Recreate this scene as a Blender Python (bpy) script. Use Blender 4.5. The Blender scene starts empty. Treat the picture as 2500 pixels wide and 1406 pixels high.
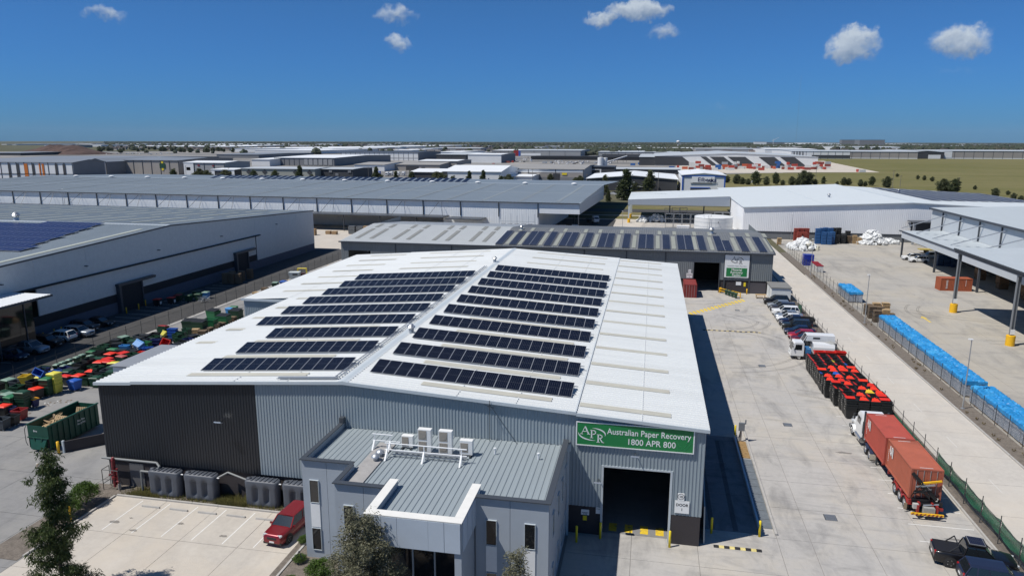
import bpy, math, random
from mathutils import Vector, Matrix
from math import pi, sin, cos, radians as R
S = bpy.context.scene
C = S.collection
rnd = random.Random(7)
HAZE = 1.3e-5

# ------------------------------------------------------------------ camera
FPX, CX, CY, HORY, ROLL, CAMH = 1736.0, 1250.0, 703.0, 344.5, 0.0018, 30.0
PITCH, YAW = math.atan((CY - HORY) / FPX), R(11.0)
FW = Vector((-sin(YAW) * cos(PITCH), cos(YAW) * cos(PITCH), -sin(PITCH)))
RT = Vector((cos(YAW), sin(YAW), 0))
UP = RT.cross(FW)
RT2, UP2 = (RT + UP * ROLL).normalized(), (UP - RT * ROLL).normalized()
cam_d = bpy.data.cameras.new('camera')
cam = bpy.data.objects.new('camera', cam_d)
C.objects.link(cam)
m = Matrix((RT2, UP2, -FW)).transposed().to_4x4()
m.translation = (0, 0, CAMH)
cam.matrix_world = m
cam_d.sensor_width = 36
cam_d.lens = 36 * FPX / 2500
cam_d.clip_start, cam_d.clip_end = 0.5, 40000
S.camera = cam

def ray(u, v):
    x, y = u - CX, CY - v
    return FW + RT * ((x - ROLL * y) / FPX) + UP * ((y + ROLL * x) / FPX)
def G(u, v, z=0.0):
    """ground point seen at a place of the survey photograph"""
    r = ray(u, v); t = (z - CAMH) / r.z
    return Vector((r.x * t, r.y * t, z))
def AY(u, v, Y):
    r = ray(u, v); t = Y / r.y
    return Vector((r.x * t, Y, CAMH + r.z * t))
def HT(u, v, p):
    """height over the ground of what stands at p and reaches up to picture row v"""
    r = ray(u, v); t = math.hypot(p[0], p[1]) / math.hypot(r.x, r.y)
    return CAMH + r.z * t

# ------------------------------------------------------------------ world, sun, exposure
SUN = Vector((-0.518, -0.30, 1.0)).normalized()
el = math.asin(SUN.z)
az = math.atan2(SUN.x, SUN.y)
W = bpy.data.worlds.new('World'); S.world = W; W.use_nodes = True
nt = W.node_tree; nt.nodes.clear()
def N(tree, typ, **kw):
    n = tree.nodes.new(typ)
    for k, val in kw.items():
        if k in n.inputs.keys() if isinstance(k, str) else False: n.inputs[k].default_value = val
        else: setattr(n, k, val)
    return n
out = N(nt, 'ShaderNodeOutputWorld'); bg = N(nt, 'ShaderNodeBackground')
sky = N(nt, 'ShaderNodeTexSky', sky_type='NISHITA', sun_disc=False, sun_elevation=el, sun_rotation=az,
        altitude=30, air_density=1.0, dust_density=0.35, ozone_density=3.2)
bg.inputs['Strength'].default_value = 0.05
tc = N(nt, 'ShaderNodeTexCoord')
def vm(op, a, b=None):
    n = N(nt, 'ShaderNodeVectorMath', operation=op); L(a, n.inputs[0])
    if b is not None: L(b, n.inputs[1])
    return n.outputs['Value'] if op in ('DOT_PRODUCT', 'LENGTH', 'DISTANCE') else n.outputs[0]
def mth(op, a, b=None, c=None):
    n = N(nt, 'ShaderNodeMath', operation=op)
    for i, x in enumerate((a, b, c)):
        if x is not None: L(x, n.inputs[i])
    return n.outputs[0]
def L(a, inp):
    if hasattr(a, 'is_linked') or a.__class__.__name__.startswith('NodeSocket'): inp.id_data.links.new(a, inp)
    else: inp.default_value = a
def clouds(base):
    """fair-weather cumulus at fixed bearings of the sky, ragged by noise"""
    d = tc.outputs['Generated']
    nz = N(nt, 'ShaderNodeTexNoise'); nz.inputs['Scale'].default_value = 38; nz.inputs['Detail'].default_value = 8; nz.inputs['Roughness'].default_value = .62
    L(d, nz.inputs['Vector'])
    n2 = N(nt, 'ShaderNodeTexNoise'); n2.inputs['Scale'].default_value = 120; n2.inputs['Detail'].default_value = 5
    L(d, n2.inputs['Vector'])
    off = vm('SCALE', vm('SUBTRACT', nz.outputs['Color'], (.5, .5, .5))); off.node.inputs['Scale'].default_value = .042
    q = vm('ADD', d, off)
    dens = None; num = None; den = None
    for u, v, w, h, k in ((256,34,44,18,.42),(962,40,58,24,.42),(975,104,42,18,.5),(1560,24,85,30,.85),(1480,46,60,18,.6),(1628,76,50,20,.42),
                          (2066,128,42,30,.85),(2100,92,40,30,.8),(2085,110,55,44,.75),(2345,96,66,36,.7),(2345,168,75,12,.10),(1755,257,30,6,.12)):
        c = ray(u, v).normalized()
        s = c.cross(Vector((0, 0, 1))).normalized(); t = s.cross(c)
        dd = vm('SUBTRACT', q, tuple(c))
        a = mth('DIVIDE', vm('DOT_PRODUCT', dd, tuple(s)), w / 1772)
        b = mth('DIVIDE', vm('DOT_PRODUCT', dd, tuple(t)), h / 1772)
        r2 = mth('ADD', mth('MULTIPLY', a, a), mth('MULTIPLY', b, b))
        e = mth('MULTIPLY', mth('MAXIMUM', mth('SUBTRACT', 1.0, r2), 0.0), k)
        back = mth('GREATER_THAN', vm('DOT_PRODUCT', d, tuple(c)), 0.5)
        e = mth('MULTIPLY', e, back)
        dens = e if dens is None else mth('MAXIMUM', dens, e)
        num = mth('MULTIPLY', e, b) if num is None else mth('ADD', num, mth('MULTIPLY', e, b)); den = e if den is None else mth('ADD', den, e)
    dens = mth('MULTIPLY', dens, mth('MULTIPLY_ADD', n2.outputs['Fac'], 1.3, .3))
    ss = N(nt, 'ShaderNodeMapRange', interpolation_type='SMOOTHSTEP'); L(dens, ss.inputs['Value']); ss.inputs['From Min'].default_value = .03; ss.inputs['From Max'].default_value = .62; ss.inputs['To Max'].default_value = .92
    lit = mth('DIVIDE', num, mth('MAXIMUM', den, .001))
    lr_ = N(nt, 'ShaderNodeMapRange'); L(lit, lr_.inputs['Value']); lr_.inputs['From Min'].default_value = -.55; lr_.inputs['From Max'].default_value = .35
    cc = N(nt, 'ShaderNodeMix', data_type='RGBA'); nt.links.new(lr_.outputs[0], cc.inputs['Factor']); cc.inputs['A'].default_value = (4.2, 5.8, 8.4, 1); cc.inputs['B'].default_value = (11.0, 12.4, 14.0, 1)
    mix = N(nt, 'ShaderNodeMix', data_type='RGBA')
    nt.links.new(ss.outputs[0], mix.inputs['Factor'])
    L(base, mix.inputs['A']); nt.links.new(cc.outputs['Result'], mix.inputs['B'])
    return mix.outputs['Result']
sep = N(nt, 'ShaderNodeSeparateXYZ'); nt.links.new(tc.outputs['Generated'], sep.inputs[0])
hz = N(nt, 'ShaderNodeMapRange', interpolation_type='SMOOTHSTEP'); hz.inputs['From Min'].default_value = -.02; hz.inputs['From Max'].default_value = .34
nt.links.new(sep.outputs['Z'], hz.inputs['Value'])
grad = N(nt, 'ShaderNodeMix', data_type='RGBA'); nt.links.new(hz.outputs[0], grad.inputs['Factor'])
grad.inputs['A'].default_value = (.27, .80, 1.80, 1); grad.inputs['B'].default_value = (.46, .94, 1.36, 1)
tint = N(nt, 'ShaderNodeMix', data_type='RGBA', blend_type='MULTIPLY')
tint.inputs['Factor'].default_value = 1.0
L(sky.outputs[0], tint.inputs['A']); nt.links.new(grad.outputs['Result'], tint.inputs['B'])
L(clouds(tint.outputs['Result']), bg.inputs['Color']); nt.links.new(bg.outputs[0], out.inputs[0])
sun_d = bpy.data.lights.new('sun', 'SUN'); sun_d.energy = 4.7; sun_d.angle = R(0.53); sun_d.color = (1, .955, .89)
sun = bpy.data.objects.new('sun', sun_d); C.objects.link(sun)
sun.rotation_euler = SUN.to_track_quat('Z', 'Y').to_euler(); sun.location = (-60, -40, 120)
S.view_settings.view_transform = 'Standard'; S.view_settings.look = 'None'
S.view_settings.exposure = 0.0; S.view_settings.gamma = 1.0; S.view_settings.use_curve_mapping = False
S.render.engine = 'CYCLES'
S.cycles.max_bounces = 6; S.cycles.diffuse_bounces = 3; S.cycles.glossy_bounces = 3; S.cycles.transmission_bounces = 4; S.cycles.transparent_max_bounces = 12
S.cycles.use_denoising = True

# ------------------------------------------------------------------ mesh helpers
class MB:
    def __init__(s): s.v, s.f, s.mi = [], [], []
    def add(s, vs, fs, m=0):
        o = len(s.v); s.v += [tuple(p) for p in vs]
        for f in fs: s.f.append([i + o for i in f]); s.mi.append(m)
        return s
    def hexa(s, p, m=0):
        return s.add(p, ((0,3,2,1),(4,5,6,7),(0,1,5,4),(1,2,6,5),(2,3,7,6),(3,0,4,7)), m)
    def box(s, x0, x1, y0, y1, z0, z1, m=0):
        return s.hexa(((x0,y0,z0),(x1,y0,z0),(x1,y1,z0),(x0,y1,z0),(x0,y0,z1),(x1,y0,z1),(x1,y1,z1),(x0,y1,z1)), m)
    def cbox(s, c, d, rz=0, rx=0, ry=0, m=0):
        M = Matrix.Translation(c) @ Matrix.Rotation(rz, 4, 'Z') @ Matrix.Rotation(ry, 4, 'Y') @ Matrix.Rotation(rx, 4, 'X')
        x, y, z = d[0]/2, d[1]/2, d[2]/2
        return s.hexa([M @ Vector(q) for q in ((-x,-y,-z),(x,-y,-z),(x,y,-z),(-x,y,-z),(-x,-y,z),(x,-y,z),(x,y,z),(-x,y,z))], m)
    def frus(s, x0, x1, y0, y1, z0, z1, t, m=0, ty=None):
        ty = t if ty is None else ty
        return s.hexa(((x0+t,y0+ty,z0),(x1-t,y0+ty,z0),(x1-t,y1-ty,z0),(x0+t,y1-ty,z0),(x0,y0,z1),(x1,y0,z1),(x1,y1,z1),(x0,y1,z1)), m)
    def poly(s, pts, m=0):
        return s.add(pts, (tuple(range(len(pts))),), m)
    def prism(s, pts, vec, m=0):
        n = len(pts); v = Vector(vec)
        vs = [Vector(p) for p in pts]; vs += [p + v for p in vs]
        fs = [tuple(reversed(range(n))), tuple(range(n, 2*n))] + [(i, (i+1) % n, n+(i+1) % n, n+i) for i in range(n)]
        return s.add(vs, fs, m)
    def bar(s, a, b, w, h=None, m=0, up=(0,0,1)):
        a, b = Vector(a), Vector(b); h = w if h is None else h
        d = (b - a).normalized(); q = d.cross(Vector(up))
        if q.length < 1e-4: q = d.cross(Vector((1,0,0)))
        q.normalize(); r = q.cross(d).normalized(); q = q*(w/2); r = r*(h/2)
        return s.hexa((a-q-r, a+q-r, b+q-r, b-q-r, a-q+r, a+q+r, b+q+r, b-q+r), m)
    def cyl(s, a, b, r0, r1=None, n=10, m=0, cap=True):
        a, b = Vector(a), Vector(b); r1 = r0 if r1 is None else r1
        d = (b - a).normalized(); q = d.orthogonal().normalized(); r = d.cross(q)
        ring = [(q*cos(2*pi*i/n) + r*sin(2*pi*i/n)) for i in range(n)]
        vs = [a + p*r0 for p in ring] + [b + p*r1 for p in ring]
        fs = [(i, (i+1) % n, n+(i+1) % n, n+i) for i in range(n)]
        if cap: fs += [tuple(reversed(range(n))), tuple(range(n, 2*n))]
        return s.add(vs, fs, m)
    def tube(s, pts, r, n=6, m=0):
        for a, b in zip(pts, pts[1:]): s.cyl(a, b, r, r, n, m)
        return s
    def lathe(s, prof, c=(0,0,0), n=14, m=0):
        vs = [(c[0]+r*cos(2*pi*i/n), c[1]+r*sin(2*pi*i/n), c[2]+z) for r, z in prof for i in range(n)]
        fs = [(k*n+i, k*n+(i+1) % n, (k+1)*n+(i+1) % n, (k+1)*n+i) for k in range(len(prof)-1) for i in range(n)]
        return s.add(vs, fs, m)
    def loft(s, secs, m=0, cap=True, closed=True):
        n = len(secs[0]); vs = [p for q in secs for p in q]; e = n if closed else n-1
        fs = [(k*n+i, k*n+(i+1) % n, (k+1)*n+(i+1) % n, (k+1)*n+i) for k in range(len(secs)-1) for i in range(e)]
        if cap: fs += [tuple(reversed(range(n))), tuple(range((len(secs)-1)*n, len(secs)*n))]
        return s.add(vs, fs, m)
    def corr(s, p0, du, dv, nrm, U, vf, pitch=.25, dep=.03, m=0, u0=0.0):
        """profiled sheet metal: ribs along dv, pitch along du; vf(u) -> start, end along dv"""
        p0, du, dv, nrm = map(Vector, (p0, du, dv, nrm)); nrm.normalize()
        us = [(u0, 0.0)]; k = int(u0 / pitch)
        while k*pitch < U + pitch:
            for a, h in ((0,0),(.52,0),(.62,1),(.90,1)):
                u = (k+a)*pitch
                if u0 < u < U: us.append((u, h*dep))
            k += 1
        us.append((U, 0.0)); vs = []
        for u, h in us:
            a, b = vf(u); q = p0 + du*u + nrm*h
            vs += [q + dv*a, q + dv*b]
        return s.add(vs, [(2*i, 2*i+2, 2*i+3, 2*i+1) for i in range(len(us)-1)], m)
    def mesh(s, name, mats, smooth=False):
        me = bpy.data.meshes.new(name); me.from_pydata(s.v, [], s.f)
        for q in (mats if isinstance(mats, (list, tuple)) else [mats]): me.materials.append(q)
        if len(me.materials) > 1: me.polygons.foreach_set('material_index', s.mi)
        if smooth: me.polygons.foreach_set('use_smooth', [True]*len(s.f))
        me.update(); return me
    def build(s, name, mats, parent=None, loc=(0,0,0), rz=0, smooth=False):
        return ob(name, s.mesh(name, mats, smooth), parent, loc, rz)
def ob(name, me, parent=None, loc=(0,0,0), rz=0, rot=None, scale=None):
    o = bpy.data.objects.new(name, me); C.objects.link(o); o.parent = parent; o.location = loc
    o.rotation_euler = rot if rot else (0, 0, rz)
    if scale: o.scale = scale
    return o
def tag(o, label, cat, group=None):
    o['label'] = label; o['category'] = cat
    if group: o['group'] = group
    return o
def thing(name, label, cat, loc=(0,0,0), rz=0, group=None):
    return tag(ob(name, None, None, loc, rz), label, cat, group)
def struct(name, mb, mat, parent=None, kind='structure'):
    o = mb.build(name, mat, parent)
    if parent is None: o['kind'] = kind
    return o
def wp(t, name, mb, mat, smooth=False):
    """part of an unrotated thing, given in world coordinates"""
    return mb.build(name, mat, t, loc=-Vector(t.location), smooth=smooth)
def sub(p, name, mb, mat, smooth=False): return mb.build(name, mat, p, smooth=smooth)
def dup(root, loc, rz=0, label=None, group=None, mat=None, scale=None):
    def cp(o, par):
        c = o.copy(); C.objects.link(c); c.parent = par
        for ch in o.children: cp(ch, c)
        return c
    r = cp(root, None); r.location = loc; r.rotation_euler = (0, 0, rz)
    if scale: r.scale = scale
    if label: r['label'] = label
    if group: r['group'] = group
    return r
ORD = ['', 'first', 'second', 'third', 'fourth', 'fifth', 'sixth', 'seventh', 'eighth', 'ninth', 'tenth', 'eleventh', 'twelfth', 'thirteenth', 'fourteenth',
       'fifteenth', 'sixteenth', 'seventeenth', 'eighteenth', 'nineteenth', 'twentieth']
TENS = {2:'twenty', 3:'thirty', 4:'forty', 5:'fifty', 6:'sixty', 7:'seventy', 8:'eighty', 9:'ninety'}
def nth(i):
    if i < len(ORD): return ORD[i]
    t, o = divmod(i, 10)
    return TENS[t] + '-' + ORD[o] if o else TENS[t][:-1] + 'ieth'

# ------------------------------------------------------------------ materials
MATS = {}
def mat(name, col, rough=.6, metal=0., var=.0, scale=1., streak=0., bump=0., bscale=20., spec=.5, coat=0., dirt=None, emit=None, alpha=None, trans=0., obj=False, stretch=(1,1,1)):
    """procedural Principled material: colour varied by two noises, optional dirt colour in patches, fine bump"""
    if name in MATS: return MATS[name]
    M_ = bpy.data.materials.new(name); M_.use_nodes = True; t = M_.node_tree; b = t.nodes['Principled BSDF']
    b.inputs['Roughness'].default_value = rough; b.inputs['Metallic'].default_value = metal
    b.inputs['Specular IOR Level'].default_value = spec; b.inputs['Coat Weight'].default_value = coat
    if trans: b.inputs['Transmission Weight'].default_value = trans
    if alpha is not None: b.inputs['Alpha'].default_value = alpha
    c4 = (*col, 1)
    if var or dirt or bump or streak:
        g = N(t, 'ShaderNodeNewGeometry') if not obj else N(t, 'ShaderNodeTexCoord')
        pos = g.outputs['Position'] if not obj else g.outputs['Object']
        mp = N(t, 'ShaderNodeMapping'); mp.inputs['Scale'].default_value = stretch; t.links.new(pos, mp.inputs['Vector']); pos = mp.outputs[0]
    if var or dirt or streak:
        n1 = N(t, 'ShaderNodeTexNoise'); n1.inputs['Scale'].default_value = scale; n1.inputs['Detail'].default_value = 6; n1.inputs['Roughness'].default_value = .65
        t.links.new(pos, n1.inputs['Vector'])
        cr = N(t, 'ShaderNodeValToRGB'); e = cr.color_ramp.elements
        e[0].position, e[1].position = .28, .72
        e[0].color = tuple(max(0, x*(1-var)) for x in col) + (1,); e[1].color = tuple(min(1, x*(1+var)) for x in col) + (1,)
        t.links.new(n1.outputs['Fac'], cr.inputs[0]); cur = cr.outputs[0]
        if dirt:
            n2 = N(t, 'ShaderNodeTexNoise'); n2.inputs['Scale'].default_value = scale*.23; n2.inputs['Detail'].default_value = 8; n2.inputs['Roughness'].default_value = .7
            t.links.new(pos, n2.inputs['Vector'])
            r2 = N(t, 'ShaderNodeValToRGB'); e = r2.color_ramp.elements; e[0].position, e[1].position = dirt[1], dirt[2]
            t.links.new(n2.outputs['Fac'], r2.inputs[0])
            mx = N(t, 'ShaderNodeMix', data_type='RGBA'); mx.inputs['B'].default_value = (*dirt[0], 1)
            t.links.new(r2.outputs[0], mx.inputs['Factor']); t.links.new(cur, mx.inputs['A']); cur = mx.outputs['Result']
        t.links.new(cur, b.inputs['Base Color'])
    else: b.inputs['Base Color'].default_value = c4
    if bump:
        n3 = N(t, 'ShaderNodeTexNoise'); n3.inputs['Scale'].default_value = bscale; n3.inputs['Detail'].default_value = 4
        t.links.new(pos, n3.inputs['Vector'])
        bp = N(t, 'ShaderNodeBump'); bp.inputs['Strength'].default_value = bump; bp.inputs['Distance'].default_value = .05
        t.links.new(n3.outputs['Fac'], bp.inputs['Height']); t.links.new(bp.outputs[0], b.inputs['Normal'])
    if emit: b.inputs['Emission Color'].default_value = c4; b.inputs['Emission Strength'].default_value = emit
    MATS[name] = M_; return M_
def concrete(name, col, warm, dark, tyre=.5, scale=.12):
    """slab concrete: broad warm and cool blotches, dark tyre smears drawn out along the driving direction, fine grain"""
    M_ = mat(name, col, rough=.85, var=.07, scale=2.5, bump=.25, bscale=9, spec=.25)
    t = M_.node_tree; b = t.nodes['Principled BSDF']; src = b.inputs['Base Color'].links[0].from_socket
    g = N(t, 'ShaderNodeNewGeometry')
    def layer(cur, colour, sc, stretch, lo, hi, amt, rot=0):
        mp = N(t, 'ShaderNodeMapping'); mp.inputs['Scale'].default_value = stretch; mp.inputs['Rotation'].default_value = (0, 0, rot)
        t.links.new(g.outputs['Position'], mp.inputs['Vector'])
        n = N(t, 'ShaderNodeTexNoise'); n.inputs['Scale'].default_value = sc; n.inputs['Detail'].default_value = 7; n.inputs['Roughness'].default_value = .68; n.inputs['Distortion'].default_value = .6
        t.links.new(mp.outputs[0], n.inputs['Vector'])
        r = N(t, 'ShaderNodeMapRange'); r.inputs['From Min'].default_value = lo; r.inputs['From Max'].default_value = hi; r.inputs['To Max'].default_value = amt
        t.links.new(n.outputs['Fac'], r.inputs['Value'])
        x = N(t, 'ShaderNodeMix', data_type='RGBA'); x.inputs['B'].default_value = (*colour, 1)
        t.links.new(r.outputs[0], x.inputs['Factor']); t.links.new(cur, x.inputs['A']); return x.outputs['Result']
    cur = layer(src, warm, scale, (1,1,1), .42, .68, .9)
    cur = layer(cur, dark, scale*3, (1,.35,1), .49, .80, tyre, .15)
    cur = layer(cur, dark, scale*6, (.25,1,1), .52, .82, tyre*.8, -.3)
    cur = layer(cur, tuple(min(1, q*1.18) for q in col), scale*2, (1,.6,1), .5, .8, .8, .5)
    t.links.new(cur, b.inputs['Base Color']); return M_
white_roof = mat('white_roof_steel', (.635,.655,.65), .42, .0, var=.03, scale=.6, dirt=((.53,.545,.535), .46, .86), stretch=(.10,1.6,1), spec=.4)
clad_grey = mat('grey_wall_steel', (.265,.315,.345), .45, .0, var=.05, scale=.8, stretch=(1,1,.1))
clad_dark = mat('charcoal_wall_steel', (.0145,.0180,.0245), .42, .0, var=.1, scale=.8, stretch=(1,1,.1))
trim = mat('dark_grey_trim_steel', (.055,.063,.075), .45)
trim_l = mat('pale_grey_trim_steel', (.48,.53,.56), .45, var=.05)
precast_d = mat('dark_precast_panel', (.042,.036,.038), .8, var=.12, scale=.7, bump=.2)
skylight_m = mat('fibreglass_rooflight', (.49,.475,.40), .5, var=.08, scale=.7, dirt=((.46,.43,.36), .5, .8))
black_void = mat('painted_interior_gloom', (.012,.012,.013), .9)  # near-black colour stands in for shade inside halls and under the canopy
glass_d = mat('dark_window_glass', (.012,.014,.017), .06, spec=.8, var=.1)
white_p = mat('white_paint', (.78,.79,.79), .5, var=.03, scale=3)
office_w = mat('pale_blue_grey_render', (.355,.395,.44), .8, var=.03, scale=1.2, bump=.12, bscale=30)
cream = mat('cream_cap_sheet', (.72,.71,.67), .6, var=.05, scale=2)
yellow = mat('safety_yellow_paint', (.80,.62,.02), .5, var=.1, scale=4)
orange_y = mat('amber_yellow_plastic', (.80,.45,.015), .5, var=.08, scale=3)
steel = mat('galvanised_steel', (.45,.47,.49), .4, .6, var=.1, scale=5)
dsteel = mat('dark_painted_steel', (.04,.045,.05), .5, var=.1, scale=5)
rubber = mat('black_rubber', (.014,.014,.015), .75, var=.2, scale=8)
alum = mat('bright_aluminium', (.62,.63,.64), .3, .85)
timber = mat('raw_pine_timber', (.50,.36,.20), .8, var=.25, scale=6, obj=True)
timber_d = mat('weathered_timber', (.20,.145,.095), .85, var=.3, scale=6, obj=True)
sign_g = mat('sign_green_vinyl', (.012,.20,.055), .45, var=.03)
sign_w = mat('sign_white_vinyl', (.82,.83,.82), .45)
black_p = mat('black_print', (.015,.015,.016), .5)
conc_yard = concrete('yard_concrete', (.40,.385,.365), (.47,.43,.365), (.185,.182,.18), .95)
conc_warm = concrete('car_park_concrete', (.47,.435,.385), (.52,.46,.38), (.33,.30,.27), .45)
conc_lane = concrete('lane_concrete', (.49,.46,.415), (.54,.49,.42), (.38,.35,.32), .5)
conc_grey = concrete('left_yard_concrete', (.235,.232,.228), (.28,.27,.25), (.12,.122,.125), .8)
conc_nb = concrete('neighbour_yard_concrete', (.38,.36,.325), (.42,.38,.31), (.20,.195,.19), .9, .06)
joint_m = mat('joint_sealant', (.21,.20,.19), .9)
asphalt = mat('asphalt', (.050,.049,.048), .9, var=.15, scale=.8, bump=.3, bscale=30, dirt=((.074,.071,.068), .45, .75))
kerb_m = mat('kerb_concrete', (.40,.385,.36), .85, var=.12, scale=2, bump=.2)
mulch = mat('mulch_gravel', (.17,.145,.12), .95, var=.35, scale=7, bump=.8, bscale=12, dirt=((.10,.085,.07), .45, .7))
line_w = mat('white_line_paint', (.66,.65,.62), .7, var=.12, scale=6)
line_y = mat('yellow_line_paint', (.70,.50,.06), .7, var=.2, scale=5)
# ================================================================== the setting
def grass_mat(name, a, b_, c, sc=.02):
    M_ = mat(name, a, .95, var=.25, scale=sc*40, bump=.5, bscale=3, dirt=(b_, .42, .62), spec=.1)
    t = M_.node_tree; b = t.nodes['Principled BSDF']; src = b.inputs['Base Color'].links[0].from_socket
    g = N(t, 'ShaderNodeNewGeometry'); mp = N(t, 'ShaderNodeMapping'); mp.inputs['Scale'].default_value = (.3, 1, 1); t.links.new(g.outputs['Position'], mp.inputs['Vector'])
    n = N(t, 'ShaderNodeTexNoise'); n.inputs['Scale'].default_value = sc; n.inputs['Detail'].default_value = 9; n.inputs['Roughness'].default_value = .7
    t.links.new(mp.outputs[0], n.inputs['Vector'])
    r = N(t, 'ShaderNodeMapRange'); r.inputs['From Min'].default_value = .4; r.inputs['From Max'].default_value = .65
    t.links.new(n.outputs['Fac'], r.inputs['Value'])
    x = N(t, 'ShaderNodeMix', data_type='RGBA'); x.inputs['B'].default_value = (*c, 1)
    t.links.new(r.outputs[0], x.inputs['Factor']); t.links.new(src, x.inputs['A']); t.links.new(x.outputs['Result'], b.inputs['Base Color']); return M_
plain_m = grass_mat('dry_plain_grass', (.090,.090,.052), (.055,.064,.036), (.13,.12,.08), .004)
field_m = grass_mat('field_grass', (.145,.136,.050), (.11,.115,.042), (.185,.165,.078), .015)
verge_m = grass_mat('verge_grass', (.16,.145,.06), (.10,.105,.04), (.21,.18,.10), .05)
def sheet(name, pts, z, m_, parent=None):
    return struct(name, MB().poly([(x, y, z) for x, y in pts]), m_, parent)
def rect(x0, x1, y0, y1): return ((x0,y0),(x1,y0),(x1,y1),(x0,y1))
sheet('ground', rect(-16000, 16000, -300, 24000), -.09, plain_m)
def slabs(name, xs, ys, m_, base_z=-.03, skip=None, gap=.035):
    """one poured yard: dark joint bed with a loose grid of slabs proud of it"""
    base = sheet(name, rect(xs[0], xs[-1], ys[0], ys[-1]), base_z, joint_m)
    cache = {}
    for x0, x1 in zip(xs, xs[1:]):
        for y0, y1 in zip(ys, ys[1:]):
            if skip and skip((x0+x1)/2, (y0+y1)/2): continue
            k = (round(x1-x0, 2), round(y1-y0, 2))
            if k not in cache: cache[k] = MB().box(-k[0]/2+gap/2, k[0]/2-gap/2, -k[1]/2+gap/2, k[1]/2-gap/2, -.12, 0).mesh('concrete_slab', m_)
            ob('concrete_slab', cache[k], base, ((x0+x1)/2, (y0+y1)/2, rnd.uniform(-.002, .002)))
    return base
def rng(a, b, n): return [a + (b-a)*i/n for i in range(n+1)]
in_office = lambda x, y: -23.2 < x < -6 and 42 < y
slabs('yard', [-24.3,-19.3,-14.6,-10.2,-5.3,-.42,4.5,10.6,13.1,17.45,21.8,26.4], rng(27.9, 147.9, 24), conc_yard,
      skip=lambda x, y: (x < 4.5 and y > 52) or (in_office(x, y)))
slabs('car_park', rng(-44.2, -24.7, 4), rng(27.9, 48.9, 4), conc_warm)
slabs('bin_yard', [-77.4,-70,-62.5,-55,-47.6,-44.2], rng(25, 130, 16), conc_grey, skip=lambda x, y: x > -47.6 and y > 52)
slabs('access_lane', [28.2, 35.3], rng(24, 234, 35), conc_lane)
slabs('neighbour_yard', rng(37.5, 112.5, 10), rng(50, 233.6, 18), conc_nb)
slabs('dock_ramp', [4.5, 9.35], rng(53.2, 72.2, 3), concrete('ramp_concrete', (.20,.20,.205), (.22,.21,.20), (.07,.07,.075), .95, .2), base_z=-.03+.006).location.z = .006
# left neighbour's drive, back yard between the sheds, road and verges beyond
sheet('asphalt_drive', rect(-140, -78.0, 20, 186), -.02, asphalt)
sheet('drive_edge', rect(-78.0, -77.4, 20, 186), -.004, kerb_m)
sheet('back_yard', rect(-320, -8, 186, 283), -.024, conc_warm)
sheet('side_yard', rect(-77.4, -66.5, 130, 186), -.022, conc_grey)
sheet('facility_rear_yard', rect(-66.5, 28, 123, 186), -.026, conc_yard)
sheet('back_lane_asphalt', rect(-52, -13, 200, 280), -.018, asphalt)
lane2 = [(-10,172),(1,172),(-3,215),(-1,262),(1,283),(-6,283),(-8,262),(-12,225)]
sheet('back_lane', [(-12,172),(-5,172),(-5.5,235),(-1,283),(-8,283),(-13,240),(-14.5,205)], -.012, conc_lane)
sheet('tank_yard', rect(-4.6, 31, 180, 300), -.016, conc_yard)
sheet('road_verge', rect(-420, 420, 283, 345), -.055, verge_m)
sheet('street', rect(-700, 700, 312, 326), -.03, asphalt)
sheet('footpath', rect(-420, 420, 296, 299), -.04, conc_lane)
sheet('estate_pavement', [G(u, v)[:2] for u, v in ((-300,452),(1820,452),(1995,395),(2010,372),(1700,366),(-500,372))], -.075, mat('estate_hardstand', (.27,.255,.235), .9, var=.3, scale=.02, dirt=((.12,.12,.115), .4, .6)))
sheet('grass_field', [G(u, v)[:2] for u, v in ((1600,462),(2900,640),(3900,560),(3300,390),(1985,388),(1995,394),(2145,421),(1860,423),(1700,428))], -.06, field_m)
sheet('container_apron', [G(u, v)[:2] for u, v in ((1650,424),(1990,421),(2148,421),(2010,393),(1900,396),(1650,400))], -.045, mat('pale_gravel_apron', (.50,.45,.38), .9, var=.1, scale=.05))
# garden beds, kerbs and gravel strips
def kerb(name, x0, x1, y0, y1, h=.13, z=0): return struct(name, MB().box(x0, x1, y0, y1, -.1, z+h), kerb_m)
sheet('garden_bed', rect(-46.4, -24.6, 49.05, 50.7), .03, mulch)
sheet('corner_garden', rect(-47.4, -44.35, 39, 50.6), .025, mulch)
sheet('entry_garden', rect(-25.3, -10.6, 30, 46.2), .06, mulch)
sheet('fence_strip', rect(26.55, 28.2, 24, 150), .02, mulch)
sheet('verge_strip', rect(35.45, 37.5, 24, 205), .02, mulch)
def kerb_run(name, along, fix, a, b, step=2.4, w=.16, h=.13):
    """kerb laid of separate stones"""
    base = struct(name, MB().box(*((a, b, fix-.05, fix+.05) if along == 'x' else (fix-.05, fix+.05, a, b)), -.1, .02), joint_m)
    n = max(1, int((b-a)/step)); d = (b-a)/n
    me = MB().box(-d/2+.015, d/2-.015, -w/2, w/2, -.1, h).mesh('kerb_stone', kerb_m)
    for i in range(n):
        q = a + d*(i+.5)
        ob('kerb_stone', me, base, (q, fix, rnd.uniform(-.006,.006)) if along == 'x' else (fix, q, rnd.uniform(-.006,.006)), 0 if along == 'x' else pi/2)
kerb_run('car_park_kerb', 'x', 48.95, -44.2, -24.9)
kerb_run('corner_kerb', 'y', -44.28, 39.5, 48.8)
kerb_run('entry_kerb', 'y', -24.7, 30, 46.0)
kerb_run('yard_kerb', 'y', 26.47, 24, 146)
kerb_run('lane_kerb', 'y', 35.38, 24, 170, 3.0)
kerb_run('dock_kerb', 'y', 10.62, 53.3, 74.5, 3.0, .2, .16)
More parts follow.
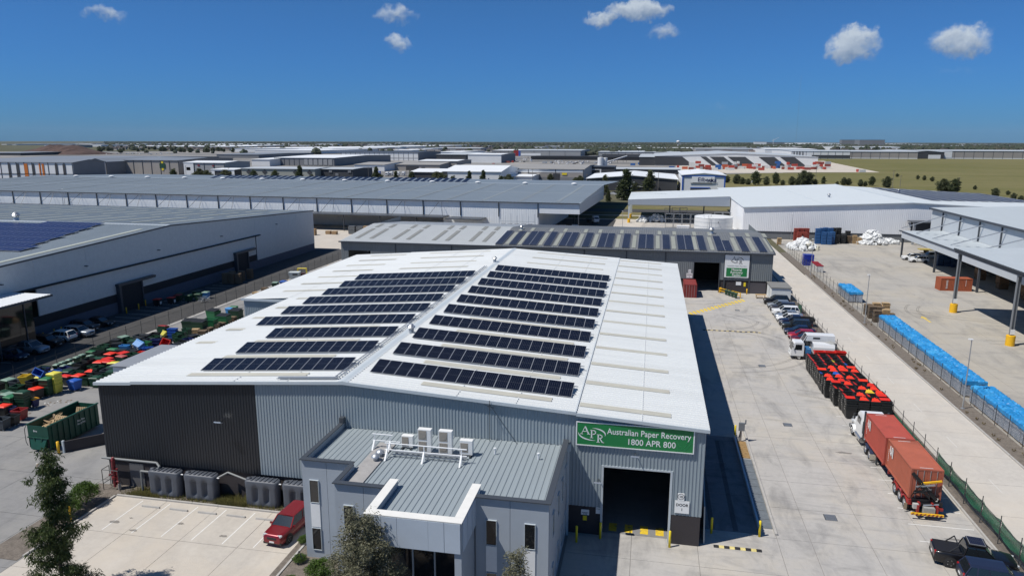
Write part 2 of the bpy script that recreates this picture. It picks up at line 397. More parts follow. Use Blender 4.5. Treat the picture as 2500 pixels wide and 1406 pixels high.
# painted lines
def paint(name, rects, m_, z):
    b = MB()
    for p in rects: b.poly([(x, y, z) for x, y in p])
    return struct(name, b, m_)
for i in range(6): paint('bay_line', [rect(-41.4+2.61*i-.05, -41.4+2.61*i+.05, 43.9, 48.6)], line_w, .006)
for y in (54.65,57.2,59.8,62.35,64.95,67.55,70.1,72.7,75.3,77.8,80.4,83.1): paint('bay_line', [rect(21.3, 26.1, y-.05, y+.05)], line_w, .006)
for k in range(22):
    y = 25.5 + 9.7*k
    paint('lane_dash', [rect(31.11, 31.21, y, y+2.7)], mat('worn_line_paint', (.56,.54,.50), .7, var=.1, scale=6), .006)
for k in range(30):
    y = 66 + 2.57*k
    paint('drive_bay_line', [rect(-90.5, -85.6, y-.05, y+.05)], line_w, -.014)
paint('yard_lane_line', [rect(42.6, 42.75, 60, 132)], line_y, .007)
paint('arrow_marking', [((47.3,128.5),(47.6,128.5),(47.6,131.5),(47.3,131.5)), ((46.9,131.5),(48.0,131.5),(47.45,132.8))], line_y, .007)
for k in range(16):
    p, q = Vector((7.6,126.6)), Vector((18.6,140.4)); a = p + (q-p)*(k/16); e = p + (q-p)*((k+.62)/16)
    n_ = Vector((-(q-p).y, (q-p).x)).normalized()*.75; sk = (q-p).normalized()*.5
    paint('hatch_stripe', [(a-n_-sk, e-n_-sk, e+n_+sk, a+n_+sk)], line_y, .007)
for x in (-2.25,-1.0,.2,1.4): paint('door_square', [rect(x, x+.62, 51.5, 52.7)], mat('worn_yellow_paint', (.66,.46,.03), .7, var=.25, scale=5, dirt=((.16,.14,.10), .52, .6)), .012)
# oil stains that have a shape of their own
def stain(x, y, rx, ry, n=14):
    pts = [(x + rx*cos(2*pi*i/n)*rnd.uniform(.55,1.1), y + ry*sin(2*pi*i/n)*rnd.uniform(.55,1.1)) for i in range(n)]
    paint('oil_stain', [pts], mat('oil_stain', (.16,.15,.14), .7, var=.3, scale=3, alpha=.45), .0065)
for s_ in ((-41.2,45.1,.55,.25),(-40.4,45.9,.2,.12),(-38.9,44.3,.4,.2),(-35.9,45.9,.35,.2),(-31.5,44.9,.4,.2),(19.6,70.4,.9,.25),(24.0,55.4,.7,.22),(23.2,73.5,.9,.3)): stain(*s_)
# curved tyre marks left by turning trucks
tyre_m = mat('tyre_mark', (.10,.10,.105), .85, var=.3, scale=2, alpha=.20)
for i in range(34):
    if i < 22: cx_, cy_, r_ = rnd.uniform(4,18), rnd.uniform(76,128), rnd.uniform(6,15)
    elif i < 28: cx_, cy_, r_ = rnd.uniform(-2,14), rnd.uniform(36,46), rnd.uniform(5,11)
    else: cx_, cy_, r_ = rnd.uniform(48,62), rnd.uniform(120,200), rnd.uniform(9,20)
    a0 = rnd.uniform(0,6.3); da = rnd.uniform(.5,1.3); rects_ = []
    for off in (0, 1.9):
        for w0 in (0, .28):
            for k in range(10):
                a1, a2 = a0+da*k/10, a0+da*(k+1)/10
                q = [(cx_+(r_+off+w0+d_)*cos(a_), cy_+(r_+off+w0+d_)*sin(a_)) for a_, d_ in ((a1,0),(a1,.17),(a2,.17),(a2,0))]
                if i >= 28 or all(10.7 < x < 26 or y < 50 and -4.5 < x < 26 for x, y in q): rects_.append(q)
    if rects_: paint('tyre_mark', rects_, tyre_m, .0072+.0004*i)
for x0, x1, y0, y1 in ((5.6,6.0,53.4,71),(7.4,7.8,53.4,71)): paint('tyre_mark', [rect(x0,x1,y0,y1)], mat('tyre_mark_dark', (.05,.05,.052), .85, alpha=.35), .022)
# drain grates set in the yard
for i, (x, y, w) in enumerate(((15.5,76.75,.9),(15.4,57.0,.95),(15.8,97.8,.9),(16.2,131.0,.8))):
    t = thing('drain_grate', 'steel drain grate in the concrete yard, ' + ('second' if i == 0 else 'first' if i == 1 else 'third' if i == 2 else 'fourth') + ' from the camera', 'drain', (x, y, .004), 0, 'drain grates in the yard')
    MB().box(-w/2, w/2, -w/2, w/2, -.05, .006).build('frame', dsteel, t)
    b = MB()
    me = MB().box(-w/2+.05, w/2-.05, -.022, .022, 0, .03).mesh('grate_bar', steel)
    for k in range(9): ob('grate_bar', me, t, (0, -w/2 + w*(k+.5)/9, .008))
# ================================================================== lettering
def text_mesh(s, size, ext=.004, align='LEFT', bold=0):
    cu = bpy.data.curves.new('lettering', 'FONT'); cu.body = s; cu.size = size; cu.extrude = ext; cu.align_x = align; cu.resolution_u = 3
    if bold: cu.offset = bold
    o = bpy.data.objects.new('lettering', cu); C.objects.link(o)
    bpy.context.view_layer.update()
    me = bpy.data.meshes.new_from_object(o.evaluated_get(bpy.context.evaluated_depsgraph_get()))
    bpy.data.objects.remove(o); bpy.data.curves.remove(cu); return me
def lettering(par, s, size, m_, loc, rot=(pi/2,0,0), align='LEFT', name='lettering', bold=0, xs=1):
    me = text_mesh(s, size, align=align, bold=bold); me.materials.clear(); me.materials.append(m_)
    return ob(name, me, par, loc, rot=rot, scale=(xs,1,1))
def apr_logo(par, x, z, h, y, m_):
    """three serif capitals stepping down, held by two swooshes"""
    def stroke(b, pts, w): 
        for (x0,z0),(x1,z1) in zip(pts, pts[1:]): b.bar((x+x0*h, y, z+z0*h), (x+x1*h, y, z+z1*h), w*h, .012, up=(0,1,0))
    def arc(cx, cz, rx, rz, a0, a1, n=9): return [(cx+rx*cos(R(a0+(a1-a0)*i/n)), cz+rz*sin(R(a0+(a1-a0)*i/n))) for i in range(n+1)]
    A = MB(); stroke(A, [(.12,.48),(.33,.95)], .028); stroke(A, [(.33,.95),(.54,.48)], .07); stroke(A, [(.2,.64),(.47,.64)], .03)
    stroke(A, [(.05,.48),(.22,.48)], .025); stroke(A, [(.44,.48),(.62,.48)], .025)
    P_ = MB(); stroke(P_, [(.70,.28),(.70,.74)], .07); stroke(P_, [(.62,.74),(.78,.74)], .025); stroke(P_, arc(.76,.62,.17,.12,90,-90), .05); stroke(P_, [(.70,.5),(.77,.5)], .03); stroke(P_, [(.61,.28),(.80,.28)], .025)
    Q = MB(); stroke(Q, [(1.08,.04),(1.08,.50)], .07); stroke(Q, [(1.0,.50),(1.16,.50)], .025); stroke(Q, arc(1.14,.39,.16,.11,90,-90), .05); stroke(Q, [(1.08,.28),(1.15,.28)], .03)
    stroke(Q, [(1.17,.28),(1.33,.04)], .06); stroke(Q, [(.99,.04),(1.18,.04)], .025); stroke(Q, [(1.28,.04),(1.42,.04)], .025)
    for nm, q in (('letter_a', A), ('letter_p', P_), ('letter_r', Q)): q.build(nm, m_, par)
    def swoosh(pts, ws):
        b = MB(); o = [Vector((x+p[0]*h, y, z+p[1]*h)) for p in pts]
        for i in range(len(o)-1):
            d = (o[i+1]-o[i]).normalized(); n_ = Vector((-d.z, 0, d.x))
            b.add([o[i]-n_*ws[i]*h, o[i+1]-n_*ws[i+1]*h, o[i+1]+n_*ws[i+1]*h, o[i]+n_*ws[i]*h], ((0,1,2,3),))
        b.build('swoosh', m_, par)
    n = 12; w = [.005+.035*sin(pi*i/n) for i in range(n+1)]
    swoosh(arc(.85,.55,.9,.42,178,275,n), w); swoosh(arc(.7,.52,.78,.36,88,-14,n), w)

# ================================================================== main warehouse
WX0, WX1, WXL, WY0, WY1, RX, RZ = -46.3, 4.65, -53.4, 50.6, 123.3, -23.5, 11.2
def rz_(x): return 9.17 + (x+53.5)*(RZ-9.17)/30 if x < RX else RZ - (x-RX)*1.7/28.4
mw = thing('warehouse', 'large grey steel warehouse with white gable roof and green sign in the foreground', 'warehouse', (-21, 87, 0))
# walls
b = MB().corr((WX0, WY0, 0), (1,0,0), (0,0,1), (0,-1,0), 14.9, lambda u: (2.4, rz_(WX0+u)-.12), .26, .035)
wp(mw, 'dark_wall_cladding', b, clad_dark)
b = MB()
DX0, DX1, DZ = -2.75, 2.3, 5.83
b.corr((WX0, WY0, 0), (1,0,0), (0,0,1), (0,-1,0), DX0-WX0, lambda u: (2.4, rz_(WX0+u)-.12), .26, .035, u0=14.9)
b.corr((WX0, WY0, 0), (1,0,0), (0,0,1), (0,-1,0), DX1-WX0, lambda u: (DZ, rz_(WX0+u)-.12), .26, .035, u0=DX0-WX0)
b.corr((WX0, WY0, 0), (1,0,0), (0,0,1), (0,-1,0), WX1-WX0, lambda u: (2.4, rz_(WX0+u)-.12), .26, .035, u0=DX1-WX0)
wp(mw, 'wall_cladding', b, clad_grey)
b = MB(); b.corr((WX1, WY0, 0), (0,1,0), (0,0,1), (1,0,0), WY1-WY0, lambda u: (2.4 if u < 20 or u > 24 else 5, rz_(WX1)-.12), .3, .035)
b.corr((WX0, WY0, 0), (0,1,0), (0,0,1), (-1,0,0), 85-WY0, lambda u: (2.4, rz_(WX0)-.12), .3, .035)
b.corr((WXL, 85, 0), (0,1,0), (0,0,1), (-1,0,0), WY1-85, lambda u: (2.4, rz_(WXL)-.12), .3, .035)
b.corr((WXL, 85, 0), (1,0,0), (0,0,1), (0,-1,0), WX0-WXL, lambda u: (2.4, rz_(WXL+u)-.12), .26, .035)
wp(mw, 'side_cladding', b, clad_grey)
b = MB().box(WX0+.1, DX0-.05, WY0+.12, WY0+.3, 0, 2.46).box(DX1+.12, WX1-.06, WY0-.02, WY0+.3, 0, 2.36)
b.box(WX1-.35, WX1-.1, WY0+.32, WY1, 0, 2.46).box(WX0+.1, WX0+.3, WY0+.32, 85, 0, 2.46).box(WXL+.1, WXL+.3, 85.1, WY1, 0, 2.46).box(WXL+.32, WX0+.08, 85.1, 85.3, 0, 2.46).box(WXL+.1, WX1-.4, WY1-.4, WY1-.2, 0, 9.0)
wp(mw, 'precast_base', b, precast_d)
# interior floor, and a black sheet whose colour darkens the hall behind the door
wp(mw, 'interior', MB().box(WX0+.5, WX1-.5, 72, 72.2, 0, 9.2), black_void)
wp(mw, 'hall_floor', MB().poly(((WX0+.5,51.2,.008),(WX1-.5,51.2,.008),(WX1-.5,122.5,.008),(WX0+.5,122.5,.008))), concrete('hall_concrete', (.22,.22,.22), (.2,.2,.2), (.08,.08,.08)))
d = wp(mw, 'door_frame', MB().box(DX0-.12, DX0+.04, WY0-.06, WY0+.4, 0, DZ+.1).box(DX1-.04, DX1+.12, WY0-.06, WY0+.4, 0, DZ+.1).box(DX0+.045, DX1-.045, WY0-.05, WY0+.4, DZ-.04, DZ+.1), trim_l)
sub(d, 'roller_shutter', MB().cyl((DX0+.1, WY0+.65, DZ+.25), (DX1-.1, WY0+.65, DZ+.25), .38, n=14), dsteel)
wp(mw, 'loose_wall_panel', MB().prism(((4.95,51.0,0),(5.05,51.0,0),(5.35,56.8,0),(5.25,56.8,0)), (-.1,0,3.1)), clad_grey)
# roof sheets: ribs run down the slope
def slope(x0, x1, y0, y1, dz=0):
    z0, z1 = rz_(x0)+dz, rz_(x1)+dz; d = Vector((x1-x0, 0, z1-z0)); Lx = d.length; n_ = Vector((-(z1-z0), 0, x1-x0)).normalized()
    if n_.z < 0: n_ = -n_
    return MB().corr((x0, y0, z0), (0,1,0), d.normalized(), n_, y1-y0, lambda u: (0, Lx), .46, .075)
roof = wp(mw, 'roof', slope(RX, -4.85, WY0-.25, WY1+.1), white_roof)
for x0, x1, y0, dz in ((-4.9, WX1+.25, WY0-.25, -.07), (-42.85, RX, WY0-.25, 0), (WX0-.2, -42.8, WY0-.2, -.07), (WXL-.2, WX0-.22, 85-.2, -.07)):
    sub(roof, 'roof_sheet', slope(x0, x1, y0, WY1+.1, dz), white_roof)
sub(roof, 'ridge_cap', MB().prism(((RX-.42,WY0-.3,rz_(RX-.42)+.06),(RX,WY0-.3,RZ+.1),(RX+.42,WY0-.3,rz_(RX+.42)+.06),(RX+.42,WY0-.3,rz_(RX+.42)+.04),(RX-.42,WY0-.3,rz_(RX-.42)+.04)), (0, WY1-WY0+.5, 0)), trim_l)
sub(roof, 'sheet_joint', MB().box(-4.98, -4.86, WY0-.27, WY1+.1, rz_(-4.9)-.05, rz_(-4.9)+.055), trim_l)
sub(roof, 'eave_gutter', MB().box(WX1+.10, WX1+.25, WY0-.25, WY1+.1, rz_(WX1+.25)-.38, rz_(WX1+.25)-.1), trim)
b = MB()
for x0, x1, dz in ((WX0-.2, -42.85, -.07), (-42.84, RX, 0), (RX, -4.86, 0), (-4.85, WX1+.25, -.07)):
    b.hexa(((x0,WY0-.32,rz_(x0)-.2+dz),(x1,WY0-.32,rz_(x1)-.2+dz),(x1,WY0-.18,rz_(x1)-.2+dz),(x0,WY0-.18,rz_(x0)-.2+dz),(x0,WY0-.32,rz_(x0)+.05+dz),(x1,WY0-.32,rz_(x1)+.05+dz),(x1,WY0-.18,rz_(x1)+.05+dz),(x0,WY0-.18,rz_(x0)+.05+dz)))
sub(roof, 'barge_flashing', b, trim_l)
sub(roof, 'step_flashing', MB().box(WXL-.25, WX0-.2, 84.7, 84.86, rz_(WXL)-.25, rz_(WXL)+.06), trim_l)
for x, d_ in ((-14.2,0),(-33.2,0),(-9.5,0),(-28.4,0),(0,-.07)):
    sub(roof, 'sheet_lap', MB().box(x-.03, x+.03, WY0-.2, WY1, rz_(x)+d_+.055, rz_(x)+d_+.083), white_roof)
def strip(x0, x1, y, w=.78, dz=.05):
    dz += .012
    z0, z1 = rz_(x0)+dz, rz_(x1)+dz
    sub(roof, 'skylight', MB().hexa(((x0,y,z0),(x1,y,z1),(x1,y+w,z1),(x0,y+w,z0),(x0,y,z0+.03),(x1,y,z1+.03),(x1,y+w,z1+.03),(x0,y+w,z0+.03))), skylight_m)
for i in range(14):
    y = 51.75 + 5.3*i
    strip(-4.75, 2.15, y, dz=-.02)
    strip(-19 if i else -17.5, -6.95, y)
    strip(-38.5, -27.4, y)
    if i > 1: strip(-45 if y < 84 else -49.8, -42.9, y, dz=-.02 if y < 84 else 0)
# ridge furniture
b = MB()
for k in range(2): b.bar((RX-.62-.3*k, WY0+.4, RZ+.18), (RX-.62-.3*k, 104, RZ+.18), .07, .07)
for k in range(88): b.bar((RX-.95, 51.2+.6*k, RZ+.16), (RX-.6, 51.2+.6*k, RZ+.16), .05, .03)
ct = tag(b.build('cable_tray', steel), 'galvanised cable tray running along the warehouse roof ridge', 'cable tray')
ct2 = MB()
ct2.bar((-29.4, WY0+.35, rz_(-29.4)+.2), (RX-.7, WY0+.35, rz_(RX-.7)+.2), .2, .08).bar((-29.4, WY0+.05, rz_(-29.4)+.2), (RX-.7, WY0+.05, rz_(RX-.7)+.2), .06, .06)
tag(ct2.build('conduit_run', steel), 'short run of conduit lying along the front gable edge left of ridge', 'conduit')
def whirly(x, y, z, label, s=1.0, group='turbine roof vents'):
    t = thing('roof_vent', label, 'roof vent', (x, y, z), 0, group)
    MB().lathe([(.34*s,-.1),(.26*s,.1),(.25*s,.4*s)], n=14).build('base', steel, t, smooth=True)
    o = MB()
    for i in range(18):
        a = 2*pi*i/18; a2 = a+.28
        o.add([(.24*s*cos(a),.24*s*sin(a),.4*s),(.24*s*cos(a2),.24*s*sin(a2),.4*s),(.42*s*cos(a2+.15),.42*s*sin(a2+.15),.62*s),(.42*s*cos(a+.15),.42*s*sin(a+.15),.62*s),(.2*s*cos(a2+.3),.2*s*sin(a2+.3),.86*s),(.2*s*cos(a+.3),.2*s*sin(a+.3),.86*s)], ((0,1,2,3),(3,2,4,5)))
    o.build('turbine', alum, t); MB().lathe([(.26*s,.84*s),(.12*s,.93*s),(.0,.95*s)], n=14).build('cap', steel, t)
    return t
whirly(-23.9, 108.6, RZ, 'spinning metal turbine vent on the ridge near the warehouse rear')
whirly(-23.0, 65.6, RZ, 'spinning metal turbine vent on the ridge among the solar panel rows')

# ------------------------------------------------------------------ solar panels
pv_cell = mat('solar_cell_black', (.0055,.006,.012), .18, spec=.45, var=.2, scale=3)
pv_blue = mat('solar_cell_blue', (.010,.015,.075), .35, spec=.25, var=.25, scale=2)
pv_navy = mat('solar_cell_navy', (.010,.012,.030), .35, spec=.25, var=.2, scale=2)
pv_frame = mat('panel_frame_aluminium', (.42,.43,.44), .4, .5)
pv_line = mat('panel_busbar', (.10,.105,.12), .4, .3)
def pv_mesh(w, l, cell, cols=6):
    b = MB().box(0, w, 0, l, -.035, 0, 1)
    g = .028; cw = (w-2*g)/cols
    for half in (0, 1):
        y0 = g + half*(l/2-g+.012); y1 = (l/2-.012) if half == 0 else l-g
        for i in range(cols): b.add(((g+cw*i+.006,y0,.004),(g+cw*(i+1)-.006,y0,.004),(g+cw*(i+1)-.006,y1,.004),(g+cw*i+.006,y1,.004)), ((0,1,2,3),), 0)
    b.add(((g,g,.002),(w-g,g,.002),(w-g,l-g,.002),(g,l-g,.002)), ((0,1,2,3),), 2)
    return b.mesh('solar_panel', [cell, pv_frame, pv_line])
PV = pv_mesh(1.045, 2.28, pv_cell)
def pv_row(n, x0, y, label, group, tilt=11, down=-1):
    zb = rz_(x0) + .16; s = math.atan2(rz_(x0+n*1.05)-rz_(x0), n*1.05)
    t = thing('solar_panel_row', label, 'solar panels', (x0, y, zb), 0, group)
    M0 = Matrix.Rotation(-s, 4, 'Y') @ Matrix.Rotation(R(tilt), 4, 'X'); e = M0.to_euler()
    for i in range(n):
        p = M0 @ Vector((i*1.05, 0, 0)); ob('panel', PV, t, p, rot=e)
    Ln = n*1.05; D = 2.28; top = D*sin(R(tilt))
    b = MB()
    for q in (.25, .8): b.bar(M0 @ Vector((-.05, D*q, -.07)), M0 @ Vector((Ln+.35, D*q, -.07)), .05, .06)
    b.build('rail', alum, t)
    leg = MB()
    for k in range(int(Ln/2.1)+1):
        x = min(Ln, k*2.1+.3); f0 = M0 @ Vector((x, D*.85, -.1)); g0 = Matrix.Rotation(-s, 4, 'Y') @ Vector((x, f0.y, -.12))
        leg.bar(f0, g0, .045); leg.bar(M0 @ Vector((x, .15, -.1)), Matrix.Rotation(-s, 4, 'Y') @ Vector((x, .15, -.14)), .045)
    leg.build('tilt_leg', alum, t)
    return t
where = lambda i, n: 'nearest the front gable' if i == 0 else 'farthest from the front gable' if i == n-1 else nth(i+1) + ' from the front gable'
for i in range(10): pv_row(16, -22.3, 53.0+5.36*i, 'tilted row of black solar panels on the right roof slope, ' + where(i, 10), 'solar rows on the main roof')
for i in range(9):
    n = 13 if i < 3 else 17
    pv_row(n, -24.35-n*1.05, 53.0+5.36*i, 'tilted row of black solar panels on the left roof slope, ' + where(i, 9), 'solar rows on the main roof')

# ------------------------------------------------------------------ signs on the front wall
sg = thing('wall_sign', 'long green company sign with white logo and phone number above the door', 'sign', (-.5, 50.42, 7.55))
wp(sg, 'board', MB().box(-4.77, 3.77, 50.42, 50.5, 7.55, 9.3), sign_g)
fr = MB().box(-4.85,3.85,50.4,50.52,9.3,9.37).box(-4.85,3.85,50.4,50.52,7.48,7.55).box(-4.85,-4.77,50.4,50.52,7.551,9.299).box(3.77,3.85,50.4,50.52,7.551,9.299)
wp(sg, 'frame', fr, sign_w)
lettering(sg, 'Australian Paper Recovery', .66, sign_w, (-2.02, -.01, 1.0), bold=.004, xs=.86)
lettering(sg, '1800 APR 800', .66, sign_w, (-.55, -.01, .28), bold=.004, xs=.93)
apr_logo(sg, -4.1, .22, 1.32, -.012, sign_w)
b = MB()
for k in range(3):
    a = R(90+120*k); c_ = Vector((3.5, -.009, .72)); p = [c_ + Vector((cos(a+w)*r_, 0, sin(a+w)*r_)) for w, r_ in ((-.75,.62),(.55,.62),(.55,.75),(.95,.5),(.55,.25),(.55,.38),(-.75,.38),(-.75,.62))]
    for q, r_ in zip(p, p[1:]): b.bar(q, r_, .018, .01, up=(0,1,0))
b.build('recycling_arrows', mat('sign_pale_green', (.03,.30,.11), .5), sg)
def small_sign(name, label, x0, x1, z0, z1, lines, back=sign_w, fg=black_p, y=50.52, cat='sign', extra=None):
    t = thing(name, label, cat, ((x0+x1)/2, y, z0))
    MB().box((x0-x1)/2, (x1-x0)/2, -.02, .02, 0, z1-z0).build('plate', back, t)
    for s, size, z in lines: lettering(t, s, size, fg, (0, -.024, z), align='CENTER', bold=size*.02)
    if extra: extra(t)
    return t
small_sign('door_sign', 'white board reading DOOR 1 right of the big opening', 2.68, 3.74, 2.63, 3.62, [('DOOR', .30, .57), ('1', .30, .2)])
def ring(t): MB().add([(r_*cos(2*pi*i/24), -.023, .33+r_*sin(2*pi*i/24)) for r_ in (.24,.205) for i in range(24)], [(i,(i+1)%24,24+(i+1)%24,24+i) for i in range(24)]).build('ring', black_p, t)
small_sign('speed_sign', 'small white sign with a ringed number 10 above the door board', 2.86, 3.35, 3.64, 4.24, [('10', .26, .24)], extra=ring)
small_sign('warning_sign', 'pale forklift warning notice on the dark base wall', -4.35, -3.73, 1.64, 2.08, [('FORKLIFTS', .1, .16), ('IN USE', .1, .05)], y=50.66)
small_sign('hazard_sign', 'little yellow hazard notice under the forklift warning', -4.2, -3.9, 1.18, 1.55, [], back=yellow, y=50.66)
small_sign('notice_sign', 'white stop notice beside the left door jamb', -3.22, -2.85, 1.84, 2.36, [('STOP', .12, .36)], y=50.66)
def flood(x, z, label, y=50.6):
    t = thing('floodlight', label, 'floodlight', (x, y, z), 0, 'wall floodlights')
    MB().bar((0,0,0),(0,-.7,.1),.05).build('arm', dsteel, t); h = MB().cbox((0,-.75,.06),(.62,.34,.1),rx=R(-25)); h.build('lamp_head', steel, t); MB().cbox((0,-.765,.0),(.5,.26,.02),rx=R(-25)).build('lens', sign_w, t)
flood(-.4, 7.1, 'floodlight on a short arm over the numbered door'); flood(-34.5, 7.05, 'floodlight on a short arm on the charcoal cladding')
flood(-3.05, 4.75, 'small floodlight left of the big opening')
# bollards by the doors
def bollard_mesh(h=1.35, r=.09): return MB().lathe([(0,-.02),(r,-.02),(r,h-.03),(r*.6,h),(0,h)], n=12).mesh('bollard', yellow, True)
BM = bollard_mesh()
for x, y, lab in ((2.42,50.05,'yellow bollard at the right jamb of door one'),(-2.8,50.25,'yellow bollard at the left jamb of door one'),(-4.55,49.4,'yellow bollard next to the office side wall'),
                  (5.68,52.7,'yellow bollard at the warehouse corner in the ramp shade'),(9.3,52.9,'sunlit yellow bollard at the near end of ramp kerb'),(9.52,72.2,'yellow bollard at the far end of ramp kerb')):
    tag(ob('bollard', BM, None, (x, y, 0)), lab, 'bollard', 'yellow steel bollards')
# dock ramp edge: rail, grate, control post
tag(MB().bar((9.42,53.6,.28),(9.42,72.0,.28),.16,.12).box(9.36,9.48,53.6,72,0,.22).build('ramp_edge', trim_l), 'grey steel edge beam along the loading ramp', 'edge beam')
gr = thing('trench_grate', 'long grey steel grate strip beside the loading ramp', 'grate', (10.05, 54.2, 0))
gp = MB().box(-.43,.43,.02,1.38,0,.05).mesh('grate_panel', mat('grate_steel', (.20,.22,.23), .5, .3, var=.2, scale=3))
for k in range(9): ob('grate_panel', gp, gr, (0, 1.42*k, .01))
sheet('dirt_pocket', rect(9.55, 10.45, 67.2, 71.2), .05, mat('rusty_soil', (.27,.17,.07), .95, var=.4, scale=4))
cp = thing('control_post', 'grey electrical control box on a post at the ramp end', 'control box', (10.0, 71.3, 0))
MB().box(-.06,.06,-.06,.06,0,2.0).build('post', steel, cp); MB().box(-.3,.28,-.22,.0,1.2,2.05).box(.3,.42,-.1,.02,1.9,2.35).build('cabinet', mat('grey_cabinet', (.20,.215,.23), .5, var=.15, scale=6), cp); MB().cyl((-.15,-.1,0),(-.1,-.08,1.2),.04,n=6).cyl((-.3,-.2,.1),(-.1,-.1,1.2),.03,n=6).build('conduit', dsteel, cp)
def speed_hump(x0, x1, y, label, n=8, ym=None):
    t = thing('speed_hump', label, 'speed hump', ((x0+x1)/2, y, 0), 0, 'rubber speed humps'); w = (x1-x0)/n
    me = {k: MB().prism(((-w/2+.01,-.19,0),(-w/2+.01,.19,0),(-w/2+.01,.1,.07),(-w/2+.01,-.1,.07)), (w-.02,0,0)).mesh('hump_block', (ym or yellow) if k else rubber) for k in (0, 1)}
    for i in range(n): ob('hump_block', me[i % 2], t, ((i+.5)*w-(x1-x0)/2, 0, .005))
speed_hump(5.7, 9.2, 50.85, 'black and yellow speed hump near the warehouse corner', 9, mat('dusty_yellow', (.62,.52,.20), .8, var=.25, scale=6))
speed_hump(9.1, 18.1, 115.75, 'worn black and yellow speed hump across the far yard', 22, mat('worn_yellow', (.42,.33,.14), .8, var=.2, scale=5))

# ================================================================== office
of = thing('office', 'two-storey pale blue-grey office with flat metal roof and boxed portico', 'office', (-14.5, 45, 0))
OZ = 7.75
b = MB()
def wall_panels(name, segs, z0=0, z1=OZ):
    for a, c_, th in segs:
        a, c_ = Vector((*a, 0)), Vector((*c_, 0)); d = (c_-a).normalized(); n_ = Vector((d.y, -d.x, 0)); d2 = d*.012
        wp(of, name, MB().prism([a+d2+Vector((0,0,z0)), c_-d2+Vector((0,0,z0)), c_-d2-n_*th+Vector((0,0,z0)), a+d2-n_*th+Vector((0,0,z0))], (0,0,z1-z0)), office_w)
wall_panels('wall_panel', [((-23.8,43.55),(-21.9,43.55),.2),((-21.9,43.55),(-19.95,43.55),.2),((-19.95,40.65),(-17.9,40.65),.2),((-17.9,40.65),(-16.3,40.65),.2),((-10.28,40.65),(-8.0,40.65),.2),((-8.0,40.65),(-5.5,40.65),.2)])
wall_panels('entry_panel', [((-16.28,40.9),(-10.3,40.9),.2)], z1=7.2)
wall_panels('side_panel', [((-5.5,40.86),(-5.5,44.1),.2),((-5.5,44.1),(-5.5,47.4),.2),((-5.5,47.4),(-5.5,50.55),.2),((-23.8,50.55),(-23.8,43.76),.2),((-19.95,43.54),(-19.95,40.86),.2)])
# caps, roof
for p, q in (((-23.86,43.4),(-19.82,43.4)),((-20.02,40.5),(-16.47,40.5)),((-10.23,40.5),(-5.36,40.5))): wp(of, 'parapet_cap', MB().box(p[0], q[0], p[1]-.03, p[1]+.4, OZ, OZ+.07), trim)
for q in ((-5.78,-5.36,40.91,50.5,OZ,OZ+.07),(-23.86,-23.52,43.81,50.5,OZ,OZ+.07),(-20.02,-19.68,40.91,43.36,OZ,OZ+.07),(-23.86,-23.5,50.1,50.52,OZ+.08,OZ+.5)): wp(of, 'parapet_cap', MB().box(*q), trim)
rb = MB()
rb.corr((-23.6,43.75,7.25), (1,0,0), (0,1,0), (0,0,1), 3.8, lambda u: (0, 6.8), .42, .04)
rb.corr((-23.6,43.75,7.25), (1,0,0), (0,1,0), (0,0,1), 17.85, lambda u: ((-6.1 if 7.6 < u < 12.9 else -2.9), 6.8), .42, .05, u0=3.8)
wp(of, 'roof', rb, mat('office_roof_steel', (.275,.315,.335), .4, var=.06, scale=.7, stretch=(1,.1,1)))
wp(of, 'roof_patch', MB().box(-19.7,-18.4,41.0,48.3,7.302,7.33), mat('lead_patch', (.33,.32,.31), .7, var=.15, scale=1.5))
# portico
pf = MB().box(-16.4,-10.3,37.25,37.75,5.72,OZ).box(-16.4,-15.9,37.76,41.8,5.72,OZ).box(-10.8,-10.3,37.76,42.2,5.72,OZ).box(-15.88,-10.82,37.76,40.88,5.72,5.9)
po = wp(of, 'portico', pf, office_w)
cb = MB().box(-16.45,-10.25,37.2,37.85,OZ,OZ+.05).box(-16.45,-15.85,37.86,41.85,OZ,OZ+.05).box(-10.85,-10.25,37.86,42.25,OZ,OZ+.05)
sub(po, 'cap_sheet', cb, cream)
fp = MB().box(-.49,.49,-.03,.03,5.78-6.72,OZ-.03-6.72).mesh('facing_panel', mat('pale_composite_panel', (.47,.53,.60), .6, var=.04, scale=1))
for x in (-15.95,-14.95,-13.95,-12.97,-11.98,-10.97): ob('facing_panel', fp, po, (x+.13, 37.21, 6.72))
for y in (37.9,39.0,40.1,41.2): ob('facing_panel', fp, po, (-10.265, y+.1, 6.72), pi/2)
wp(of, 'portico_post', MB().box(-10.75,-10.32,37.3,37.7,0,5.7), office_w)
wp(of, 'portico_post', MB().box(-16.38,-15.95,37.3,37.7,0,5.7), office_w)
wp(of, 'portico_side_wall', MB().box(-10.6,-10.36,37.75,40.6,0,5.7), office_w)
wp(of, 'entry_glazing', MB().box(-15.9,-11.4,40.2,40.3,0,5.6), glass_d)
for x in (-14.4,-12.9,-11.4): wp(of, 'entry_mullion', MB().box(x-.05,x+.05,40.1,40.19,0,5.6), trim_l)
wp(of, 'entry_mat', MB().box(-10.2,-8.2,38.5,40.5,.02,.1), dsteel)
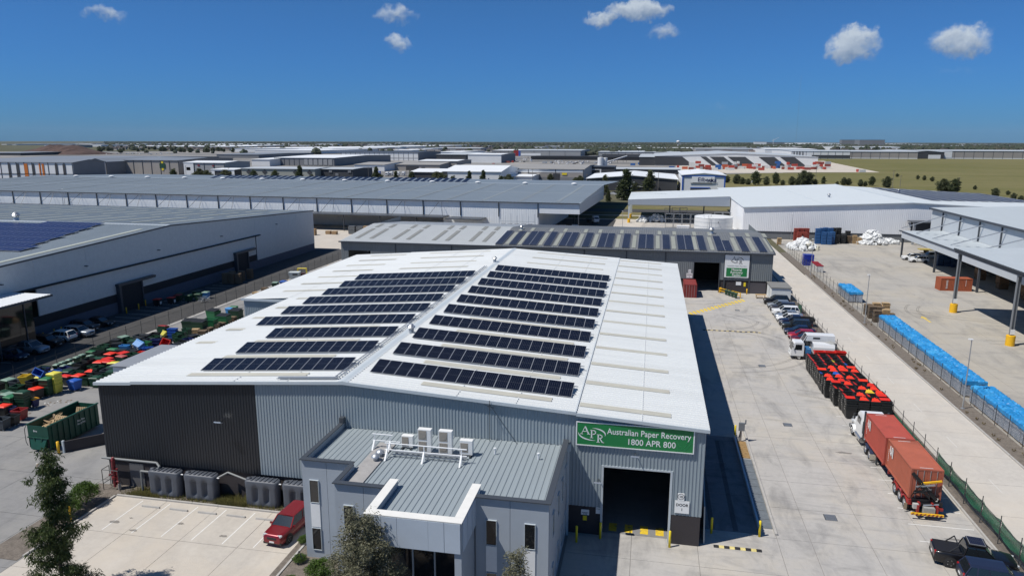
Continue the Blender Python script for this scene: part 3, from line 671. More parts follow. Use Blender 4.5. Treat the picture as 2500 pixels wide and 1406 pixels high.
def window(par, x0, x1, y, z0, z1, face='y'):
    f_ = .035
    if face == 'y':
        w = wp(par, 'window', MB().box(x0,x1,y-.02,y+.03,z0,z1), glass_d)
        sub(w, 'window_frame', MB().box(x0-f_,x1+f_,y-.06,y+.02,z1,z1+f_).box(x0-f_,x1+f_,y-.06,y+.02,z0-f_,z0).box(x0-f_,x0,y-.06,y+.02,z0+.001,z1-.001).box(x1,x1+f_,y-.06,y+.02,z0+.001,z1-.001), trim_l)
    else:
        w = wp(par, 'window', MB().box(y-.03,y+.02,x0,x1,z0,z1), glass_d)
        sub(w, 'window_frame', MB().box(y-.02,y+.06,x0-f_,x1+f_,z1,z1+f_).box(y-.02,y+.06,x0-f_,x1+f_,z0-f_,z0).box(y-.02,y+.06,x0-f_,x0,z0+.001,z1-.001).box(y-.02,y+.06,x1,x1+f_,z0+.001,z1-.001), trim_l)
for x0, y in ((-23.22,43.53),(-19.3,40.63),(-9.55,40.63),(-7.03,40.63)):
    window(of, x0, x0+.65, y, 4.5, 6.2); window(of, x0, x0+.65, y, .75, 2.45)
    wp(of, 'spandrel_panel', MB().box(x0-.03, x0+.68, y-.03, y+.02, 2.56, 4.39), white_p)
for y in (42.2,44.8,47.0,49.1): window(of, y, y+.7, -5.48, 4.5, 6.1, 'x'); window(of, y, y+.7, -5.48, .75, 2.3, 'x')
wp(of, 'rainwater_pipe', MB().box(-5.46,-5.3,50.2,50.36,0,7.0).box(-5.5,-5.2,50.15,50.4,7.0,7.5), trim_l)
# rooftop plant
acw = mat('air_conditioner_white', (.74,.745,.73), .45, var=.03, scale=2)
acg = mat('condenser_fins', (.30,.27,.23), .6, var=.1, scale=8)
def aircon(x, y, h, w, fans, label):
    t = thing('air_conditioner', label, 'air conditioner', (x, y, 7.3), 0, 'rooftop air conditioners')
    MB().box(-w/2,w/2,-.2,.25,.12,h).build('casing', acw, t)
    me = MB().cyl((0,-.2,0),(0,-.23,0),.26,n=18).mesh('fan_guard', acg)
    for k in range(fans):
        z = .12 + (h-.12)*(k+.5)/fans
        MB().box(-w/2+.06,w/2-.32,-.215,-.2,z-.36,z+.36).build('grille', acg, t); ob('fan_guard', me, t, (-.13, 0, z))
    for s in (-1, 1): MB().box(s*w*.36-.05,s*w*.36+.05,-.45,.4,0,.115).build('skid', dsteel, t)
aircon(-17.3, 47.85, .98, .9, 1, 'low white air conditioner with one fan, leftmost on the office roof')
aircon(-15.75, 47.3, 1.85, 1.0, 2, 'tall white air conditioner with two fans, left of the pair')
aircon(-14.15, 47.3, 1.85, 1.0, 2, 'tall white air conditioner with two fans, right of the pair')
aircon(-12.6, 47.4, 1.2, .95, 1, 'low white air conditioner at the right end of the units')
gl = thing('guard_rail', 'white roof guard rail in front of the air conditioners', 'guard rail', (-15.3, 45.8, 7.3))
for x in (-18.2,-15.4,-12.6):
    wp(gl, 'counterweight_leg', MB().prism(((x-.06,45.3,7.3),(x+.06,45.3,7.3),(x+.06,45.85,7.95),(x-.06,45.85,7.95)), (0,.12,.0)).bar((x,45.95,7.3),(x,45.95,8.4),.07), white_p)
wp(gl, 'top_rail', MB().cyl((-18.4,45.95,8.4),(-12.2,45.95,8.4),.045,n=8), white_p)
wp(gl, 'mid_rail', MB().cyl((-18.4,45.95,7.9),(-12.2,45.95,7.9),.04,n=8), white_p)
gl = thing('guard_rail', 'short white roof guard rail at the left of the air conditioners', 'guard rail', (-19.1, 47.3, 7.3))
for x in (-19.75,-18.5): wp(gl, 'counterweight_leg', MB().prism(((x-.06,46.8,7.3),(x+.06,46.8,7.3),(x+.06,47.25,7.9),(x-.06,47.25,7.9)), (0,.12,.0)).bar((x,47.35,7.3),(x,47.35,8.4),.06), white_p)
wp(gl, 'top_rail', MB().cyl((-19.9,47.35,8.4),(-18.3,47.35,8.4),.04,n=8), white_p); wp(gl, 'mid_rail', MB().cyl((-19.9,47.35,7.9),(-17.7,47.35,7.9),.035,n=8), white_p)
ptray = tag(MB().box(-18.0,-12.4,46.55,46.75,7.42,7.5).box(-18.0,-12.4,46.2,46.3,7.4,7.46).build('pipe_tray', steel), 'galvanised pipe tray between the guard rail and air conditioners', 'pipe tray')
for x, y, lab in ((-18.8,46.0,'domed steel roof cowl nearer the guard rail'),(-18.85,45.25,'domed steel roof cowl farther down the office roof')):
    t = thing('roof_cowl', lab, 'roof cowl', (x, y, 7.3), 0, 'roof cowls'); MB().cyl((0,0,0),(0,0,.3),.16,n=12).build('pipe', steel, t); MB().lathe([(.34,.3),(.3,.4),(.12,.52),(0,.54)], n=14).build('hood', steel, t, smooth=True)
for x, y, lab in ((-10.6,48.0,'thin white vent pipe in the middle of the office roof'),(-7.3,47.75,'thin white vent pipe near the right roof edge')):
    tag(MB().cyl((0,0,0),(0,0,.42),.06,n=8).cyl((0,0,.42),(0,0,.5),.1,n=8).build('vent_pipe', white_p, None, (x, y, 7.28)), lab, 'vent pipe')
ae = thing('roof_antenna', 'thin television antenna rising over the office roof', 'antenna', (-9.3, 50.1, 7.3))
MB().cyl((0,0,0),(-2.2,.1,3.0),.02,n=5).build('stay', dsteel, ae); MB().cyl((-2.2,.1,0),(-2.2,.1,3.3),.025,n=6).build('mast', dsteel, ae); MB().bar((-2.5,-.3,3.1),(-1.9,.4,2.6),.03).bar((-2.4,.3,2.8),(-2.0,-.2,2.6),.02).build('dipole', dsteel, ae)
# ================================================================== vehicles
glass_c = mat('car_glass', (.012,.015,.018), .05, spec=.9, coat=.5)
lamp_c = mat('headlamp_clear', (.70,.72,.74), .1, .3, spec=.8)
lamp_r = mat('tail_lamp_red', (.35,.012,.012), .2)
plate_m = mat('number_plate_white', (.7,.7,.68), .5)
rim_m = mat('alloy_wheel', (.42,.43,.44), .3, .7)
plast = mat('black_plastic_trim', (.02,.02,.021), .55)
def paint_m(name, col, metal=.25): return mat('paint_' + name, col, .34, metal, spec=.5, coat=.45)
def wheel(par, x, y, r, w, side, rim=rim_m, dual=False):
    s = 1 if side > 0 else -1
    t = MB().lathe([(r*.62,-w/2),(r*.93,-w/2),(r,-w*.36),(r,w*.36),(r*.93,w/2),(r*.62,w/2)], n=22).mesh('tyre', rubber, True)
    h = ob('wheel', t, par, (x, y, r), rot=(pi/2*s*-1, 0, 0))
    b = MB().lathe([(0,w*.36),(r*.2,w*.40),(r*.22,w*.30),(r*.5,w*.26),(r*.62,w*.46),(r*.66,w*.46),(r*.66,-w*.4)], n=18)
    b.build('rim', rim, h, smooth=False)
    if not dual:
        sp = MB()
        for k in range(5):
            a = 2*pi*k/5; sp.bar((0,0,w*.40),(r*.6*cos(a), r*.6*sin(a), w*.44), r*.16, w*.08)
        sp.build('spokes', rim, h)
    else:
        ob('inner_tyre', t, h, (0, 0, -w*1.15))
    return h
SHAPES = {  # L, W, H, wheelbase, wheel r, belt z, hood z, nose z, bonnet start, screen top, roof rear, tail top (x as fraction from centre)
 'suv':   dict(L=4.6, W=1.84, H=1.69, wb=2.70, r=.355, belt=1.08, hood=1.07, nose=.97, ws=.215, wt=.07, rr=-.40, rb=-.475),
 'hatch': dict(L=4.25, W=1.78, H=1.47, wb=2.6, r=.32, belt=.93, hood=.88, nose=.66, ws=.235, wt=.06, rr=-.33, rb=-.46),
 'sedan': dict(L=4.7, W=1.80, H=1.45, wb=2.75, r=.32, belt=.92, hood=.86, nose=.64, ws=.21, wt=.05, rr=-.22, rb=-.38),
 'ute':   dict(L=5.3, W=1.86, H=1.80, wb=3.2, r=.38, belt=1.14, hood=1.10, nose=.88, ws=.215, wt=.09, rr=-.115, rb=-.155),
 'van':   dict(L=5.0, W=1.85, H=2.95, wb=2.6, r=.33, belt=1.25, hood=1.18, nose=.72, ws=.43, wt=.27, rr=-.47, rb=-.49)}
def car(kind, paint, loc, rz, label, group, cat='car', name='parked_car', roof=None, tray=None):
    p = SHAPES[kind]; Lh, w = p['L']/2, p['W']/2; t = thing(name, label, cat, loc, rz, group)
    X = lambda f: f*p['L']
    st = [(-Lh, .42, p['belt']*.90, .86), (-Lh+.10, .27, p['belt']*.97, .95), (-Lh*.80, .23, p['belt'], 1.0), (0, .21, p['belt']-.01, 1.0), (X(p['ws'])-.25, .21, p['belt']-.01, 1.0), (X(p['ws']), .21, p['hood']+.01, .99),
          (Lh*.70, .23, p['hood']-.03, .97), (Lh-.22, .24, (p['hood']+p['nose'])/2, .92), (Lh-.06, .30, p['nose'], .82), (Lh, .42, p['nose']-.14, .74)]
    if kind == 'van': st = st[:5] + [(Lh-.45,.22,1.2,.97),(Lh-.14,.26,.98,.92),(Lh,.36,.72,.82)]
    secs = []
    for x, zb, zt, k in st:
        h_ = w*k; zm = zb + (zt-zb)*.45
        half = [(h_*.86, zb), (h_*.98, zb+.14), (h_, zm), (h_*.985, zt-.12), (h_*.93, zt-.02), (h_*.6, zt+.012)]
        secs.append([(x, y, z) for y, z in half] + [(x, -y, z) for y, z in reversed(half)])
    body = MB().loft(secs).build('body', paint, t, smooth=False)
    for f in body.data.polygons: f.use_smooth = abs(f.normal.x) < .9
    # cabin
    zb, H_ = p['belt']-.03, p['H']; xb0, xb1, xt0, xt1 = X(p['rb']), X(p['ws'])+.06, X(p['rr']), X(p['wt'])
    wb_, wt_ = w*.93, w*.76 if kind != 'van' else w*.84
    g = MB().hexa(((xb0,-wb_,zb),(xb1,-wb_,zb),(xb1,wb_,zb),(xb0,wb_,zb),(xt0,-wt_,H_-.07),(xt1,-wt_,H_-.07),(xt1,wt_,H_-.07),(xt0,wt_,H_-.07)))
    cg = g.build('cabin_glass', glass_c, t)
    rp = MB().loft([[(x, y, z) for y, z in ((-wt_*k,H_-.085),(wt_*k,H_-.085),(wt_*k*.97,H_-.03),(wt_*k*.6,H_),(-wt_*k*.6,H_),(-wt_*k*.97,H_-.03))] for x, k in ((xt0-.06,.94),(xt0+.05,1.02),((xt0+xt1)/2,1.03),(xt1-.03,1.02),(xt1+.05,.96))])
    rp.build('roof', roof or paint, t)
    pil_m = mat(paint.name + '_matte', tuple(paint.node_tree.nodes['Principled BSDF'].inputs['Base Color'].default_value)[:3], .75, spec=.15)
    class PB:
        def bar(self, a, b_, w_, h_): MB().bar(a, b_, w_*.8, h_*.8).build('pillar', pil_m, t); return self
    pl = PB()
    for s in (-1, 1):
        for (a, b_) in (((xb1,s*wb_,zb),(xt1,s*wt_,H_-.07)), ((xb0,s*wb_,zb),(xt0,s*wt_,H_-.07))): pl.bar(a, b_, .09, .07)
        xm = (xb1+xb0)/2 - .05; pl.bar((xm, s*wb_*1.003, zb), ((xt0+xt1)/2-.05, s*wt_*1.003, H_-.07), .08, .04)
        if kind in ('suv','van'):
            xm = xb0*.7+xb1*.3 - .25; pl.bar((xm, s*wb_*1.003, zb), (xt0*.72+xt1*.28-.2, s*wt_*1.003, H_-.07), .1, .04)
    pass
    if kind == 'van':
        zc = 2.05; k = lambda z: wb_ + (wt_-wb_)*(z-zb)/(H_-.07-zb)
        for s in (-1, 1):
            MB().hexa([(x, s*k(z)+dy*s, z) for dy in (.012,) for x, z in ((xb0+.03,zc),(xt1+.2,zc),(xt1-.05,H_-.09),(xt0,H_-.09))] + [(x, s*k(z)-.03*s, z) for x, z in ((xb0+.03,zc),(xt1+.2,zc),(xt1-.05,H_-.09),(xt0,H_-.09))]).build('upper_side', paint, t)
            MB().box(-.4,.55,s*k(2.5)+.0-.02,s*k(2.5)+.03,2.35,2.62).build('side_window', glass_c, t)
        MB().hexa([(xt1+.22,-k(zc),zc),(xt1+.26,k(zc),zc),(xt1-.02,k(2.86),2.86),(xt1-.02,-k(2.86),2.86),(xt1+.16,-k(zc),zc),(xt1+.16,k(zc),zc),(xt1-.1,k(2.86),2.86),(xt1-.1,-k(2.86),2.86)]).build('roof_front', paint, t)
    for s in (-1, 1):
        for x in (p['wb']/2, -p['wb']/2):
            MB().cyl((x-.0, s*(w*.55), p['r']), (x, s*(w*1.004), p['r']), p['r']+.075, n=20).build('wheel_arch', plast, t)
            wheel(t, x, s*(w-.10), p['r'], .22, s)
        MB().cbox((Lh-.17, s*w*.66, p['nose']-.02), (.2, .34, .13), rz=-s*.35).build('headlight', lamp_c, t)
        MB().cbox((-Lh+.06, s*w*.78, p['belt']*.86), (.1, .18, .26 if kind != 'van' else .5)).build('tail_light', lamp_r, t)
        MB().cbox((xb1-.22, s*(w+.09), zb+.08), (.10, .18, .13)).build('mirror', paint, t)
    MB().box(Lh-.06, Lh+.02, -w*.42, w*.42, p['nose']-.30, p['nose']-.12).build('grille', plast, t)
    MB().box(Lh-.02, Lh+.035, -.2, .2, .42, .53).build('number_plate', plate_m, t)
    MB().box(-Lh-.03, -Lh+.03, -.2, .2, .62, .73).build('number_plate', plate_m, t)
    MB().cbox((Lh-.14, 0, .34), (.22, w*1.66, .16)).build('front_bumper', plast, t)
    MB().cbox((-Lh+.06, 0, .46), (.16, w*1.72, .2)).build('rear_bumper', plast, t)
    if kind == 'ute':
        if tray == 'flat':
            MB().box(-Lh-.25, xb0-.12, -w*1.02, w*1.02, 1.0, 1.12).box(-Lh-.25,-Lh-.2,-w*1.02,w*1.02,1.121,1.4).box(-Lh-.19,xb0-.2,-w*1.02,-w*.98,1.121,1.4).box(-Lh-.19,xb0-.2,w*.98,w*1.02,1.121,1.4).build('tray', plast, t)
        else:
            MB().box(-Lh+.1, xb0-.1, -w*.88, w*.88, p['belt']+.0, p['belt']+.035).build('tonneau_cover', mat('black_vinyl', (.012,.012,.014), .6), t)
            sb = MB(); 
            for s in (-1, 1): sb.tube([(xb0-.9,s*w*.8,p['belt']),(xb0-.35,s*w*.78,p['H']-.1)], .045)
            sb.tube([(xb0-.35,-w*.78,p['H']-.1),(xb0-.35,w*.78,p['H']-.1)], .045); sb.build('sports_bar', plast, t)
    return t
P_ = dict(red=paint_m('red', (.20,.008,.014)), white=paint_m('white', (.74,.75,.75), 0), black=paint_m('black', (.008,.008,.010)), silver=paint_m('silver', (.36,.40,.45), .6), navy=paint_m('navy', (.010,.012,.040)),
          grey=paint_m('grey', (.045,.045,.055)), red2=paint_m('bright_red', (.36,.012,.03)), maroon=paint_m('maroon', (.13,.008,.015)), olive=paint_m('dark_grey_green', (.022,.024,.022)), dblue=paint_m('slate_blue', (.022,.03,.062)))
ROW = 'cars parked nose-out along the yard fence'
for kind, col, y, lab, kw in (
    ('suv','black',137.9,'black four-wheel drive parked next to the white hut, farthest of the row',{}),
    ('hatch','silver',134.6,'silver hatchback between the black and the dark grey wagons',{}),
    ('suv','grey',131.9,'dark purple-grey wagon parked before the first white car',{}),
    ('suv','white',129.0,'white wagon between the dark grey wagon and the silver sedan',{}),
    ('sedan','silver',126.4,'silver sedan squeezed between two white cars',{}),
    ('hatch','white',124.1,'white hatchback beside the navy tray ute',{}),
    ('ute','navy',121.7,'navy ute with a flat black tray sticking out at the rear',{'tray':'flat'}),
    ('suv','olive',119.0,'dark grey-green wagon parked before the navy tray ute',{}),
    ('sedan','navy',116.0,'navy sedan parked beside the bright red car',{}),
    ('hatch','red2',113.4,'bright red hatchback parked beside the navy sedan',{}),
    ('hatch','maroon',111.2,'dark red hatchback half hidden by the white camper van',{})):
    L_ = SHAPES[kind]['L']
    car(kind, P_[col], (21.75+L_/2 + rnd.uniform(-.1,.15), y, 0), pi + rnd.uniform(-.02,.02), lab, ROW, cat='ute' if kind == 'ute' else 'car', **kw)
car('van', P_['white'], (24.1, 105.4, 0), pi, 'white high-roof camper van with a small upper side window', 'vans', cat='van', name='camper_van')
car('suv', P_['red'], (-26.75, 46.45, 0), R(265), 'dark red wagon parked in the front car park by the office', 'cars in the front car park')
ut = car('ute', P_['black'], (23.9, 51.9, 0), R(-9), 'black double-cab ute with a solar panel on its roof rack', 'utes by the near kerb', cat='ute', name='parked_ute')
rk = MB().box(-.55,.62,-.62,.62,1.86,1.9)
rk.build('roof_rack', plast, ut); pvm = pv_mesh(1.0, 1.15, pv_navy, 8); ob('roof_solar_panel', pvm, ut, (-.5, -.56, 1.95))
car('suv', P_['dblue'], (24.4, 49.35, 0), R(-7), 'slate blue wagon at the bottom edge beside the black ute', 'wagons by the near kerb')
SH = 'cars parked in the shade of the left warehouse'
for kind, col, x, y, lab, rz in (('ute','silver',-87.0,83.6,'silver double-cab ute half out of the left warehouse shade',0),('hatch','dblue',-86.8,80.4,'dark blue hatchback deep in shade before the silver ute',0),('suv','black',-87.4,87.0,'black wagon deep in shade behind the silver ute',0),
    ('suv','white',-87.8,89.9,'white-backed wagon reversed in, between black wagon and silver wagon',pi),('suv','silver',-87.0,92.6,'silver wagon with its bonnet in the sun by the left warehouse',0),('suv','grey',-88.8,95.8,'dark grey wagon in shade behind the silver wagon',0),('sedan','black',-88.8,99.0,'black sedan in shade, farthest of the left warehouse cars',0)):
    car(kind, P_[col], (x, y, -.02), rz, lab, SH, cat='ute' if kind == 'ute' else 'car')
for x, y, lab, rz in ((67.4,194.9,'white wagon with dark windows nearest the canopy, side on',pi),(66.9,198.6,'white wagon half hidden behind the side-on white wagon',pi),(72.6,202.5,'white wagon parked farther back by the bale stack',pi)):
    car('suv', P_['white'], (x, y, 0), rz, lab, 'white cars in the neighbour yard')

# ------------------------------------------------------------------ shipping containers
def cmat(n, c): return mat('container_' + n, c, .6, .0, var=.10, scale=.9, dirt=((c[0]*.62, c[1]*.7, c[2]*.75), .56, .75))
def container(loc, rz, m_, label, group, Lc=6.06, Hc=2.59, mark=None, doors=True, name='shipping_container'):
    t = thing(name, label, 'container', loc, rz, group); w, h = 1.22, Hc; l = Lc/2
    fr = MB()
    for x in (-l+.08, l-.08):
        for y in (-w+.08, w-.08): fr.box(x-.08, x+.08, y-.08, y+.08, 0, h)
        fr.box(x-.07, x+.07, -w+.161, w-.161, h-.14, h).box(x-.07, x+.07, -w+.161, w-.161, 0, .15)
    for y in (-w+.06, w-.06): fr.box(-l+.161, l-.161, y-.06, y+.06, h-.1, h).box(-l+.161, l-.161, y-.06, y+.06, 0, .15)
    fr.build('frame', m_, t)
    for s in (-1, 1):
        MB().corr((-l+.16, s*(w-.07), .15), (1,0,0), (0,0,1), (0,s,0), Lc-.32, lambda u: (0, h-.25), .276, .036).build('side_wall', m_, t)
    MB().corr((-l+.15, -w+.12, h-.05), (1,0,0), (0,1,0), (0,0,1), Lc-.3, lambda u: (0, 2*w-.24), .276, .022).build('roof', m_, t)
    MB().corr((-l+.06, -w+.16, .15), (0,1,0), (0,0,1), (-1,0,0), 2*w-.32, lambda u: (0, h-.29), .276, .036).build('end_wall', m_, t)
    for s in (-1, 1):
        d = MB().box(l-.08, l-.03, min(.01*s,s*(w-.17)), max(.01*s,s*(w-.17)), .16, h-.15).build('door', m_, t)
        MB().cyl((l+.0, s*.25, .1), (l+.0, s*.25, h-.1), .022, n=6).cyl((l+.0, s*.75, .1), (l+.0, s*.75, h-.1), .022, n=6).build('lock_rod', steel, d)
    if mark: mark(t, l, w, h)
    return t
c_red, c_brown, c_rust, c_dkred = cmat('red', (.40,.075,.052)), cmat('red_brown', (.39,.108,.062)), cmat('orange_brown', (.33,.085,.035)), cmat('deep_red', (.20,.022,.020))
def u_mark(t, l, w, h):
    for s in (-1, 1):
        y = s*(w+.003); b = MB(); X0 = s*-1*(-l+.9)
        for a, c_ in (((0,.55),(0,.2)),((0,.2),(.16,.08)),((.16,.08),(.24,.55)),((.36,.55),(.36,.0)),((.28,.45),(.36,.55))): b.bar((X0-s*a[0]*1.7, y, h-1.25+a[1]*1.7), (X0-s*c_[0]*1.7, y, h-1.25+c_[1]*1.7), .17, .008, up=(0,1,0))
        b.build('painted_mark', sign_w, t)
        c_ = MB(); X1 = s*(l-.55)*-1
        for k in range(7): c_.box(min(-X1-.03,-X1+.04), max(-X1-.03,-X1+.04), y-.004, y+.004, .7+.17*k, .80+.17*k)
        c_.build('painted_numbers', sign_w, t)
    MB().box(l-.35,l-.3,-.5,.5,h-.02,h-.014).box(-l+.3,-l+.35,-.5,.5,h-.02,h-.014).build('roof_code', sign_w, t)
def v_mark(t, l, w, h):
    for s in (-1, 1):
        y = s*(w+.003); b = MB()
        for k in range(6):
            z = h-.45-.3*k; x = -s*-1*(l-1.25)
            b.bar((x-.16,y,z),(x+.16,y,z),.06,.008,up=(0,1,0)).bar((x-.13,y,z),(x-.13,y,z-.2),.06,.008,up=(0,1,0)).bar((x+.13,y,z),(x+.0,y,z-.2),.06,.008,up=(0,1,0))
        for k in range(6): b.box(-x-.05,-x+.05,y-.004,y+.004,h-.4-.22*k,h-.28-.22*k)
        b.build('painted_mark', sign_w, t)
CT = 'shipping containers in the yards'
container((22.86, 68.35, 1.33), -pi/2, c_red, 'red container riding at the front of the skeletal trailer', CT, mark=u_mark)
container((23.0, 62.15, 1.33), -pi/2, c_brown, 'faded red-brown container riding at the rear of the trailer', CT, mark=u_mark)
container((8.3, 143.35, 0), -pi/2, c_dkred, 'deep red container beside the recovery facility door', CT, mark=v_mark)
container((62.1, 158.9, 0), .05, c_rust, 'orange-brown container standing under the canopy edge', CT, mark=v_mark)

# ------------------------------------------------------------------ semi-trailer and prime mover
tr = thing('semi_trailer', 'red skeletal side-loader trailer under the two containers', 'trailer', (22.95, 64.5, 0))
rchas = mat('trailer_red_paint', (.27,.022,.020), .5, var=.15, scale=3); rpink = mat('faded_red_guard', (.38,.055,.065), .5, var=.1, scale=3)
b = MB()
for s in (-1, 1): b.box(s*.5-.08, s*.5+.08, -6.0, 7.4, .95, 1.25)
for k in range(8): b.box(-1.2, 1.2, -5.6+1.75*k, -5.45+1.75*k, 1.0, 1.3)
b.build('chassis', rchas, tr)
for k, y in enumerate((-4.6,-3.35,-2.1)):
    MB().cyl((-1.0,y,.5),(1.0,y,.5),.09,n=8).build('axle', dsteel, tr)
    for s in (-1, 1):
        wheel(tr, s*1.02, y, .5, .28, 1, rim=alum, dual=True).rotation_euler = (0, s*pi/2, 0)
        g = MB(); n = 8
        for i in range(n):
            a0, a1 = R(15+150*i/n), R(15+150*(i+1)/n); r = .6
            g.hexa([(s*.72,y+r*cos(a0),.5+r*sin(a0)),(s*1.2,y+r*cos(a0),.5+r*sin(a0)),(s*1.2,y+r*cos(a1),.5+r*sin(a1)),(s*.72,y+r*cos(a1),.5+r*sin(a1))] + [(q,y+(r+.03)*cos(a),.5+(r+.03)*sin(a)) for q, a in ((s*.72,a0),(s*1.2,a0),(s*1.2,a1),(s*.72,a1))])
        g.build('mudguard', rchas if k != 1 else rpink, tr)
cran = mat('crane_black', (.012,.012,.014), .4, var=.2, scale=4)
lc = MB(); lc.bar((-1.05,-5.35,3.55),(.75,-5.75,1.55),.22,.26).bar((.75,-5.75,1.55),(1.15,-5.3,.95),.34,.3).bar((-1.0,-5.5,1.2),(1.1,-5.5,1.35),.34,.3).bar((-.9,-5.75,1.0),(.9,-5.75,1.1),.2,.2)
lc.cyl((-.9,-5.65,1.95),(.4,-5.7,2.35),.12,n=10).box(.55,1.25,-5.9,-5.15,.75,1.35)
lc.build('crane_arm', cran, tr)
MB().bar((-.4,-5.55,2.75),(1.1,-5.6,3.1),.12,.14).build('yellow_strut', orange_y, tr)
MB().bar((-.75,-5.6,2.45),(.6,-5.66,2.75),.1,.12).bar((-.35,-5.9,2.9),(.25,-5.98,2.4),.08,.02).cyl((-.2,-5.95,1.05),(.95,-5.95,1.2),.06,n=8).build('hydraulic_ram', steel, tr)
hose = MB()
for k in range(5): hose.tube([(-1.0+.05*k,-5.4,1.4+.1*k),(-.9+.1*k,-5.75,2.2+.1*k),(-.2+.1*k,-5.8,2.0),(.3,-5.8,1.5)], .028, 5)
hose.build('hoses', rubber, tr)
MB().box(-.25,.6,-6.35,-6.0,.45,1.0).build('tool_box', mat('dull_grey_box', (.30,.30,.28), .6, var=.2, scale=5), tr)
MB().box(-1.0,-.6,-6.2,-5.9,.8,1.2).build('control_box', mat('pale_grey_box', (.45,.45,.42), .6), tr)
MB().box(-.75,-.6,-6.3,-6.0,.4,1.15).box(.7,.85,-6.3,-6.0,.4,1.15).box(.7,1.25,-6.15,-6.0,.75,.95).build('rear_frame', rchas, tr)
bb = MB().box(-1.22,1.22,-6.5,-6.36,.42,.58).build('rear_bumper', orange_y, tr)
me = MB().prism(((0,-.075,-.08),(.12,-.075,-.08),(.22,-.075,.08),(.1,-.075,.08)), (0,-.004,0)).mesh('bumper_stripe', rchas)
for k in range(8): ob('bumper_stripe', me, tr, (-1.2+.3*k, -6.43, .5))
for s in (-1, 1): MB().box(s*1.2-.2,s*1.2+.05,-5.3,-5.25,.25,.8).build('mudflap', mat('tan_flap', (.28,.22,.15), .8), tr); MB().box(s*1.0-.06,s*1.0+.06,3.5,3.7,.1,1.0).build('landing_leg', dsteel, tr)
tk = thing('prime_mover', 'white bonneted prime mover with black exhaust stacks hitched to the trailer', 'truck', (22.75, 73.6, 0))
tw = P_['white']; navyg = mat('navy_guard', (.02,.03,.07), .5)
MB().box(-.5,.5,-3.9,3.2,.7,1.0).build('chassis', dsteel, tk)
cab = MB().loft([[(-1.12,y,z0),(1.12,y,z0),(1.15,y,z1*.7),(1.0,y,z1),(-1.0,y,z1),(-1.15,y,z1*.7)] for y, z0, z1 in ((-1.35,1.0,3.1),(-1.2,.95,3.35),(.1,.95,3.3),(.65,.95,2.95))])
cab.build('cab', tw, tk); MB().box(-1.0,1.0,-1.9,-1.3,1.0,3.45).build('sleeper', tw, tk)
MB().hexa(((-1.0,.60,2.2),(1.0,.60,2.2),(1.0,1.05,1.95),(-1.0,1.05,1.95),(-.95,.2,3.2),(.95,.2,3.2),(.98,.35,3.15),(-.98,.35,3.15))).build('windscreen', glass_c, tk)
for s in (-1, 1): MB().box(s*1.155-.02,s*1.155+.02,-.75,.25,2.15,2.85).build('side_window', glass_c, tk)
MB().loft([[(-a,y,z0),(a,y,z0),(a*1.02,y,(z0+z1)/2),(a*.75,y,z1),(-a*.75,y,z1),(-a*1.02,y,(z0+z1)/2)] for y, a, z0, z1 in ((.6,1.0,.95,2.15),(1.6,.92,.9,2.0),(2.5,.82,.85,1.8),(2.75,.75,.9,1.6))]).build('bonnet', tw, tk)
MB().box(-.6,.6,2.74,2.8,.95,1.6).build('grille', alum, tk); MB().bar((-1.15,2.95,.6),(1.15,2.95,.6),.16,.35).bar((-.8,2.98,.7),(-.8,2.98,1.6),.07).bar((.8,2.98,.7),(.8,2.98,1.6),.07).bar((-.8,2.98,1.55),(.8,2.98,1.55),.07).build('bull_bar', alum, tk)
for s in (-1, 1):
    wheel(tk, s*1.02, 1.75, .5, .3, 1, rim=alum, dual=False).rotation_euler = (0, s*pi/2, 0)
    g = MB(); n = 8
    for i in range(n):
        a0, a1 = R(5+170*i/n), R(5+170*(i+1)/n); r = .6
        g.hexa([(s*.7,1.75+r*cos(a0),.5+r*sin(a0)),(s*1.22,1.75+r*cos(a0),.5+r*sin(a0)),(s*1.22,1.75+r*cos(a1),.5+r*sin(a1)),(s*.7,1.75+r*cos(a1),.5+r*sin(a1))] + [(q,1.75+(r+.05)*cos(a),.5+(r+.05)*sin(a)) for q, a in ((s*.7,a0),(s*1.22,a0),(s*1.22,a1),(s*.7,a1))])
    g.build('fender', tw, tk)
    MB().cyl((s*1.05,-1.75,1.0),(s*1.05,-1.75,3.9),.1,n=10).cyl((s*1.05,-1.75,1.6),(s*1.05,-1.75,2.8),.16,n=10).build('exhaust_stack', dsteel, tk)
    MB().cyl((s*.95,-1.2,.65),(s*.95,.6,.65),.3,n=14).build('fuel_tank', alum, tk)
    MB().cbox((s*1.42,.55,2.55),(.1,.12,.5)).bar((s*1.1,.5,2.8),(s*1.42,.55,2.8),.04).build('mirror', dsteel, tk)
    MB().cbox((s*.92,2.62,1.3),(.25,.2,.22)).build('headlight', lamp_c, tk)
    for y in (-3.0,-4.3):
        wheel(tk, s*1.0, y, .5, .28, 1, rim=alum, dual=True).rotation_euler = (0, s*pi/2, 0)
        g = MB()
        for i in range(n):
            a0, a1 = R(20+140*i/n), R(20+140*(i+1)/n); r = .58
            g.hexa([(s*.7,y+r*cos(a0),.5+r*sin(a0)),(s*1.2,y+r*cos(a0),.5+r*sin(a0)),(s*1.2,y+r*cos(a1),.5+r*sin(a1)),(s*.7,y+r*cos(a1),.5+r*sin(a1))] + [(q,y+(r+.03)*cos(a),.5+(r+.03)*sin(a)) for q, a in ((s*.7,a0),(s*1.2,a0),(s*1.2,a1),(s*.7,a1))])
        g.build('mudguard', navyg, tk)
    MB().box(s*1.0-.3,s*1.0+.25,-5.1,-5.06,.3,.85).build('mudflap', mat('cream_flap', (.5,.45,.36), .8, var=.3, scale=6), tk)
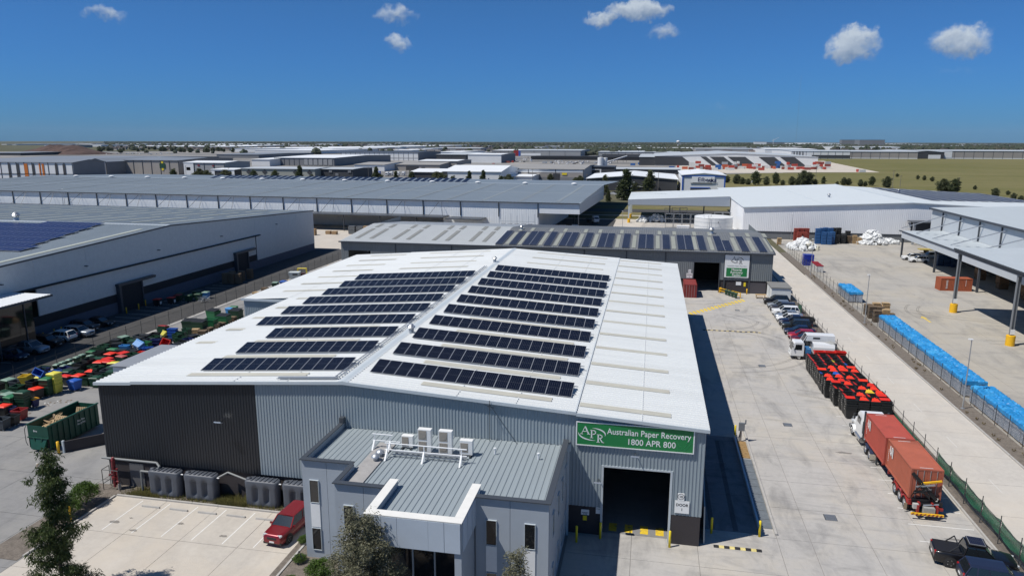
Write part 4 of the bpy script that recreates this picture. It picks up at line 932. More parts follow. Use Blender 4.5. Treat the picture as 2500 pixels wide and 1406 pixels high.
# ------------------------------------------------------------------ small white tank truck
st = thing('tank_truck', 'small white cab-over truck carrying a white tank and blue drums', 'truck', (23.6, 102.7, 0), pi)
MB().box(-2.9,2.6,-.35,.35,.55,.75).build('chassis', dsteel, st)
MB().loft([[(x0,-.95,z),(x1,-.95,z),(x1,.95,z),(x0,.95,z)] for x0, x1, z in ((1.75,3.3,.55),(1.72,3.42,1.0),(1.72,3.38,1.45),(1.74,3.05,2.35),(1.8,2.9,2.48))]).build('cab', tw, st)
MB().hexa(((3.40,-.85,1.42),(3.42,.85,1.42),(3.12,.8,2.25),(3.10,-.8,2.25),(3.3,-.85,1.42),(3.3,.85,1.42),(3.0,.8,2.25),(3.0,-.8,2.25))).build('windscreen', glass_c, st)
for s in (-1, 1):
    MB().hexa(((2.0,s*.955,1.4),(3.0,s*.955,1.4),(2.85,s*.955,2.2),(2.0,s*.955,2.2),(2.0,s*.9,1.4),(3.0,s*.9,1.4),(2.85,s*.9,2.2),(2.0,s*.9,2.2))).build('side_window', glass_c, st)
    for x in (2.35,-1.7): wheel(st, x, s*.82, .4, .24, s)
    MB().cbox((3.42, s*.7, .85), (.06,.3,.18)).build('headlight', lamp_c, st)
    MB().cbox((3.25, s*1.15, 1.9), (.08,.14,.32)).build('mirror', plast, st)
MB().box(3.36,3.46,-.95,.95,.5,.7).build('front_bumper', tw, st)
MB().box(-3.0,1.65,-1.0,1.0,.8,.95).build('tray', dsteel, st)
tb = MB().loft([[(-2.3+.0,y*1.0,z) if 0 else (x,y,z) for y, z in ((-.98,1.0),(.98,1.0),(.98,1.9),(.8,2.3),(-.8,2.3),(-.98,1.9))] for x in (-2.3,.5)]).build('tank', P_['white'], st)
MB().box(.75,1.5,-.9,-.1,.96,1.55).box(.75,1.5,.1,.9,.96,1.55).build('blue_drums', mat('blue_plastic', (.03,.14,.32), .5), st)
MB().cyl((.7,.3,1.0),(.7,.3,2.55),.06,n=6).cyl((.7,.3,2.3),(.7,.3,2.5),.14,n=8).build('pump', dsteel, st)
ho = MB()
for k in range(6): ho.tube([(-1.2-.12*k,-.6+.2*k,2.3),(-2.0-.1*k,-.5+.2*k,2.55),(-2.6,-.4+.15*k,2.1),(-3.0,-.3+.1*k,1.2)], .04, 5)
ho.build('hoses', mat('hose_grey', (.4,.4,.38), .6), st)
# ================================================================== wheeled bins
def binm(n, c): return mat('bin_' + n, c, .5, var=.1, scale=3)
BC = dict(black=binm('black', (.016,.017,.017)), green=binm('dark_green', (.014,.055,.028)), lgreen=binm('green', (.02,.14,.055)), pale=binm('faded_green', (.20,.30,.24)), red=binm('red', (.62,.025,.014)), red2=binm('scarlet', (.75,.04,.015)), dred=binm('dull_red', (.28,.018,.018)),
          pink=binm('sun_faded_red', (.42,.10,.09)), yellow=binm('yellow', (.68,.47,.03)), lemon=binm('lemon', (.66,.60,.08)), blue=binm('blue', (.02,.10,.42)), lblue=binm('light_blue', (.05,.24,.55)), navy=binm('navy', (.012,.02,.10)), grey=binm('grey', (.05,.06,.07)), amber=binm('amber', (.78,.36,.015)))
castor = mat('castor_pale', (.5,.47,.42), .6)
def bin_mesh(bx, by, h, tap=.09, wall=.045):
    """open tapered tub with thick rim"""
    b = MB(); o = [(-bx/2,-by/2),(bx/2,-by/2),(bx/2,by/2),(-bx/2,by/2)]; z0 = .16
    def ring(k, z): return [(x*k[0], y*k[1], z) for x, y in o]
    k0 = (1-2*tap/bx, 1-2*tap/by); kr = (1+.07/bx, 1+.07/by); ki = (1-2*wall/bx, 1-2*wall/by); kb = (k0[0]-.08, k0[1]-.08)
    secs = [ring(k0, z0), ring((.99,.99), h-.12), ring(kr, h-.12), ring(kr, h), ring(ki, h), ring(kb, z0+.06)]
    b.loft(secs); return b
BIN = {}
def get_bin(kind, col):
    if (kind, col) not in BIN:
        dims = {'big': (1.13,1.13,1.22), 'mid': (1.3,.8,1.15), 'small': (.58,.72,1.0), 'huge': (2.0,1.5,1.45)}[kind]
        BIN[kind, col] = (bin_mesh(*dims).mesh('tub', BC[col]), dims)
    return BIN[kind, col]
CAS = None
HPV = MB().box(-.03,.02,-.05,.05,-.04,.04).mesh('handle_pivot', castor)
def put_bin(kind, col, loc, rz, label, group, lid=None, lidc='red', wheels=True, tilt=None, name='wheeled_bin'):
    global CAS
    me, (bx, by, h) = get_bin(kind, col)
    t = thing(name, label, 'bin', loc, rz, group)
    if tilt: t.rotation_euler = (tilt[0], tilt[1], rz)
    ob('tub', me, t)
    if wheels:
        if CAS is None: CAS = MB().cyl((-.03,0,.09),(.03,0,.09),.09,n=10).box(-.04,.04,-.04,.04,.12,.2).mesh('castor', castor)
        for sx in (-1, 1):
            for sy in (-1, 1): ob('castor', CAS, t, (sx*(bx/2-.2), sy*(by/2-.2), 0))
    if kind == 'big' and col == 'black': ob('handle_pivot', HPV, t, (-bx/2+.0, 0, h-.2))
    m_ = BC[lidc]
    if lid == 'closed': MB().loft([[(x*k, y*k, z) for x, y in ((-bx/2,-by/2),(bx/2,-by/2),(bx/2,by/2),(-bx/2,by/2))] for k, z in ((1.08,h+.005),(1.08,h+.05),(.9,h+.12),(.5,h+.15))]).build('lid', m_, t)
    elif lid == 'strip': MB().hexa(((-bx*.46,-by*.45,h+.03),(-bx*.13,-by*.42,h-.16),(-bx*.13,by*.42,h-.16),(-bx*.46,by*.45,h+.03),(-bx*.46,-by*.45,h+.06),(-bx*.12,-by*.42,h-.13),(-bx*.12,by*.42,h-.13),(-bx*.46,by*.45,h+.06))).build('lid', m_, t)
    elif lid == 'wedge': MB().prism(((-bx*.44,-by*.44,h-.05),(bx*.44,-by*.44,h-.05),(0,by*.15,h+.16)), (0,.12,.05)).add([(-bx*.44,-by*.44,h-.05),(bx*.44,-by*.44,h-.05),(.28,by*.1,h+.16),(-.28,by*.1,h+.16)], ((0,1,2,3),)).build('lid', m_, t)
    elif lid == 'band': MB().hexa(((-bx*.46,by*.05,h-.1),(bx*.46,by*.05,h-.1),(bx*.46,by*.46,h+.03),(-bx*.46,by*.46,h+.03),(-bx*.46,by*.05,h-.07),(bx*.46,by*.05,h-.07),(bx*.46,by*.46,h+.06),(-bx*.46,by*.46,h+.06))).build('lid', m_, t)
    elif lid == 'panel':
        for k in range(3): MB().hexa([((k-1.5)*bx/3+.02,-by*.5,h+.02),((k-.5)*bx/3-.02,-by*.5,h+.02),((k-.5)*bx/3-.02,by*.5,h+.22),((k-1.5)*bx/3+.02,by*.5,h+.22)] + [((k-1.5)*bx/3+.02,-by*.5,h+.07),((k-.5)*bx/3-.02,-by*.5,h+.07),((k-.5)*bx/3-.02,by*.5,h+.27),((k-1.5)*bx/3+.02,by*.5,h+.27)]).build('lid', BC['black'] if lidc == 'black' else m_, t)
    return t
# block of nested black bins by the fence
GB = 'nested black bins stacked by the fence'
cols = [(22.55+1.24*c_) for c_ in range(4)]
special = {(0,6):'blue', (1,6):'blue', (3,3):'blue'}
for c_ in range(4):
    for r_ in range(14):
        y = 96.8 - 1.27*r_
        shift = 0.0 if r_ < 9 else .55 if r_ < 11 else 1.05
        x = cols[c_] - .75 + shift*.75 + .25*c_*(0 if r_ < 11 else .0)
        x = min(x, 26.15)
        if c_ == 3 and x - (cols[2]-.75+shift*.75) < 1.0: x = cols[2]-.75+shift*.75 + 1.22
        if x > 26.35: continue
        edge = c_ == 0 or r_ == 13
        n = 5
        for k in range(n):
            top = k == n-1
            if not top and not edge: continue
            mode = rnd.choice(['strip','strip','strip','wedge','wedge','wedge','band']) if r_ > 3 else 'strip'
            lc_ = special.get((c_, r_), 'yellow' if (c_, r_) in ((2,2),(2,11)) else 'red2' if top and rnd.random() < .6 else 'red')
            place = f'{nth(c_+1)} stack from yard, {nth(14-r_)} row from truck'
            lab = ('topmost black bin, ' if top else f'{nth(k+1)} black bin from below, ') + place
            put_bin('big', 'black', (x + rnd.uniform(-.04,.04), y + rnd.uniform(-.05,.05), .27*k + (rnd.uniform(-.1,.06) if top else 0)), rnd.uniform(-.05,.05), lab, GB, lid=mode if top else None, lidc=lc_, wheels=(k == 0))
for x, y, z, lab in ((23.0,97.95,1.35,'open red bin on the far end of the black stacks, yard side'),(24.4,98.0,1.35,'open red bin on the far end of the black stacks, middle'),(25.7,98.1,1.4,'open red bin on the far end of the black stacks, fence side')):
    put_bin('mid', 'red', (x, y, z), rnd.uniform(-.1,.1), lab, 'red bins behind the black stacks', wheels=False)
    put_bin('mid', 'black', (x, y, .0), 0, 'black bin under the ' + lab[:-0 or None].replace('open red bin', 'red bin'), 'black bins under the red ones', wheels=True)
# left yard clutter: (picture u, v of the top, top height, kind, tub colour, lid, lid colour, stack count, description)
LY = [(65,915,2.0,'mid','yellow',None,'',1,'open yellow bin lying high on the pile'),(105,897,2.3,'mid','blue',None,'',1,'tipped blue bin on top of the pile'),(134,899,1.9,'mid','blue',None,'',2,'open blue bin beside the tipped one'),(92,912,1.5,'small','lemon','closed','lemon',1,'little yellow-lidded bin behind the yellow tub'),
 (131,911,2.5,'big','lemon','closed','lemon',4,'lemon yellow bin in the tall stack'),(112,920,2.3,'big','green','closed','lgreen',3,'dark green bin in the stack by the yellow tower'),(80,928,1.9,'big','black',None,'',3,'black bin in the open stack behind the red lid'),(87,943,1.5,'big','black','closed','red2',1,'black bin with a bright red lid near the green stacks'),
 (53,957,2.1,'big','green','closed','green',4,'dark green bin in the ribbed stack'),(84,971,1.15,'small','navy','closed','amber',1,'navy bin with an amber lid before the red-lidded one'),(27,968,1.6,'big','green','closed','lgreen',2,'green bin with a bright green lid at the left edge'),(41,941,1.6,'big','green',None,'',2,'open dark green bin behind the ribbed stack'),
 (9,951,1.5,'big','green','closed','green',1,'green bin at the frame edge behind the open tub'),(8,988,1.35,'big','black','closed','red2',1,'red-lidded bin at the left frame edge'),(27,990,1.15,'small','navy',None,'',1,'open navy bin beside the red lid at the edge'),(47,1000,1.15,'big','dred',None,'',1,'dull red tub before the ribbed green stack'),(28,1012,1.2,'mid','black',None,'',1,'open black bin with brown rim near the edge'),(4,1024,1.1,'big','grey',None,'',1,'grey bin with a pale panel, lowest at the frame edge'),
 (181,928,1.25,'big','blue','closed','blue',1,'blue lidded bin standing alone by the building corner'),(209,916,1.3,'big','green',None,'',1,'open dark green bin right of the lone blue one'),(191,913,1.4,'big','black','closed','red2',1,'black bin with a red lid behind the lone blue bin'),(219,900,1.5,'big','black','wedge','red2',1,'black bin with a half-open red lid'),(238,894,1.35,'big','green',None,'',2,'open green bin near the white shed'),(260,902,1.2,'big','grey',None,'',1,'grey bin with a white label by the shed'),
 (137,888,1.15,'small','green','closed','pale',1,'green bin with a pale lid, first of the fence row'),(155,890,1.15,'small','green','closed','pale',1,'green bin with a pale lid, second of the fence row'),(152,882,1.15,'small','green','closed','pale',1,'green bin with a pale lid, third of the fence row'),(173,885,1.15,'small','green','closed','pale',1,'green bin with a pale lid, fourth of the fence row'),(168,876,1.15,'small','green','closed','pale',1,'green bin with a pale lid, fifth of the fence row'),
 (186,870,1.15,'small','green','closed','pale',1,'green bin with a pale lid, sixth of the fence row'),(200,864,1.15,'small','green','closed','pale',1,'green bin with a pale lid, seventh of the fence row'),(220,866,1.15,'small','green','closed','pale',1,'green bin with a pale lid, eighth of the fence row'),(224,856,1.3,'mid','green','closed','lgreen',1,'green bin with a bright lid at the fence row end'),
 (198,885,1.5,'big','black',None,'',3,'black bin in the tall stack behind the red lids'),(215,876,1.5,'big','black',None,'',3,'black bin in the second tall stack'),(242,882,1.3,'big','black','closed','red2',1,'black bin with a red lid left of the yellow lid'),(264,881,1.3,'big','black','closed','red',1,'black bin with a red lid touching the yellow lid'),(277,885,1.2,'mid','black','closed','lemon',1,'black bin with a long lemon lid'),
 (250,846,1.4,'mid','green',None,'',2,'open dark green bin at the far fence'),(240,858,1.4,'mid','black',None,'',2,'open black bin in the middle of the yard'),(275,850,1.3,'mid','green','closed','lgreen',1,'green bin with a wide flat lid'),(269,862,1.3,'big','black','closed','red2',1,'black bin with a red lid behind the green flat lid'),(296,869,1.2,'mid','black','closed','pink',1,'black bin with a sun-faded lid'),
 (304,840,1.3,'mid','lblue',None,'',1,'open light blue bin by the fence'),(327,834,1.9,'mid','lblue','closed','lblue',1,'light blue bin tipped on its end'),(321,855,1.3,'mid','grey',None,'',3,'grey tub in the low stack'),(360,845,1.3,'mid','blue',None,'',1,'open blue bin beside the shed roof'),(349,856,1.3,'mid','red2',None,'',1,'open scarlet bin beside the shed roof'),
 (357,834,1.5,'mid','lgreen',None,'',2,'open green bin before the red tipped tub'),(380,826,1.7,'mid','navy',None,'',2,'open navy bin behind the red tipped tub'),(407,826,1.8,'big','red',None,'',1,'red tub tipped on its side'),(392,812,2.0,'small','lemon',None,'',1,'lemon bin wedged upside down'),(396,795,2.1,'big','green','closed','dred',1,'green bin with a dull red lid on the pile'),
 (421,800,2.1,'mid','blue',None,'',3,'blue tub in the leaning stack'),(441,806,1.8,'mid','green',None,'',2,'green tub amid the far heap'),(432,815,1.5,'mid','green',None,'',2,'dark green tub behind the navy one'),(455,800,1.7,'mid','green',None,'',2,'green tub under the pale board'),(459,822,1.5,'big','navy',None,'',1,'navy tub against the warehouse wall'),
 (462,782,1.5,'huge','green','panel','black',1,'green skip bin with sloping black lid panels, left of the pair'),(487,784,1.5,'huge','green','panel','black',1,'green skip bin with sloping black lid panels, right of the pair'),(520,752,1.9,'huge','lgreen','panel','black',1,'large green skip bin with black panels by the fence'),(545,764,1.9,'huge','lgreen','panel','black',1,'large green skip bin with black panels before the first'),(513,782,1.2,'huge','lgreen',None,'',1,'low open green skip bin'),
 (575,757,1.5,'huge','green','panel','black',1,'green skip bin half hidden by the wall step'),(570,747,1.3,'mid','lgreen','closed','lgreen',1,'bright green lidded bin behind the wall step'),(560,751,1.3,'mid','lblue','closed','lblue',1,'light blue bin behind the large skips'),(672,690,1.2,'big','green','closed','pale',1,'dark green bin far along the left fence'),(692,687,1.2,'big','blue','closed','blue',1,'blue bin far along the left fence')]
for u, v, zt, kind, col, lid, lc_, n, desc in LY:
    h = {'big':1.22,'mid':1.15,'small':1.0,'huge':1.45}[kind]
    p = G(u, v, zt); zb = max(0, zt - h - (.1 if lid == 'closed' else 0)); rz = rnd.uniform(-.25,.25)
    tl = None
    if 'tipped' in desc or 'upside' in desc: tl = (rnd.choice((-1,1))*R(62), R(20)); zb += .35
    elif 'pile' in desc: tl = (R(rnd.uniform(-14,14)), R(rnd.uniform(-14,14)))
    if n == 1: put_bin(kind, col, (p.x, p.y, zb if n == 1 and zb > .45 and tl else 0 if not tl else zb), rz, desc, 'bins in the left yard', lid=lid, lidc=lc_ or 'red', tilt=tl)
    else:
        step = min(.42, (zt-h)/(n-1)) if n > 1 else 0
        for k in range(n):
            d_ = desc if k == n-1 else f'{nth(k+1)} from below under the ' + desc
            put_bin(kind, col, (p.x+rnd.uniform(-.02,.02), p.y, step*k), rz, d_, 'bins in the left yard', lid=lid if k == n-1 else None, lidc=lc_ or 'red', wheels=k == 0)
# the packed rest of the yard, row by row between the named ones; what cannot be told apart is one mass
taken = [(o.location.x, o.location.y) for o in C.objects if o.get('group') == 'bins in the left yard']
rq = random.Random(5); row = 0; y = 58.4; made = 0; mass = MB(); mcol = ['green','black','green','grey','navy','lgreen','red','pale']
while y < 93:
    row += 1; k = 0; x = -76.6
    xr = -70.6 if y < 61 else -69.6 if y < 72 else -65.6 if y < 82 else -63.5
    while x < xr:
        if all((x-a)**2+(y-b_)**2 > 1.15 for a, b_ in taken) and rq.random() < .8:
            kind = rq.choice(('big','big','mid')); col = rq.choice(('green','green','black','black','green','grey','black','navy')); lid = rq.choice((None,'closed','closed',None)); lc_ = rq.choice(('green','green','black','black','pale','red'))
            px, py, a_ = x+rq.uniform(-.12,.12), y+rq.uniform(-.15,.15), rq.uniform(-.35,.35)
            if made < 38:
                k += 1; made += 1
                put_bin(kind, col, (px, py, 0), a_, f'{col} bin packed in the left yard, {nth(row)} row, {nth(k)} from the fence', 'packed bins in the left yard', lid=lid, lidc=lc_, wheels=False)
            else:
                bx, by, h = (1.13,1.13,1.22) if kind == 'big' else (1.3,.8,1.15); M_ = Matrix.Translation((px,py,0)) @ Matrix.Rotation(a_, 4, 'Z'); q = bin_mesh(bx, by, h)
                mass.add([M_ @ Vector(v_) for v_ in q.v], q.f, mcol.index(col))
                if lid: q = MB().frus(-bx*.54,bx*.54,-by*.54,by*.54,h,h+.08,-.02); mass.add([M_ @ Vector(v_) for v_ in q.v], q.f, mcol.index(lc_))
        x += rq.uniform(1.3,1.55)
    y += 1.42
struct('packed_bins', mass, [BC[c_] for c_ in mcol], kind='stuff')
# heaps under the high tubs so that nothing floats
for i, (u, v, z) in enumerate(((105,905,.9),(66,921,.9),(396,804,.9),(410,815,.8),(327,842,.7))):
    p = G(u, v, z)
    put_bin('big', ('navy','grey','green','black','grey')[i], (p.x, p.y, 0), rnd.uniform(-.2,.2), ('navy tub propping up the tipped blue bin','grey tub propping up the open yellow bin','green tub buried under the dull red lid','black tub buried under the red tipped tub','grey tub under the light blue tipped bin')[i], 'bins in the left yard')
for i, (x, y, c_, lc_) in enumerate(((-89.0,113.6,'black','red'),(-87.4,115.4,'black','red'),(-88.2,119.0,'green','green'),(-87.6,117.6,'green','dred'),(-85.6,117.9,'green','green'),(-84.4,119.2,'green','green'),(-84.0,121.0,'lblue','pale'),(-86.2,121.2,'green','green'))):
    t = put_bin('big', c_, (x, y, -.02), R(8), ('red-lidded bin with a white label at the shade end','red-lidded bin with a white label next to the first','dark green bin against the left warehouse wall','green bin with a dull red lid in the shade','dark green bin before the dull red lid','dark green bin at the edge of the drive','pale blue-lidded bin at the edge of the drive','dark green bin behind the pale blue lid')[i], 'bins in the left warehouse shade', lid='closed', lidc=lc_)
    if i < 2: MB().box(.62,.63,-.3,.3,.35,.85).build('label_plate', sign_w, t)
def wheelie(x, y, label):
    put_bin('small', 'green', (x, y, 0), R(-15), label, 'wheelie bins by the facility door', lid='closed', lidc='green')
for i, (x, y) in enumerate(((15.5,144.3),(16.0,143.4),(16.5,142.4),(17.0,141.4))): wheelie(x, y, f'dark wheelie bin beside the yellow rail, {nth(i+1)} from the door')

# ------------------------------------------------------------------ timber pallets and heaps
PM = {}
def pallet_mesh(m_):
    if m_.name not in PM:
        b = MB()
        for k in range(7): b.box(-.6+.175*k, -.6+.175*k+.11, -.5, .5, .12, .14)
        for y in (-.46, -.05, .36): b.box(-.6, .6, y, y+.1, .02, .12)
        for k in range(3): b.box(-.6+.5*k, -.6+.5*k+.12, -.5, .5, 0, .02)
        PM[m_.name] = b.mesh('pallet', m_)
    return PM[m_.name]
def pallet_stack(x, y, n, label, m_=None, rz=0, group='timber pallet stacks'):
    t = thing('pallet_stack', label, 'pallets', (x, y, 0), rz, group); me = pallet_mesh(m_ or timber)
    for k in range(n): ob('pallet', me, t, (rnd.uniform(-.05,.05), rnd.uniform(-.05,.05), .145*k), rnd.uniform(-.06,.06))
    return t
for u, v, z, n, lab in ((525,787,.9,5,'pale pallet stack in front of the open green skip'),(508,797,.7,4,'weathered pallet stack left of the pale one'),(495,806,.6,4,'low pallet stack by the navy tub'),(540,785,.7,4,'pallet stack right of the pale one'),(555,779,.8,5,'pallet stack near the large skips'),(567,771,1.0,6,'tall pallet stack by the wall step'),(583,765,.7,4,'pallet stack against the wall step'),(476,800,.9,5,'pallet stack topped by a pale board'),
                        (625,712,.8,5,'far pallet stack along the left fence'),(647,702,.9,6,'far pallet stack next to the green bin'),(702,684,.8,5,'pinkish pallet stack beyond the blue bin'),(805,646,.9,5,'last pallet stack beside the far facility, left'),(825,640,.9,5,'last pallet stack beside the far facility, right')):
    p = G(u, v, z); pallet_stack(p.x, p.y, n, lab, timber if n % 2 else timber_d, rnd.uniform(-.3,.3))
for i, (x, y, n) in enumerate(((-88.6,134.9,16),(-87.3,135.2,16),(-86.0,135.6,15),(-88.4,137.2,16),(-87.0,138.4,15),(-86.6,141.0,15))): pallet_stack(x, y, n, f'tall dark pallet stack in the left warehouse shade, {nth(i+1)} from the near end', timber_d, .05)
for i, (x, y, n, m_) in enumerate(((38.5,127.0,14,timber_d),(39.9,127.4,15,timber),(38.4,129.6,15,timber_d),(39.8,130.0,14,timber_d),(41.2,129.0,8,timber_d),(38.5,132.4,13,timber_d),(39.9,132.6,15,timber),(41.3,132.2,16,timber))): pallet_stack(x, y, n, f'grey pallet stack before the long blue row, {nth(i+1)} from the camera', m_, .03)
for i, (x, y, n) in enumerate(((59.2,228.4,15),(60.6,228.0,17),(61.6,226.6,14),(37.9,221.0,14))): pallet_stack(x, y, n, ('pallet stack beside the dark drum','tallest pallet stack before the white wall','pallet stack touching the white bag heap','lone pallet stack behind the left bag heap')[i], timber if i else timber_d)
mc = thing('scrap_machine', 'pale grey scrap machine dumped along the left fence', 'machine', G(720,680)[:], .2)
MB().frus(-1.2,1.2,-.9,.9,0,1.5,.25).build('casing', mat('pale_machine_paint', (.55,.60,.60), .5, var=.1, scale=3), mc); MB().box(-.2,.9,-.92,-.9,.9,1.2).build('slot', black_p, mc)
yf = thing('tubular_stillage', 'yellow tubular frame standing behind the scrap machine', 'frame', G(737,676)[:], .2)
MB().tube([(-1,0,0),(-.9,0,1.9),(1,0,1.9),(1.1,0,0)], .07).tube([(-1,.6,0),(-.9,.6,1.9),(1,.6,1.9),(1.1,.6,0)], .07).tube([(-.9,0,1.9),(-.9,.6,1.9)], .07).tube([(1,0,1.9),(1,.6,1.9)], .07).build('tube', yellow, yf); MB().frus(-.6,.9,-.1,.7,0,.8,.15).build('hopper', cmat('brown', (.1,.035,.03)), yf)
sc = thing('wire_rack', 'tangle of pale wire racking by the left fence', 'wire rack', G(500,738)[:])
w_ = MB()
for k in range(14): w_.tube([(rnd.uniform(-1.3,1.3),rnd.uniform(-.8,.8),rnd.uniform(.2,1.3)) for _ in range(3)], .025, 4)
w_.build('wires', steel, sc)

# ------------------------------------------------------------------ hook-lift skip with timber
sk = thing('hook_lift_bin', 'long green open-top hook-lift bin half filled with broken timber', 'skip', (-58.1, 58.6, 0))
gs = mat('skip_green_paint', (.005,.062,.040), .5, var=.2, scale=1.5, dirt=((.01,.038,.022), .5, .75))
b = MB()
for s in (-1, 1):
    b.box(s*1.18-.03, s*1.18+.03, -3.2, 3.2, .3, 2.6)
MB().box(-1.15,1.15,-3.2,3.2,.25,.32).build('floor', gs, sk)
b.build('side_wall', gs, sk)
for s in (-1, 1):
    rib = MB().box(-.05,.05,-.06,.06,.32,2.5).mesh('rib', gs)
    for k in range(9): ob('rib', rib, sk, (s*1.25, -2.8+.7*k, 0))
MB().box(-1.3,-1.12,-3.25,3.25,2.6,2.72).box(1.12,1.3,-3.25,3.25,2.6,2.72).build('top_rail', gs, sk)
d = MB().box(-1.16,1.16,-3.26,-3.2,1.45,2.6).build('tail_door', gs, sk); MB().frus(-1.0,1.0,-3.3,-3.27,.3,1.4,.3).build('lower_door', gs, sk)
MB().bar((-.45,-3.33,1.4),(-.15,-3.33,.3),.12).bar((.45,-3.33,1.4),(.15,-3.33,.3),.12).box(-1.2,1.2,-3.36,-3.27,1.36,1.46).build('door_brace', gs, sk)
MB().box(-1.15,1.15,3.14,3.2,.3,2.6).build('front_wall', gs, sk)
MB().tube([(-1.32,-3.2,2.6),(-1.42,-3.35,2.2),(-1.42,-3.35,.9),(-1.3,-3.3,.5)], .03).build('door_chain', dsteel, sk)
b = MB()
for s in (-1, 1): b.box(s*.5-.08,s*.5+.08,-3.1,3.1,.05,.25).cyl((s*.75-.08,-2.9,.16),(s*.75+.08,-2.9,.16),.16,n=10)
b.build('skid', dsteel, sk)
lettering(sk, 'Skip Bins', .28, sign_w, (1.32, .2, 1.75), rot=(pi/2,0,pi/2), name='lettering'); lettering(sk, 'Recycling', .28, sign_w, (1.32, .2, 1.42), rot=(pi/2,0,pi/2), name='lettering')
lettering(sk, 'Bins', .26, sign_w, (-.5, -3.275, 2.0), name='lettering')
fl = MB().box(-1.1,1.1,-3.1,3.1,.33,1.5); tag(fl.build('rubbish_fill', mat('dark_rubbish', (.03,.025,.022), .95, var=.5, scale=4), None, (-58.1,58.6,0)), 'dark rubbish lying in the green hook-lift bin', 'rubbish')
plk = [MB().box(-l/2,l/2,-.06,.06,-.02,.02).mesh('plank', m_) for l, m_ in ((1.4,timber),(1.0,timber),(1.7,timber),(.8,timber_d))]
for i in range(26):
    o = ob('plank', plk[i % 4], None, (-58.1+rnd.uniform(-.7,.7), 57.3+rnd.uniform(-1.3,1.2), rnd.uniform(1.75,2.6)), rot=(rnd.uniform(-.5,.5), rnd.uniform(-.6,.6), rnd.uniform(0,3)))
    tag(o, 'broken timber plank in the heap inside the green hook-lift bin', 'plank', 'planks heaped in the green bin')
for x, y, z, rx, ry, lab in ((-57.8,57.9,2.2,.7,.2,'broken pallet leaning on the plank heap in the green bin'),(-57.7,60.6,2.1,1.1,.1,'pallet standing on edge at the far end of the green bin'),(-58.0,56.7,2.1,.3,-.6,'pallet lying flat in the plank heap')):
    tag(ob('broken_pallet', pallet_mesh(timber if z > 1.8 else timber_d), None, (x, y, z), rot=(rx, ry, .4)), lab, 'pallet', 'pallets in the green bin')
tag(MB().lathe([(0,0),(.13,0),(.13,1.2),(0,1.22)], n=12).build('bollard', orange_y, None, (-55.95,55.3,0), smooth=True), 'amber bollard in front of the green hook-lift bin', 'bollard')
tag(MB().prism(((-55.5,55.45,0),(-46.6,64.5,0),(-46.7,64.6,0),(-55.6,55.55,0)), (0,0,1.15)).build('low_wall', precast_d), 'low charcoal wall between hook-lift bin and warehouse', 'wall')
pp = tag(MB().box(-55.62,-55.42,55.4,55.6,0,1.25).build('wall_end_post', trim_l), 'pale end post of the low charcoal wall', 'post')
for i in range(26):
    u, v = rnd.choice(((120,985),(110,992),(135,980),(160,981),(90,1135),(60,1006),(230,930)))
    p = G(u+rnd.uniform(-14,14), v+rnd.uniform(-4,4))
    tag(MB().cbox((0,0,.02),(rnd.uniform(.1,.3),rnd.uniform(.06,.2),.03), rz=rnd.uniform(0,3)).build('litter', timber_d if i % 3 else cream, None, p), 'scrap of litter on the ground of the left yard', 'litter', 'litter in the left yard')
shd = thing('lean_to_shed', 'grey-roofed lean-to shed with white end wall beside the warehouse', 'shed', (-57.5, 77, 0))
wp(shd, 'wall', MB().box(-64.0,-47,72.6,81.6,0,2.75), white_p); wp(shd, 'roof', MB().hexa(((-64.3,72.4,2.85),(-46.6,72.4,3.3),(-46.6,81.9,3.3),(-64.3,81.9,2.85),(-64.3,72.4,2.97),(-46.6,72.4,3.42),(-46.6,81.9,3.42),(-64.3,81.9,2.97))), mat('shed_roof_grey', (.23,.25,.28), .6, var=.05))

# ------------------------------------------------------------------ front garden: water tanks, pipes, booster
tank_m = mat('charcoal_poly_tank', (.075,.085,.105), .55, var=.08, scale=2)
def slim_tank(x0, label):
    t = thing('water_tank', label, 'water tank', (x0+1.55, 49.95, .03), 0, 'slimline rainwater tanks'); w = 1.55
    lobes = []
    secs = []
    def section(z, k, waist):
        pts = []; rc = .3; m_ = 26
        def yy(x): return .46*(1 - waist*.62*((max(0, -cos(x*2*pi/1.02))**.8 if abs(x) < 1.02 else 0))) * (1 if abs(x) < w-rc else math.sqrt(max(0, 1-((abs(x)-w+rc)/rc)**2)))
        for i in range(m_+1): x = -w + 2*w*i/m_; pts.append((x*k, -yy(x)*k, z))
        for i in range(m_-1): x = w - 2*w*(i+1)/m_; pts.append((x*k, yy(x)*k, z))
        return pts
    for z, k, wa in ((0,.94,0),(.1,.97,.0),(.22,.98,.05),(.45,.98,.8),(.6,.98,1.0),(1.4,.98,1.0),(1.6,.98,.8),(1.72,1.0,.0),(2.16,1.0,0),(2.26,.93,0)): secs.append(section(z, k, wa))
    MB().loft(secs).build('shell', tank_m, t, smooth=True)
    rib = MB().prism(((-.09,-.36,2.24),(.09,-.36,2.24),(.05,-.36,2.33),(-.05,-.36,2.33)), (0,.72,0)).mesh('top_rib', tank_m)
    for k in range(6): ob('top_rib', rib, t, (-.85+.4*k, 0, 0))
    MB().cyl((-1.25,0,2.24),(-1.25,0,2.34),.2,n=16).build('inlet', tank_m, t, smooth=True)
    MB().cyl((1.5,-.1,2.05),(1.72,-.1,2.05),.05,n=8).build('overflow_link', white_p, t)
for x0, lab in ((-41.55,'charcoal water tank farthest left along the dark wall'),(-38.15,'charcoal water tank second from the left'),(-32.45,'charcoal water tank third from the left, after the gap'),(-29.05,'charcoal water tank nearest the office, half behind the red car')): slim_tank(x0, lab)
pg = mat('pvc_pipe_grey', (.19,.20,.20), .5)
